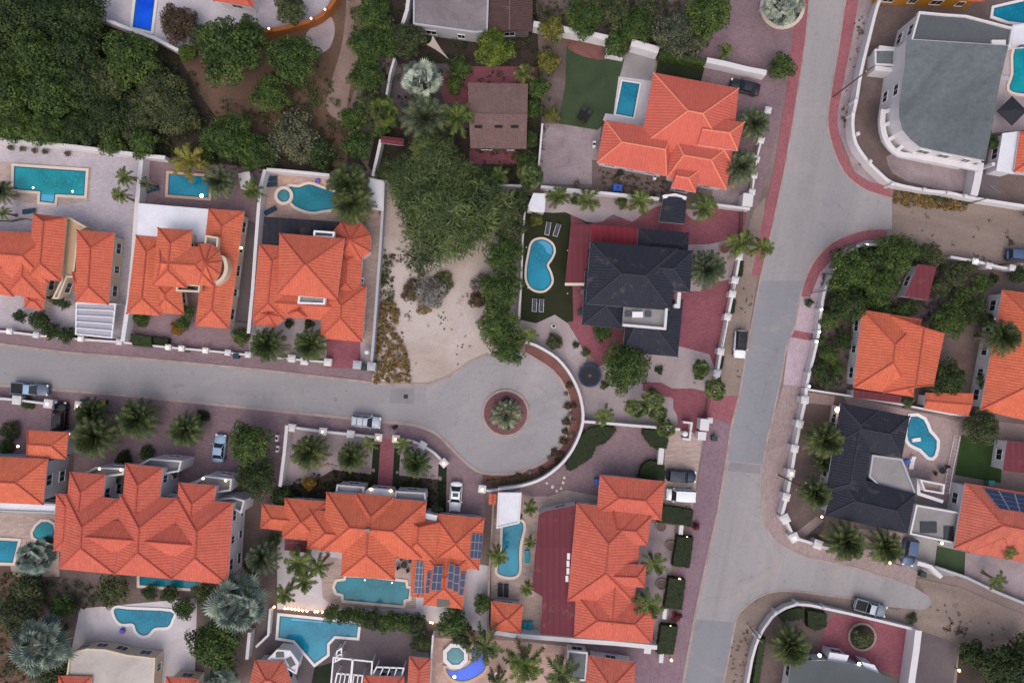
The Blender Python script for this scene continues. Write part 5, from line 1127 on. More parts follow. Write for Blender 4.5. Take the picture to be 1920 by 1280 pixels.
pool('angular T-shaped blue pool with white coping', [(525, 1154), (672, 1169), (669, 1194), (627, 1191), (613, 1206), (613, 1226), (590, 1243), (552, 1199), (522, 1194)], w_sky, m_wcoping, steps=[(548, 1158), (606, 1163), (604, 1167), (546, 1162)])
pool('flower-shaped blue pool on the pale terrace', [(216, 1140), (245, 1142), (320, 1146), (322, 1160), (314, 1174), (290, 1176), (278, 1188), (266, 1190), (256, 1182), (250, 1168), (228, 1168), (217, 1156)], w_blue, m_wcoping, 3)
pool('teal pool strip half hidden below the triple hip roof', [(262, 1080), (378, 1088), (370, 1103), (262, 1096)], w_sea, m_coping)
pool('square blue pool at the left edge beside bluish palm', [(-40, 1010), (34, 1014), (24, 1054), (-40, 1052)], w_blue, m_coping)
pool('small turquoise pool corner behind the bluish palm', [(78, 978), (100, 984), (98, 1012), (70, 1010), (62, 998)], w_teal, m_coping, 2)
pool('deep blue curved pool beside the octagonal spa', [(836, 1252), (850, 1256), (870, 1250), (884, 1238), (884, 1220), (892, 1204), (906, 1204), (914, 1228), (910, 1252), (896, 1266), (870, 1276), (846, 1270)], w_royal, m_scoping, 3, lights=[(852, 1268, .3)])
pool('octagonal raised spa with pale rim at the bottom', [(854 + 17 * cos(i * pi / 4 + .4), 1229 + 17 * sin(i * pi / 4 + .4)) for i in range(8)], w_spa, m_wcoping, 0, .6, z=.5, name='spa', cat='spa')
pool('angular turquoise pool with white float beside black house', [(1708, 781), (1732, 787), (1742, 810), (1756, 826), (1752, 852), (1742, 856), (1727, 841), (1708, 832), (1701, 815)], w_blue, m_wcoping, 2, .5)
pool('turquoise pool at the top right corner', [(1864, 16), (1975, -10), (1975, 50), (1890, 40), (1862, 30)], w_blue, m_wcoping)
pool('teal curved pool at the right edge beside grey house', [(1903, 92), (1940, 84), (1980, 90), (1980, 176), (1922, 176), (1893, 168), (1900, 140)], w_teal, m_coping, 3)
# ================================================================== VEHICLES
silver = paint('silver_paint', srgb(178, 184, 198)); white = paint('white_paint', srgb(226, 228, 234)); black = paint('black_paint', srgb(20, 21, 26), .2); navy = paint('navy_paint', srgb(38, 48, 68)); ltblue = paint('pale_blue_paint', srgb(150, 176, 204)); blueg = paint('blue_grey_paint', srgb(70, 90, 124)); dkgrey = paint('charcoal_paint', srgb(46, 48, 56))
car('dark pickup with pale blue cab roof parked by the left kerb', (98, 731), (29, 726), 'pickup', paint('pickup_paint', srgb(96, 104, 124)), roofcol=ltblue)
car('black car parked nose-out between two lit pillars', (121, 752), (117, 808), 'suv', black)
car('pale blue sedan parked on the mauve court beside the tree', (418, 813), (412, 865), 'sedan', ltblue)
car('silver estate car with roof bars parked by the kerb', (716, 792), (661, 786), 'suv', silver, rack=True)
car('white car with dark sunroof on the driveway', (853, 956), (857, 901), 'sedan', white, sunroof=True, w=1.85)
car('dark blue car parked above the white van', (1302, 892), (1248, 888), 'suv', navy)
car('white van parked next to the dark blue car', (1247, 924), (1301, 927), 'van', white)
car('white off-roader with black roof on the sandy verge', (1383, 671), (1387, 619), 'suv', white, roofcol=black, rack=True)
car('black convertible-like car on driveway of salmon-roofed house', (1366, 160), (1421, 173), 'sedan', dkgrey, w=1.9)
car('blue-grey car on the drive beside the olive palm', (1695, 1056), (1704, 1006), 'suv', blueg)
car('grey pickup with dark loaded bed and pale cab on side street', (1656, 1143), (1596, 1126), 'pickup', paint('grey_pickup_paint', srgb(120, 130, 142)), roofcol=silver)
car('dark car with blue bonnet at the right edge dirt road', (1934, 480), (1880, 478), 'suv', blueg)
# ================================================================== TREES AND PLANTS
G1 = 'dark trees of the wild grove'; GL = 'dark leafy tree closing the wild grove above the walled pools'
for x, y, r, mt in ((25, 30, 62, L_dark), (95, 25, 58, L_dark), (60, 105, 60, L_mid), (140, 95, 58, L_dark), (15, 165, 60, L_mid), (100, 170, 62, L_mid), (30, 232, 46, L_mid), (165, 160, 55, L_dark), (90, 240, 44, L_mid), (150, 238, 42, L_dark), (205, 215, 48, L_dark), (160, 30, 52, L_dark), (-30, 100, 60, L_dark), (210, 268, 30, L_mid), (270, 268, 34, L_mid), (200, 150, 50, L_olive)):
    tree(GL, x, y, r, mt, group=G1)
tree('mid green tree just below the royal blue pool', 245, 110, 60, L_mid)
for x, y, r in ((300, 175, 62), (255, 215, 50), (330, 215, 48)): tree('low grey-green thorn tree spreading in the wild grove', x, y, r, L_olive, h=2.2, group='grey thorn trees of the wild grove', flat=.8)
tree('broad bright-edged tree left of the dirt track top', 432, 98, 74, L_mid); tree('smaller green tree under the cut-off orange roof', 468, 60, 34, L_mid)
tree('dry brownish bush tree beside the royal blue pool', 335, 45, 42, L_brown, h=2); tree('yellowish dry shrub on the terrace wall', 380, 70, 30, L_olive, h=1.6); tree('pale green shrub at the end of the terrace wall', 352, 100, 20, L_bright, h=1.4)
tree('tall bright green tree left of the dirt track', 550, 112, 56, L_mid); tree('small bright green tree at the reddish clearing', 508, 178, 42, L_mid); tree('yellow-green tree inside the curved orange wall', 545, 18, 34, L_olive, h=2.2)
tree('leafy tree behind the small palm-shaded blue pool', 430, 258, 54, L_mid); tree('dark tree by the white wall and yellow fronds', 480, 285, 42, L_mid); tree('dull twiggy tree at the end of the dirt track', 550, 258, 58, L_grey, h=2); tree('low dark shrub by the reddish track end', 600, 290, 36, L_dark, h=1.4)
tree('dark green tree above the white wall with box', 380, 292, 26, L_mid)
tree('green tree at the top of the hedge line beside track', 700, 28, 42, L_mid); tree('second green tree down the line beside track', 688, 86, 40, L_mid); tree('third green tree of the line, widest', 688, 142, 40, L_mid); tree('olive tree in the line beside white wall corner', 692, 190, 30, L_olive); tree('bright lower tree of the line beside the track', 664, 225, 32, L_mid); tree('lowest tree of the line, near the dirt end', 672, 275, 34, L_mid)
tree('olive-topped tree beside the beige shade sail', 765, 75, 40, L_olive); tree('green tree between weathered roof and track line', 735, 85, 30, L_mid); tree('shrubby tree near the maroon lean-to shed', 712, 240, 24, L_mid)
tree('bright yellow-green round tree by the brown roof', 925, 92, 42, L_bright, h=3.6); tree('dark green bush tree beside the silver palm', 862, 128, 26, L_mid); tree('leafy shrub under the silver palm', 852, 160, 20, L_mid, h=1.6)
tree('wide feathery grey-green mesquite tree over the vacant lot', 838, 395, 122, L_mesq, h=5.0, kind='wispy', name='mesquite_tree', flat=.75)
tree('second feathery mesquite crown above the lot wall', 815, 308, 70, L_mesq, h=4.4, kind='wispy', name='mesquite_tree', flat=.8)
tree('dark feathery tree between mesquite and fan palm', 925, 395, 52, L_mesq, h=4.0, kind='wispy', name='mesquite_tree')
tree('dense dark green tree beside the kidney pool wall', 946, 480, 44, L_mid, h=3.6); tree('dense tree in the row, middle, by turf wall', 938, 545, 46, L_mid, h=3.8); tree('dense tree of the row just above the circle', 935, 605, 48, L_mid, h=3.8); tree('lowest tree of the row, overhanging the turning circle', 952, 650, 40, L_mid, h=3.2); tree('yellow-green shrub tree at the top of the dense row', 955, 430, 36, L_olive, h=3); tree('small dark tree by the white corner canopy', 972, 375, 28, L_dark, h=2.4)
bush('reddish flowering bush in the sandy lot', 905, 535, 26, L_drypurple, name='flowering_bush'); bush('dark twiggy bush under the flowering bush', 898, 560, 22, L_brown)
bush('dry violet-grey brush pile in the sandy lot', 805, 548, 38, L_drypurple, name='dry_bush', flat=.5); bush('dark weedy bush around the dry brush pile', 775, 545, 26, L_brown, flat=.5); bush('low weeds above the dry brush', 828, 530, 26, L_olive, flat=.4); bush('orange withered weeds below the dry brush', 795, 578, 16, L_dry, flat=.4)
scatter('dry_grass', [(722, 560), (748, 575), (742, 620), (765, 660), (772, 715), (700, 718), (704, 640), (712, 570)], L_dry, 420, .32, clump=.45, hgt=(.02, .35))
scatter('weeds', [(718, 470), (735, 470), (738, 560), (722, 580), (708, 570)], L_olive, 110, .26, clump=.4, hgt=(.02, .3))
scatter('weeds', [(722, 460), (760, 470), (800, 510), (830, 520), (870, 500), (850, 530), (790, 530), (740, 500)], L_brown, 60, .22, clump=.3, hgt=(.0, .12))
scatter('dry_grass', [(1676, 350), (1735, 364), (1815, 378), (1806, 396), (1760, 392), (1676, 382)], L_dry, 260, .3, clump=.4, hgt=(.02, .3)); scatter('weeds', [(1680, 350), (1735, 362), (1815, 378), (1812, 384), (1690, 362)], L_olive, 120, .28, clump=.4, hgt=(.02, .3))
scatter('undergrowth', [(-40, -30), (330, 100), (350, 200), (600, 300), (480, 318), (280, 288), (-40, 254)], L_dark, 1500, .36, clump=.7, hgt=(.0, .9))
scatter('undergrowth', [(650, -20), (1000, -20), (1055, 60), (1010, 340), (730, 340), (700, 260)], L_dark, 700, .32, clump=.55, hgt=(.0, .6))
scatter('undergrowth', [(1005, 0), (1290, 0), (1330, 90), (1240, 92), (1010, 58)], L_olive, 420, .32, clump=.55, hgt=(.0, .5))
scatter('undergrowth', [(1545, 470), (1650, 455), (1770, 490), (1810, 600), (1600, 600), (1580, 735), (1520, 725)], L_dark, 650, .3, clump=.55, hgt=(.0, .6))
scatter('undergrowth', [(-40, 1070), (120, 1080), (240, 1110), (130, 1150), (110, 1280), (-40, 1290)], L_olive, 500, .32, clump=.55, hgt=(.0, .6))
scatter('leaf_litter', [(540, 900), (620, 880), (700, 890), (700, 930), (540, 935)], L_hedge, 160, .26, clump=.4, hgt=(.0, .3))
scatter('leaf_litter', [(745, 895), (835, 905), (835, 958), (745, 938)], L_hedge, 110, .26, clump=.4, hgt=(.0, .3))
scatter('dry_weeds', [(1125, 320), (1250, 340), (1255, 370), (1130, 360)], L_brown, 110, .22, clump=.35, hgt=(.0, .2))
scatter('scrub', [(330, 100), (400, 180), (480, 200), (480, 120), (600, 140), (600, 210), (655, 240), (650, 310), (480, 310), (350, 220), (320, 150)], L_olive, 420, .3, clump=.55, hgt=(.0, .35))
scatter('scrub', [(480, 60), (600, 90), (640, 200), (560, 220), (480, 200)], L_mid, 170, .3, clump=.5, hgt=(.0, .4))
scatter('scrub', [(655, 20), (690, 60), (670, 240), (655, 310), (640, 240), (660, 120)], L_olive, 90, .26, clump=.4, hgt=(.0, .3))
scatter('weeds', [(735, 520), (900, 520), (890, 640), (860, 690), (760, 712), (745, 600)], L_brown, 46, .18, clump=.3, hgt=(.0, .08))
scatter('weeds', [(1105, 650), (1330, 670), (1320, 730), (1110, 780)], L_brown, 26, .16, clump=.22, hgt=(.0, .06))
scatter('weeds', [(1680, 400), (1900, 410), (1900, 500), (1680, 455)], L_brown, 60, .2, clump=.35, hgt=(.0, .08))
scatter('weeds', [(1730, 1120), (1910, 1180), (1900, 1250), (1740, 1170)], L_brown, 60, .2, clump=.35, hgt=(.0, .08))
scatter('verge_weeds', [(1395, 530), (1418, 522), (1385, 736), (1362, 736)], L_olive, 40, .18, clump=.25, hgt=(.0, .08))
scatter('verge_weeds', [(1375, 1190), (1410, 1160), (1400, 1300), (1358, 1300)], L_brown, 50, .18, clump=.3, hgt=(.0, .08))
scatter('verge_weeds', [(1606, 10), (1640, 20), (1600, 200), (1620, 310), (1600, 320), (1575, 230)], L_brown, 60, .18, clump=.3, hgt=(.0, .08))
tree('feathery green tree merging with the west side of mesquite', 765, 335, 60, L_mesq, h=3.4, kind='wispy', name='mesquite_tree'); tree('feathery green tree filling the lot corner', 882, 348, 48, L_mesq, h=3.4, kind='wispy', name='mesquite_tree'); tree('leafy green tree filling the shade under mesquite', 850, 420, 70, L_mid, h=3.2)
# top middle
for a in (('yellow-green bamboo-like shrub at the garden edge', 1035, 55, 30, L_yellow), ('yellowish shrub above the dark lawn edge', 1028, 115, 26, L_yellow), ('green tree over the white wall at the top', 1095, 35, 42, L_mid), ('dark tree overlapping the short white wall', 1155, 85, 30, L_mid), ('olive tree at the top between two walls', 1150, 22, 40, L_olive), ('green tree above the grey deck', 1195, 48, 38, L_mid), ('broad spreading green tree at the top of the driveway', 1325, 28, 52, L_mid), ('grey-green dry tree beside the mauve driveway', 1262, 62, 48, L_grey), ('thin dry tree above the dark lawn', 1300, 85, 26, L_grey), ('round tree on the pavement edge of main road', 1465, 125, 30, L_mid), ('leafy shrub in the strip next to brown roof', 1008, 165, 26, L_mid), ('glossy shrub below in the strip next to brown roof', 1000, 205, 22, L_mid), ('yellowish shrub at the foot of the lawn', 1036, 216, 18, L_yellow), ('green shrub between brown roof and gravel wall', 992, 262, 20, L_mid), ('dark shrub above the fan-shaped palm', 985, 300, 24, L_mid), ('olive shrub on the lawn top', 1215, 20, 26, L_olive), ('small yellow shrub beside the pool deck', 1090, 232, 9, L_olive)):
    tree(*a)
tree('yellow-green shrub by white corner canopy', 1005, 412, 15, L_yellow, h=1.2); bush('round dark bush between palms of the wall bed', 1076, 377, 11, L_mid); bush('dark bush beside the wall bed fronds', 1165, 380, 14, L_mid); bush('low bush at the end of wall bed', 1222, 375, 12, L_mid)
tree('round dense dark tree beside the trampoline', 1172, 688, 54, L_mid, h=3.4, flat=.95)
bush('round yellow-green bush near the ring ornament', 1040, 640, 18, L_olive); bush('ball-shaped dark bush on white gravel', 1236, 693, 10, L_dark); bush('dark bush under the gate fan palm', 1312, 700, 15, L_mid); bush('small leafy plant above trampoline', 1098, 660, 10, L_mid); bush('tiny leafy plant near trampoline', 1079, 646, 9, L_mid); bush('low plant beside the trampoline rim', 1133, 722, 10, L_olive)
tree('shrub in front of the black house corner', 1128, 622, 22, L_mid, h=1.3)
# west row fronts
for a in (('dark ball bush at the far left front', 38, 592, 15), ('dark clipped bush behind low pillars', 75, 600, 24), ('wide dark bush at the pillared wall', 97, 620, 20), ('round dark bush beside the pergola', 124, 628, 19), ('small tree at the step of the long narrow house', 108, 562, 15), ('second small tree at the narrow house step', 122, 570, 13)): tree(*a, L_dark, h=1.5)
bush('green bush under the orange eave corner', 265, 598, 18, L_mid); tree('green bush tree by the entrance of white-roof house', 352, 585, 17, L_mid, h=1.5); tree('leafy bush next to the orange croton', 345, 605, 16, L_mid, h=1.3); bush('orange-leaved croton bush on the paved yard', 333, 615, 16, L_orange, name='croton_bush'); bush('bright green bush at alley end', 452, 632, 20, L_mid)
for a in (('dark bush under the pyramid-roofed house porch', 543, 606, 12), ('second dark bush under the pyramid-roofed house porch', 580, 607, 12)): bush(*a, L_hedge)
bush('grass tuft bush at the alley pillar', 352, 656, 7, L_bright)
hedge('grey-green clipped hedge in front of the croton', [(244, 625), (284, 630), (284, 652), (246, 648)], 1.2, L_dark); hedge('narrow clipped hedge beside the grey-green hedge', [(286, 630), (316, 634), (314, 646), (286, 644)], 1.0)
# lower left
tree('big leafy tree between the pale blue car and white wall', 468, 830, 48, L_mid, h=3.6); tree('dark tree below, beside the townhouse', 482, 895, 44, L_dark, h=3); tree('dark shrub at the garden corner below white wall', 530, 930, 26, L_dark, h=1.6); bush('square clipped dark bush beside the drooping palm', 381, 780, 15, L_hedge)
bush('dark hedge plant before the townhouse balcony', 232, 860, 18, L_hedge); bush('second hedge plant before townhouse entrance', 275, 848, 16, L_dark); tree('shrub between the townhouse gables', 325, 880, 16, L_dark, h=1.8); tree('shrub beside first townhouse gable', 218, 900, 12, L_dark, h=1.8)
bush('dark bush by the left lit pillar', 52, 755, 15, L_dark); bush('yellow-green bush behind small orange roof', 20, 808, 22, L_olive); bush('small bush under the left orange roof lamp', 12, 838, 16, L_mid)
tree('leafy tree beside the flower-shaped pool terrace', 215, 1105, 36, L_olive, h=2.6); tree('yellow-green tree at the lower left edge', 50, 1100, 36, L_olive, h=2.4); tree('dark tree beside the bluish round palm', 35, 1150, 46, L_olive, h=3); tree('green shrub left of the pale terrace', 118, 1135, 28, L_mid, h=1.8); tree('big dark round tree beside the pale terrace', 405, 1205, 58, L_mid, h=3.6); tree('shrub at the flower-shaped pool end', 345, 1140, 24, L_mid, h=1.4); tree('tall shrub under the triple hip roof corner', 380, 1110, 26, L_olive, h=1.8); tree('olive tree at the bottom left corner', 100, 1262, 40, L_olive, h=2)
tree('dark bush below the teal pool strip', 318, 1112, 20, L_dark, h=1.2); tree('dark bush row end below the teal pool strip', 282, 1110, 18, L_dark, h=1.2)
tree('dark conifer-like tree beside townhouse wall', 472, 1060, 18, L_dark, h=2)
tree('green round shrub left of the star-shaped house', 516, 1010, 16, L_mid, h=1.6); tree('reddish-leaved shrub in dark soil', 580, 905, 16, L_orange, h=1.2); tree('yellowish shrub by the driveway strip', 818, 955, 14, L_olive, h=1.2)
for i, (x, y, r, mt) in enumerate(((622, 1148, 19, L_mid), (648, 1153, 20, L_dark), (672, 1154, 23, L_mid), (700, 1160, 23, L_dark), (728, 1164, 25, L_mid), (756, 1166, 25, L_mid), (780, 1166, 21, L_dark))): tree('shaggy dark shrub in the row between the wide teal pool and the T-shaped pool', x, y, r, mt, h=1.6, name='shrub', cat='shrub', group='shaggy shrubs between two pools', sx=1.15)
scatter('undergrowth', [(610, 1140), (660, 1142), (790, 1154), (784, 1182), (735, 1182), (640, 1164), (608, 1158)], L_dark, 110, .34, clump=.6, hgt=(.1, .9))
tree('leafy tree right of the long hedge', 850, 1165, 36, L_mid, h=2.4); tree('second leafy tree under the spa palms', 870, 1190, 28, L_dark, h=2); tree('shrub with yellow tips above the spa', 790, 1200, 24, L_olive, h=1.5); tree('tall shrub in the corner by dark wall', 905, 1130, 22, L_mid, h=2)
bush('green plant on the concrete step by turquoise pool', 972, 968, 9, L_mid)
# forecourt
hedge('kidney-shaped clipped hedge along the curved white wall', [(1097, 808), (1118, 799), (1155, 801), (1153, 812), (1136, 831), (1119, 838), (1110, 858), (1086, 874), (1068, 884), (1060, 874), (1070, 850), (1082, 830)], 1.2, None, 2)
hedge('quarter-round clipped hedge below the fan palm', [(1206, 804), (1252, 812), (1250, 841), (1232, 844), (1212, 826)], 1.3, None, 2); hedge('dark clipped hedge beside the parked dark blue car', [(1198, 890), (1204, 872), (1222, 862), (1246, 872), (1246, 902), (1198, 896)], 1.3, None, 2)
hedge('topmost boxy hedge right of the orange house', [(1241, 946), (1302, 956), (1297, 988), (1233, 980)], 1.4); hedge('second boxy hedge along the red pavement', [(1270, 1005), (1302, 1007), (1294, 1066), (1260, 1062)], 1.4); hedge('third boxy hedge below the warm lamp', [(1254, 1082), (1287, 1087), (1280, 1145), (1245, 1140)], 1.4); hedge('lowest boxy hedge at the driveway', [(1240, 1172), (1273, 1174), (1264, 1228), (1231, 1226)], 1.4)
bush('red-leaved bush beside the topmost boxy hedge', 1304, 985, 10, L_red, flat=1.3); bush('red-leaved bush between two boxy hedges', 1268, 1155, 12, L_red)
hedge('clipped verge hedge between upper roadside pillars', [(1384, 488), (1396, 488), (1394, 518), (1380, 518)], 1.0, None, 1); hedge('clipped verge hedge at the middle roadside wall', [(1374, 560), (1382, 560), (1378, 588), (1366, 588)], 1.0, None, 1); hedge('clipped verge hedge at the lower roadside wall', [(1352, 666), (1360, 668), (1356, 692), (1346, 690)], 1.0, None, 1); hedge('short clipped hedge near the gate fan palm', [(1344, 704), (1354, 704), (1352, 718), (1340, 718)], .9, None, 1)
hedge('tall dark hedge above the dark lawn', [(1237, 92), (1324, 110), (1322, 122), (1235, 106)], 2.0, L_mid)
# east
for a in (('large dense tree at the bend of the white lamp wall', 1592, 505, 48, L_mid), ('dense dark tree left of the maroon summer house', 1680, 475, 46, L_mid), ('dark tree touching the vivid orange roof corner', 1590, 570, 42, L_dark), ('tree between summer house and lamp wall', 1650, 535, 40, L_mid), ('dense green tree over the vivid orange ridge', 1778, 600, 40, L_mid), ('dark tree at the top of the lamp wall garden', 1625, 490, 34, L_dark), ('tree below the summer house, dark', 1650, 585, 26, L_dark), ('yellow-green shrub right of the summer house', 1765, 540, 22, L_olive), ('yellow-green shrub near the dirt road wall', 1752, 482, 22, L_olive), ('olive garden tree by the winding path', 1790, 515, 28, L_olive), ('column of shrubs beside the right orange roof', 1838, 530, 24, L_mid), ('dark shrub column lower, right of the path', 1828, 575, 28, L_dark), ('dark spreading tree over two orange roofs', 1775, 708, 40, L_dark), ('round green tree beside the dark spreading tree', 1850, 715, 24, L_mid), ('shrub at the left garden of the vivid orange house', 1555, 665, 22, L_mid), ('dark shrub inside the white roadside wall', 1540, 695, 22, L_dark), ('pale-topped shrub near lamp by the orange house', 1552, 715, 20, L_olive), ('shrub inside the wall next to topmost lamp', 1538, 640, 14, L_mid), ('weeping willow-like shrub above the green lawn', 1840, 800, 40, L_olive), ('round dark topiary near the white gate', 1860, 522, 14, L_hedge), ('dark shrub at the right edge white gate', 1910, 515, 20, L_dark), ('shrub in the white-walled yard corner', 1860, 268, 16, L_mid), ('dark bushy tree at the bottom right corner', 1880, 1250, 56, L_dark), ('green shrub at the foot of the thick cream wall garden', 1615, 1195, 22, L_olive), ('small shrub between path and white shed', 1700, 752, 16, L_olive), ('dark shrub at right pavement edge', 1930, 400, 14, L_dark)):
    tree(*a)
hedge('small clipped green hedge in corner garden', [(1514, 1143), (1552, 1150), (1552, 1176), (1530, 1184), (1514, 1176)], 1.2, None, 1); hedge('dark clipped hedge strip along the corner wall', [(1424, 1200), (1438, 1196), (1422, 1300), (1408, 1300)], 1.2, L_dark); hedge('grey-green low hedge beside the corner wall', [(1458, 1152), (1495, 1138), (1508, 1142), (1508, 1160), (1470, 1168)], .8, L_dark)
bush('small bush on the pink pavement end', 1517, 567, 11, L_olive); bush('tuft at the end of pickup verge', 1710, 1158, 12, L_olive)
for i, (x, y) in enumerate([(1061, 738), (1067, 722), (1064, 760), (1069, 776), (1076, 760), (1062, 790), (1075, 788), (1060, 808), (1055, 825), (1072, 815), (1060, 828), (1040, 848), (1030, 858), (1052, 852), (1046, 866), (993, 884), (1015, 880), (970, 894), (1005, 892), (945, 903)]): bush('small dark reddish shrub in the brick-red bed around the turning circle', x, y, 6 + i % 3 * 2, L_brown if i % 3 else L_drypurple, name='bed_shrub', group='shrubs in the bed around the turning circle')
hedge('dark ground-hugging plants at the bottom of the circle bed', [(960, 893), (1010, 888), (1042, 866), (1052, 866), (1020, 892), (980, 906), (925, 912), (910, 900)], .35, L_brown, 0, 20, .3, name='bed_planting', jit=.12)
for a in (('shrub under the dense tree by the lamp wall bend', 1572, 540, 26, L_dark), ('leafy shrub west of the summer house wall', 1690, 585, 22, L_mid), ('shrub north of the vivid orange ridge', 1640, 560, 24, L_mid), ('olive shrub beside the summer house eave', 1712, 575, 18, L_olive), ('dark shrub under the dirt road wall', 1725, 475, 22, L_dark), ('shrub between path and orange roof', 1805, 555, 22, L_mid), ('low dark shrub in the middle of the garden path', 1815, 590, 24, L_dark), ('shrub along the lamp wall below second lamp', 1556, 600, 22, L_mid), ('dark shrub west of the vivid orange eave', 1580, 640, 20, L_dark), ('shrub south of the lamp wall garden bed', 1570, 690, 16, L_mid), ('yellowish shrub by white gate wall', 1815, 500, 16, L_olive), ('dark shrub at the foot of the right orange house', 1850, 600, 18, L_dark)): tree(*a)
for a in (('dark thicket tree left at the bottom right driveway', 1820, 1225, 30, L_dark), ('olive thicket tree at the bottom right corner', 1915, 1215, 34, L_olive)): tree(*a)
# ------------------------------------------------------------------ palms
p = palm
p('huge silver fan-leaved palm near the beige shade sail', 790, 150, 46, 'silver', h=4.5); p('grey-green feather palm below the silver palm', 798, 222, 42, 'date', L_gdate, 4.0); p('drooping fan palm beside the shrub line', 722, 210, 36, 'fan', L_coco, 4.5); p('bright green palm touching the brown roof', 857, 222, 36, 'coco', h=4.2); p('small palm above the maroon terrace', 985, 140, 24, 'coco', h=3.0); p('slim palm below the brown roof', 935, 330, 22, 'coco', h=3.0)
p('pale green fan palm at the gravel wall corner', 995, 330, 32, 'fan', h=4.0)
p('silver palm in a ring planter at the top of main road', 1467, 10, 46, 'silver', L_silver, 2.6); p('small palm on the mauve drive near a white wall', 1362, 97, 18, 'coco', h=2.4)
p('feather palm beside upper white pillar', 1412, 232, 30, 'date', L_gdate, 3.0); p('feather palm beside second white pillar', 1388, 312, 32, 'date', L_gdate, 3.0); 
p('leftmost palm of the wall bed behind the pool', 1050, 370, 27, 'coco', h=4.0); p('star-shaped palm in the middle of the wall bed', 1103, 378, 36, 'sparse', h=4.2); p('right palm of the wall bed near the gazebo', 1197, 380, 30, 'coco', h=4.0); p('palm on the other side of the gazebo', 1316, 393, 30, 'coco', h=4.0)
p('large date palm on the gravel tongue by the black house', 1326, 503, 35, 'date', L_gdate, 4.0); p('tall palm leaning over the roadside gate', 1391, 455, 34, 'coco', h=5.5); p('tall palm overhanging the sandy verge', 1426, 466, 26, 'coco', h=5.5)
p('fan palm over the roadside pillar', 1341, 730, 24, 'fan', h=4.6); p('fan palm inside the gate on white gravel', 1315, 690, 20, 'fan', h=3.4); p('uppermost of the clustered fan palms by red path', 1225, 748, 26, 'fan', h=4.4); p('western fan palm of the cluster', 1193, 766, 25, 'fan', h=4.2); p('lower fan palm of the cluster', 1234, 775, 20, 'fan', h=3.6); p('fan palm at the white wall and quarter-round hedge', 1248, 803, 24, 'fan', h=4.4); p('thin palm in the gravel garden by the curved wall', 1134, 778, 26, 'sparse', h=3.6); p('small palm near the turf edge by dense trees', 990, 625, 20, 'sparse', h=3.0)
p('grey-green spiky palm on the traffic island', 949, 776, 29, 'date', L_island, 1.6, name='island_palm', rz=.4); p('silver agave rosette at the traffic island edge', 952, 800, 13, 'spiky', L_bluegrey, .3); p('pale agave rosette left on the traffic island', 934, 786, 11, 'spiky', L_silver, .3); p('dry topped agave on the traffic island', 950, 750, 12, 'spiky', L_grey, .3)
p('big dense date palm above the wavy pool end', 652, 345, 40, 'date', h=4.6); p('big dense date palm below its twin at the wavy pool', 660, 382, 38, 'date', h=4.4); p('date palm at the end of the small blue pool', 412, 340, 32, 'date', L_gdate, 4.0); p('yellow-leaved palm above the small blue pool', 352, 303, 40, 'coco', L_yellow, 3.4); p('small palm by the pale boundary wall above lavender terrace', 232, 328, 20, 'coco', h=4.0); p('second small palm leaning over lavender terrace', 228, 368, 21, 'coco', h=4.0); p('little palm beside the small blue pool deck', 275, 345, 16, 'coco', L_gdate, 2.6); p('palm at the left edge below teal pool', 5, 360, 22, 'date', L_gdate, 3.0); p('palm clump by the alley top', 476, 352, 24, 'coco', h=4); p('small palm at left edge under teal pool terrace', 8, 398, 16, 'coco', h=2.6)
p('left clipped round palm at the street by pyramid-roofed house', 502, 647, 33, 'date', h=3.2); p('right clipped round palm at the street by pyramid-roofed house', 581, 647, 30, 'date', h=3.2)
p('shaggy date palm at west end of the gravel garden', 580, 848, 34, 'date', h=3.6); p('round date palm with yellow lower fronds', 659, 857, 29, 'date', h=3.2); p('round date palm beside the short curved wall', 779, 868, 28, 'date', h=3.2); p('small palm left of the garden path', 694, 830, 21, 'sparse', h=3.0); p('small palm right of the garden path', 756, 834, 21, 'sparse', h=3.0)
p('large dark date palm on the mauve court', 178, 818, 44, 'date', L_date, 4.6); p('upper dark palm touching the lit pillar', 172, 778, 30, 'date', L_dark, 3.6); p('round drooping palm in the middle of the mauve court', 258, 786, 38, 'date', L_date, 3.6); p('round palm beside the clipped dark bush', 348, 806, 33, 'date', L_date, 3.4)
p('bluish round palm at the lower left corner', 80, 1208, 62, 'silver', L_bluegrey, 5.0); p('bluish palm over the square pool', 72, 1040, 44, 'silver', L_bluegrey, 4.4); p('large silver palm beside the townhouse corner', 448, 1128, 64, 'silver', L_bluegrey, 5.0); p('bluish palm fronds at the bottom edge', 415, 1275, 40, 'silver', L_bluegrey, 3.6); p('grey palm between townhouse and star-shaped house', 492, 1045, 34, 'date', L_gdate, 4.0)
for x, y, r, lab in ((560, 1058, 34, 'leaning leafy palm at the pale pool terrace'), (600, 1058, 26, 'upper palm of the pair at the pale pool terrace'), (572, 1090, 26, 'lower palm of the group at the pale pool terrace'), (532, 1110, 24, 'slim palm near the row of small lights')): p(lab, x, y, r, 'coco', h=4.6)
p('palm leaning over the narrow turquoise pool', 934, 1038, 24, 'coco', h=4.0); p('palm at the top of the narrow pool', 994, 952, 17, 'coco', h=2.6); p('small palm beside the narrow pool deck', 995, 1015, 13, 'coco', h=2.2); p('small palm at the maroon roof corner', 990, 1105, 17, 'coco', h=2.8)
p('palm between second and third boxy hedge', 1230, 1055, 32, 'sparse', h=4.2); p('palm covering the orange eave by the third hedge', 1214, 1134, 34, 'sparse', h=4.2)
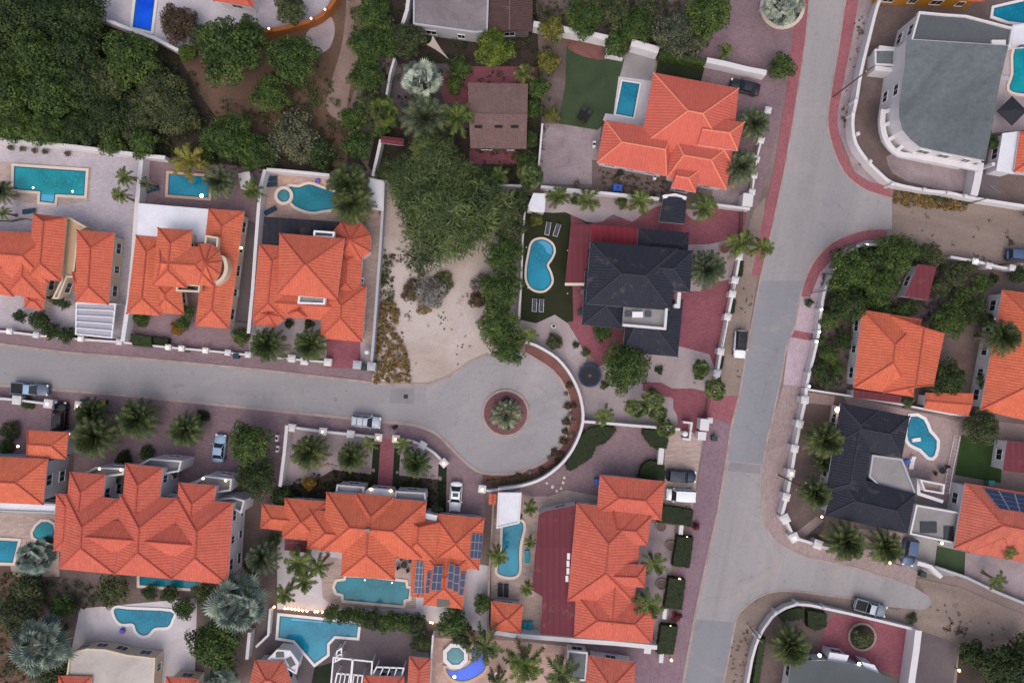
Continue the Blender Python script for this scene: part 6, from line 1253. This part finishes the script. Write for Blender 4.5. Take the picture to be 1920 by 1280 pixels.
p('large brownish palm above the deep blue pool', 905, 1210, 42, 'coco', L_date, 5.0); p('palm at the bottom beside the grey annex', 1058, 1262, 38, 'coco', L_date, 5.0); p('tall palm at the bottom edge by deep blue pool', 985, 1245, 42, 'coco', h=5.0); p('palm fronds over the bottom edge', 935, 1278, 30, 'coco', h=4.6)
p('feather palm beside the west roof of the black L-shaped house', 1547, 825, 38, 'date', L_date, 4.0); p('palm behind the white wall and street pole', 1530, 925, 31, 'date', L_date, 4.0); p('small palm shrub under the black west roof', 1545, 868, 18, 'date', L_date, 2.0); p('round palm at the junction corner wall', 1586, 1015, 36, 'date', L_date, 4.0); p('olive-brown palm next to the blue-grey car', 1660, 1026, 32, 'date', L_date, 3.6); p('fan-topped palm above the right orange roof', 1880, 632, 32, 'date', L_date, 6.0); p('spiky palm with orange flower in corner garden', 1482, 1212, 36, 'date', L_date, 3.4); p('small palm at the right orange eave', 1895, 1035, 18, 'sparse', h=4.6); p('dark palm on the grey gravel beside the lawn', 1868, 1085, 26, 'sparse', h=3.0)
# ================================================================== SMALL THINGS
def lounger(label, px, py, ang, fab, frm=None, group='pool loungers'):
    c = P(px, py); o = thing('sun_lounger', label, 'lounger', (c.x, c.y, .03), ang, group); fr = frm or m_frame
    m = MB(); 
    for x, y, sx, sy in ((0, .33, 1.9, .06), (0, -.33, 1.9, .06), (.95, 0, .06, .72), (-.95, 0, .06, .72)): m.box((x, y, .3), (sx, sy, .06))
    m.build('frame', fr, o); m = MB(); m.box((-.28, 0, .35), (1.3, .6, .07)); m.build('seat', fab, o)
    m = MB(); m.add([(.38, -.3, .34), (.38, .3, .34), (.93, .3, .58), (.93, -.3, .58), (.38, -.3, .40), (.38, .3, .40), (.93, .3, .64), (.93, -.3, .64)], [(0, 1, 2, 3), (4, 5, 6, 7), (0, 4, 7, 3), (1, 5, 6, 2), (2, 3, 7, 6), (0, 1, 5, 4)]); m.build('backrest', fab, o)
    for x in (-.8, .8):
        for y in (-.3, .3): m = MB(); m.box((x, y, .14), (.06, .06, .28)); m.build('leg', fr, o)
    return o
for a in (('grey sun lounger left of the pair above the kidney pool', 1027, 429, radians(80)), ('grey sun lounger right of the pair above the kidney pool', 1044, 432, radians(72)), ('grey sun lounger left of the pair below the kidney pool', 1002, 572, radians(88)), ('grey sun lounger right of the pair below the kidney pool', 1015, 573, radians(88))): lounger(*a, m_slate)
lounger('upper dark teal lounger above the round spa', 509, 336, .03, m_teal, m_teal); lounger('lower dark teal lounger above the round spa', 509, 347, .03, m_teal, m_teal); lounger('dark teal lounger angled below the round spa', 508, 396, .5, m_teal, m_teal)
lounger('dark lounger nearest the gravel on the lawn', 1091, 213, radians(60), m_dkm, m_dkm); lounger('dark lounger beside its twin on the lawn', 1101, 219, radians(60), m_dkm, m_dkm)
lounger('dark cushioned lounger below the narrow pool', 938, 1104, radians(90), m_blackmat, m_dkm); lounger('second dark cushioned lounger below the narrow pool', 949, 1105, radians(90), m_blackmat, m_dkm)
lounger('turquoise lounger beside the orange hut', 984, 1174, radians(90), m_turq, m_turq); lounger('outer turquoise lounger beside the orange hut', 994, 1174, radians(90), m_turq, m_turq); lounger('turquoise chair by the narrow pool palm', 988, 1041, radians(90), m_turq, m_turq)
lounger('dark lounger by the small blue pool', 288, 356, .25, m_teal, m_teal); lounger('blue lounger under the teal pool terrace', 57, 397, .1, m_teal, m_teal)
lounger('white pool lounger on the terrace by the angular pool', 1708, 866, radians(80), m_frame); lounger('blue lounger on the terrace by the angular pool', 1692, 868, radians(30), m_blue, m_blue)
# trampoline
c = P(1106, 704, .8); t = thing('trampoline', 'round black trampoline with blue rim on the gravel', 'trampoline', (c.x, c.y, 0)); m = MB(); R0 = 1.72
pp = [(R0 * cos(i * pi / 8), R0 * sin(i * pi / 8)) for i in range(16)]; m.ring([(x * .84, y * .84) for x, y in pp], pp, .76, .84); m.build('rim_pad', m_bluepad, t); m = MB(); m.prism([(x * .86, y * .86) for x, y in pp], .77, .80); m.build('jumping_mat', m_blackmat, t)
for i in range(6): m = MB(); a = i * pi / 3; m.tube([(1.6 * cos(a), 1.6 * sin(a), 0), (1.6 * cos(a), 1.6 * sin(a), 2.3)], .035, 6); m.build('net_pole', m_dkm, t)
m = MB(); m.ring([(x * .98, y * .98) for x, y in pp], [(x * 1.0, y * 1.0) for x, y in pp], 2.26, 2.3); m.build('top_hoop', m_dkm, t); m = MB(); m.ring([(.12 * cos(i * pi / 4), .12 * sin(i * pi / 4)) for i in range(8)], [(.2 * cos(i * pi / 4), .2 * sin(i * pi / 4)) for i in range(8)], .8, .815); m.build('mat_ring', m_greym, t)
def pole(label, base, top, hgt, arm=None, name='utility_pole', r=.12):
    b = P(*base); o = thing(name, label, 'pole', b); m = MB(); m.tube([(0, 0, 0), (0, 0, hgt)], [r, r * .65], 10); m.build('shaft', m_wood if name == 'utility_pole' else m_greym, o)
    if name == 'utility_pole':
        m = MB(); m.box((0, 0, hgt - .5), (1.8, .1, .12), 0, .6); m.build('cross_arm', m_wood, o)
        for k in (-.8, 0, .8): m = MB(); m.cyl((k * cos(.6), k * sin(.6), hgt - .44), .05, .16, 8); m.build('insulator', m_frame, o)
    else:
        a = arm or 0; m = MB(); m.tube([(0, 0, hgt - .1), (.7 * cos(a), .7 * sin(a), hgt + .15), (1.5 * cos(a), 1.5 * sin(a), hgt + .2)], [.06, .05, .04], 8); m.build('arm', m_greym, o)
        m = MB(); m.box((1.8 * cos(a), 1.8 * sin(a), hgt + .2), (.7, .26, .12), 0, a); m.build('lamp_head', m_greym, o)
pole('tall timber utility pole at the red kerb of upper junction', (1562, 182), None, 11.5); pole('utility pole beside dry grass and curved white wall', (1817, 382), None, 7.0, name='street_lamp', arm=2.6, r=.09); pole('slim street lamp behind the bush on pink pavement', (1521, 549), None, 5.8, name='street_lamp', arm=pi, r=.08); pole('timber utility pole before the white pillar wall', (1460, 890), None, 8.5); pole('slim street lamp at the corner garden wall', (1406, 1175), None, 5.3, name='street_lamp', arm=2.4, r=.08); pole('timber utility pole by the right-hand white gate', (1872, 497), None, 6.0, r=.1)
# pergolas
def pergola(label, pts, h, n, along=0, mat=None, wall_h=None, bar=.14):
    q = [P(x, y, h) for x, y in pts]; c = sum(q, Vector()) / 4; c.z = 0; o = thing('pergola', label, 'pergola', c); q = [v - c for v in q]; m = MB(); ribbon(m, [(v.x, v.y) for v in q], .2, h - .2, h, 0, True); m.build('frame', mat or m_frame, o)
    m = MB()
    for i in range(1, n):
        t = i / n; a, b = (q[0] * (1 - t) + q[3] * t, q[1] * (1 - t) + q[2] * t) if not along else (q[0] * (1 - t) + q[1] * t, q[3] * (1 - t) + q[2] * t)
        ribbon(m, [(a.x, a.y), (b.x, b.y)], bar, h + .002, h + .14)
    m.build('rafters', mat or m_frame, o)
    for v in q: m = MB(); m.box((v.x, v.y, h / 2 - .1), (.16, .16, h - .2)); m.build('post', mat or m_frame, o)
    return o
o = pergola('white slatted carport pergola beside the long narrow house', [(143, 568), (216, 570), (209, 633), (142, 626)], 2.6, 5)
q = [P(x, y, 2.62) for x, y in ((143, 568), (216, 570), (209, 633), (142, 626))]; m = MB(); m.prism([(v.x - o.location.x, v.y - o.location.y) for v in q], 2.41, 2.44); m.build('roof_sheet', plain('milky_sheet', srgb(168, 166, 180), .3), o)
pergola('white pergola frame over the grey terrace', [(625, 1232), (698, 1240), (692, 1310), (618, 1310)], 2.8, 2, 1, bar=.3); pergola('slatted white pergola at the bottom edge', [(632, 1262), (680, 1266), (674, 1310), (622, 1310)], 2.6, 6, 1); pergola('small white pergola with dark panes at the bottom edge', [(706, 1250), (757, 1252), (750, 1276), (696, 1270)], 2.6, 4, 1)
pergola('white step frame beside the wavy pool', [(632, 1220), (640, 1215), (640, 1234), (628, 1240)], 2.6, 2)
# sail, umbrella, bins, boxes and the rest
a, b, c = P(811, 66, 3.4), P(841, 111, 2.6), P(800, 84, 2.9); o = thing('shade_sail', 'beige triangular shade sail beside the olive-topped tree', 'shade sail', (a.x, a.y, 0)); o0 = Vector((a.x, a.y, 0)); m = MB(); cc = (a + b + c) / 3; pts = []
for u, v in ((a, b), (b, c), (c, a)):
    for k in range(5): w_ = u.lerp(v, k / 5); pts.append(w_.lerp(cc, .22 * sin(pi * k / 5)) - o0)
m.poly(pts); m.poly([x - Vector((0, 0, .03)) for x in pts[::-1]]); m.build('canvas', m_beige, o)
for v in (a, b, c): m = MB(); w_ = v - o0; m.tube([(w_.x, w_.y, 0), (w_.x, w_.y, v.z + .1)], .05, 6); m.build('post', m_greym, o)
def umbrella(label, px, py, r, mat, h=2.4, n=8):
    c = P(px, py, h); o = thing('parasol', label, 'parasol', (c.x, c.y, 0)); m = MB(); rr = r * S; pp = [(rr * cos(i * 2 * pi / n), rr * sin(i * 2 * pi / n), h) for i in range(n)]
    m.add(pp + [(0, 0, h + .6)], [(i, (i + 1) % n, n) for i in range(n)]); m.add([(x, y, z - .14) for x, y, z in pp] + pp, [(i, (i + 1) % n, n + (i + 1) % n, n + i) for i in range(n)]); m.build('canopy', mat, o); m = MB(); m.tube([(0, 0, 0), (0, 0, h + .62)], .04, 8); m.build('pole', m_greym, o)
umbrella('dark square parasol on the terrace at the right edge', 1898, 208, 27, m_blackmat, n=4)
m = MB()
def bin_(label, px, py, mat, rz=0, lid=None):
    c = P(px, py); o = thing('wheeled_bin', label, 'bin', c, rz); m = MB(); m.box((0, 0, .5), (.62, .66, .9), 0, 0, 1.12); m.build('body', mat, o); m = MB(); m.box((.02, 0, 1.0), (.76, .8, .08)); m.box((-.4, 0, .99), (.08, .6, .1)); m.build('lid', lid or mat, o)
    for y in (-.28, .28): m = MB(); m.tube([(-.34, y - .04, .13), (-.34, y + .04, .13)], .13, 12); m.build('wheel', m_rub, o)
bin_('dark green wheeled bin on the red-brown pavement', 1337, 820, m_green); bin_('blue wheeled bin beside the orange roof corner', 1119, 900, m_blue); bin_('yellow-lidded bin above the dark palm', 200, 754, m_green, 0, m_yellow); bin_('black bin beside the grey alley pillar', 447, 667, m_dkm, 0, m_teal); bin_('green bin at the pillar with white dish', 684, 689, m_green); bin_('turquoise bin by the green lawn', 1851, 903, plain('mint_plastic', srgb(70, 150, 140), .5)); bin_('dark green bin at the dirt road end wall', 1725, 1073, m_green); bin_('green bin under the black eave', 1088, 586, m_green); bin_('grey bin behind the turf corner', 1093, 548, m_greym); bin_('dark bin left above the big dark palm', 163, 752, m_teal)
def ac(label, px, py, rz=0):
    c = P(px, py); o = thing('air_conditioner', label, 'air conditioner', c, rz); m = MB(); m.box((0, 0, .45), (.95, .42, .75)); m.build('casing', m_frame, o); m = MB(); m.cyl((0, 0, .83), .2, .02, 16); m.build('fan_grille', m_dkm, o)
    for x in (-.35, .35): m = MB(); m.box((x, 0, .04), (.08, .4, .08)); m.build('foot', m_dkm, o)
for i, (x, y, t) in enumerate(((444, 537, 'upper unit in the alley'), (446, 550, 'lower unit in the alley'), (681, 527, 'beside the pyramid-roofed house'), (1113, 273, 'at the west wall of the salmon-roofed house'), (1226, 333, 'below the salmon eave'), (522, 820, 'white unit outside the gravel garden wall'), (523, 840, 'lower white unit outside the gravel garden wall'))): ac('boxy white air conditioner, ' + t, x, y, radians(85))
def table_set(label, px, py, mat, n=4):
    c = P(px, py); o = thing('garden_table', label, 'table', c); m = MB(); m.cyl((0, 0, .7), .5, .05, 20); m.build('tabletop', mat, o); m = MB(); m.cyl((0, 0, 0), .06, .7, 8); m.build('leg', m_dkm, o)
    for i in range(n):
        a = i * 2 * pi / n + .5; ch = thing('garden_chair', label.replace('table', 'chair') , 'chair', (c.x + .95 * cos(a), c.y + .95 * sin(a), 0), a + pi, 'chairs around garden tables'); m = MB(); m.box((0, 0, .42), (.45, .45, .06)); m.build('seat', m_dkm, ch); m = MB(); m.box((-.24, 0, .68), (.05, .45, .5)); m.build('backrest', m_dkm, ch)
        for x in (-.18, .18):
            for y in (-.18, .18): m = MB(); m.box((x, y, .2), (.04, .04, .4)); m.build('leg', m_dkm, ch)
table_set('dark round table on the deck below the star-shaped roof', 759, 1056, m_dkm); table_set('dark round table beside the angular turquoise pool', 1762, 880, m_dkm, 2); table_set('small table on the peach deck by the deep blue pool', 930, 1262, m_frame, 2)
c = P(596, 340); m = MB(); m.tube([(.3 * cos(i * pi / 6), .3 * sin(i * pi / 6), .2) for i in range(13)], .13, 8); o = m.build('swim_ring', m_purple, None, True, label='purple swim ring on the peach pool deck', cat='swim ring'); o.location = c
c = P(232, 1180); m = MB(); m.ball((0, 0, .4), .42, 0, 16, 10); o = m.build('beach_ball', m_purple, None, True, label='purple ball on the pale terrace by flower-shaped pool', cat='ball'); o.location = c
c = P(1717, 824, .2); m = MB(); m.box((0, 0, .1), (1.3, .55, .16), 0, .1); m.box((-.5, 0, .24), (.3, .55, .16), 0, .1, .7); o = m.build('pool_float', m_frame, label='white lilo floating in the angular turquoise pool', cat='pool float'); o.location = c
c = P(1156, 355); o = thing('water_tank', 'blue square water tank behind the white bed wall', 'tank', c, -.1); m = MB(); m.box((0, 0, .6), (1.5, 1.2, 1.1), 0, 0, .88); m.box((0, 0, 1.2), (1.25, .95, .12), 0, 0, .8); m.build('body', m_blue, o); m = MB(); m.cyl((0, 0, 1.24), .22, .1, 16); m.build('lid', m_bluepad, o)
c = P(691, 659); o = thing('satellite_dish', 'white round dish beside the wall of the maroon driveway', 'satellite dish', c); m = MB(); m.tube([(0, 0, 1.0), (0, 0, 1.06), (0, 0, 1.16), (0, 0, 1.28)], [.08, .2, .34, .42], 18); m.build('dish', m_frame, o, True); m = MB(); m.tube([(0, 0, 0), (0, 0, 1.02)], .05, 8); m.build('mast', m_dkm, o)
c = P(1038, 611); o = thing('ring_ornament', 'small white ring ornament on the gravel below turf', 'ornament', c); m = MB(); m.tube([(.3 * cos(i * pi / 8), .3 * sin(i * pi / 8), .25) for i in range(17)], .07, 8); m.build('ring', m_frame, o, True); m = MB(); m.cyl((0, 0, 0), .22, .25, 14); m.build('base', m_dkm, o)
# white gate piers and meter boxes near the red crossing
def pier(label, px, py, w, h, mat=None, rz=-.1, cat='pier', name='gate_pier', d=None):
    c = P(px, py, h); o = thing(name, label, cat, (c.x, c.y, 0), rz); m = MB(); m.box((0, 0, h / 2), (w, d or w, h)); m.build('shaft', mat or m_wall, o); m = MB(); m.box((0, 0, h + .05), (w + .1, (d or w) + .1, .1)); m.build('cap_stone', mat or m_wall, o)
pier('tall white gate pier above the cream parking court', 1321, 796, 1.2, 2.2, d=1.6); pier('square white pier with dark opening below tall pier', 1316, 817, 1.1, 1.8); pier('small white pier at the pavement edge', 1331, 788, .7, 1.5); pier('white low wall block between hedges and cream court', 1239, 855, .7, 1.2, d=2.3); pier('white corner pier above the roadside terrace', 1402, 375, 1.4, 2.2, d=1.8)
for x, y, l in ((1277, 992, 'white low block by topmost boxy hedge'), (1246, 1150, 'white low block by third boxy hedge'), (1240, 1232, 'white low block under lowest boxy hedge')): pier(l, x, y, .5, 1.0, d=1.4)
c = P(1284, 813, 1.2); o = thing('water_tank', 'round white tank by the gate piers', 'tank', (c.x, c.y, 0)); m = MB(); m.cyl((0, 0, 0), .38, 1.5, 18); m.build('body', m_frame, o); m = MB(); m.cyl((0, 0, 1.5), .3, .1, 18, 0, .2); m.build('lid', m_frame, o)
pier('square white meter cabinet on the apron driveway', 1214, 1218, .9, 1.2, name='meter_cabinet', cat='cabinet'); pier('small white rendered box at terrace end below white wall', 460, 338, 1.6, 1.6, d=2.2, rz=.2, name='pump_house', cat='pump house')
def ground_lamp(label, px, py, mat, h=.5, r=.14, group=None):
    c = P(px, py); o = thing('garden_lamp', label, 'lamp', c, group=group); m = MB(); m.cyl((0, 0, 0), .06, h, 8); m.build('post', m_dkm, o); m = MB(); m.ball((0, 0, h + r * .8), r, 0, 10, 6); m.build('globe', mat, o)
for x, y in ((517, 1134), (537, 1137), (543, 1137), (550, 1138), (556, 1139), (563, 1140), (570, 1141), (578, 1142), (593, 1143), (598, 1143), (607, 1144)): ground_lamp('small warm light in the row above the T-shaped pool', x, y, e_warm, .5, .17, 'row of small lights above the T-shaped pool')
for a in (('left of the twin warm lights right of long hedge', 808, 1163), ('right of the twin warm lights right of long hedge', 812, 1164)): ground_lamp(*a, e_warm)
for a in (('warm lamp between topmost and second boxy hedge', 1285, 1004), ('warm lamp above the third boxy hedge', 1271, 1081), ('warm lamp above the lowest boxy hedge', 1254, 1169), ('yellow lamp under the lowest boxy hedge', 1256, 1231), ('warm lamp beside the olive-brown palm', 1661, 1050), ('gold lamp at the pale pier by the green lawn', 1758, 1014), ('orange lamp on the driveway at the bottom right', 1790, 1250)): ground_lamp(*a, e_gold if 'gold' in a[0] or 'orange' in a[0] or 'yellow' in a[0] else e_warm, .9, .2)
for i, (x, y, l) in enumerate(((987, 464, 'by the kidney pool top'), (990, 540, 'by the kidney pool bottom'), (1064, 470, 'by the red patio edge'), (1064, 550, 'below the red patio corner'))): ground_lamp('tiny white garden light ' + l, x, y, m_frame, .12, .1)
# planters and stepping stones
def stones(label, pts, r=.3, mat=None):
    for i, (x, y) in enumerate(pts):
        c = P(x, y); m = MB(); rr = random.Random(i * 7 + int(x)); k = r * rr.uniform(.8, 1.25); m.ball((0, 0, .03), k, 0, 9, 6, .4); o = m.build('stepping_stone', mat or m_stone, None, True, label=label, cat='stone', group=label.split(',')[0]); o.location = c; o.rotation_euler.z = rr.uniform(0, 3); o.scale = (1, rr.uniform(.7, 1), 1)
stones('rough round stone in the curved edging of the gravel garden', [(600, 876), (607, 872), (614, 871), (622, 872), (630, 874), (638, 877), (690, 880), (700, 881), (745, 885), (800, 892), (812, 894), (825, 896)])
stones('pale round stone edging the front court behind the circle wall', [(1025, 905), (1036, 912), (1044, 920), (1052, 915), (1056, 904), (1058, 895)], .25, m_coping)
def ring_planter(label, px, py, r, rim=None, soil=None):
    c = P(px, py); o = thing('planter_ring', label, 'planter', c); pp = [(r * S * cos(i * pi / 12), r * S * sin(i * pi / 12)) for i in range(24)]; m = MB(); m.ring([(x * .85, y * .85) for x, y in pp], pp, 0, .3); m.build('rim', rim or m_stone, o); m = MB(); m.prism([(x * .86, y * .86) for x, y in pp], .01, .2); m.build('soil', soil or m_soil, o)
c = P(740, 801); m = MB(); m.ball((0, 0, .22), .34, 0, 10, 6, .7); m.ball((.3, .12, .18), .26, 0, 9, 6, .7); o = m.build('rubbish_bag', m_rub, None, True, label='black rubbish bags on the pavement above the garden path', cat='rubbish bag'); o.location = c
c = P(732, 801); m = MB(); m.tube([(.24 * cos(i * pi / 6), .24 * sin(i * pi / 6), .1) for i in range(13)], .07, 8); o = m.build('hose_coil', m_greym, None, True, label='small pale coil beside the black rubbish bags', cat='hose'); o.location = c
ring_planter('cream planter ring around the top silver palm', 1466, 14, 42, m_coping); ring_planter('round earth ring below topmost boxy hedge', 1239, 985, 11, m_stone, m_yard); ring_planter('round earth ring beside second boxy hedge', 1257, 1022, 10, m_stone, m_yard); ring_planter('round earth ring beside third boxy hedge', 1240, 1094, 11, m_stone, m_yard); ring_planter('round earth ring under the leaning roadside palm', 1358, 466, 10, m_stone, m_bed); ring_planter('pale ring around the forecourt shrub', 1615, 1192, 27, m_stone)
for i, (x, y) in enumerate(((24, 279), (46, 281), (68, 284), (88, 286), (130, 290))):
    c = P(x, y); o = thing('potted_plant', 'round grey potted shrub in the row behind the teal pool', 'potted plant', c, group='potted shrubs behind the teal pool'); m = MB(); m.cyl((0, 0, 0), .26, .4, 12, 0, .34); m.build('pot', m_stone, o); put('foliage', crown('leafy', 'S', L_grey, 0), o, (0, 0, .5), i, (.5, .5, .45))
for x, y, l in ((1082, 345, 'pale rock group west of the water tank'), (1165, 330, 'scrap heap by the dark barrel')): bush('weathered twiggy heap, ' + l, x, y, 9, L_drypurple, name='brush_heap')
c = P(1162, 326); o = thing('barrel', 'black barrel under the salmon eave', 'barrel', c); m = MB(); m.tube([(0, 0, 0), (0, 0, .3), (0, 0, .6), (0, 0, .9)], [.42, .48, .48, .42], 14); m.build('body', m_dkm, o, True); m = MB(); m.cyl((0, 0, .9), .36, .05, 14); m.build('lid', m_rub, o)
# ================================================================== CAMERA AND LIGHT
cd = bpy.data.cameras.new('drone_camera'); cam = bpy.data.objects.new('drone_camera', cd); COL.objects.link(cam)
cam.location = (0, 0, H); cam.rotation_euler = (0, 0, 0); cd.sensor_width = 36; cd.lens = 36 * H / (1920 * S); cd.clip_end = 3000; scn.camera = cam
w = bpy.data.worlds.new('World'); scn.world = w; w.use_nodes = True; nt = w.node_tree
sky = nt.nodes.new('ShaderNodeTexSky'); sky.sky_type = 'NISHITA'; sky.sun_disc = False; EL, AZ = radians(56), radians(186)
sky.sun_elevation = EL; sky.sun_rotation = AZ; sky.air_density = 1.0; sky.dust_density = 5.0; sky.ozone_density = 1.0
nt.links.new(sky.outputs[0], nt.nodes['Background'].inputs[0]); nt.nodes['Background'].inputs[1].default_value = .088
sd = bpy.data.lights.new('sun', 'SUN'); sun = bpy.data.objects.new('sun', sd); COL.objects.link(sun); sd.energy = 1.0; sd.angle = radians(110); sd.color = (1.0, .965, .9)
d = Vector((sin(AZ) * cos(EL), cos(AZ) * cos(EL), sin(EL))); sun.rotation_euler = d.to_track_quat('Z', 'Y').to_euler()
vs = scn.view_settings; vs.view_transform = 'Standard'; vs.look = 'None'; vs.gamma = 1; vs.use_curve_mapping = False; vs.exposure = .56
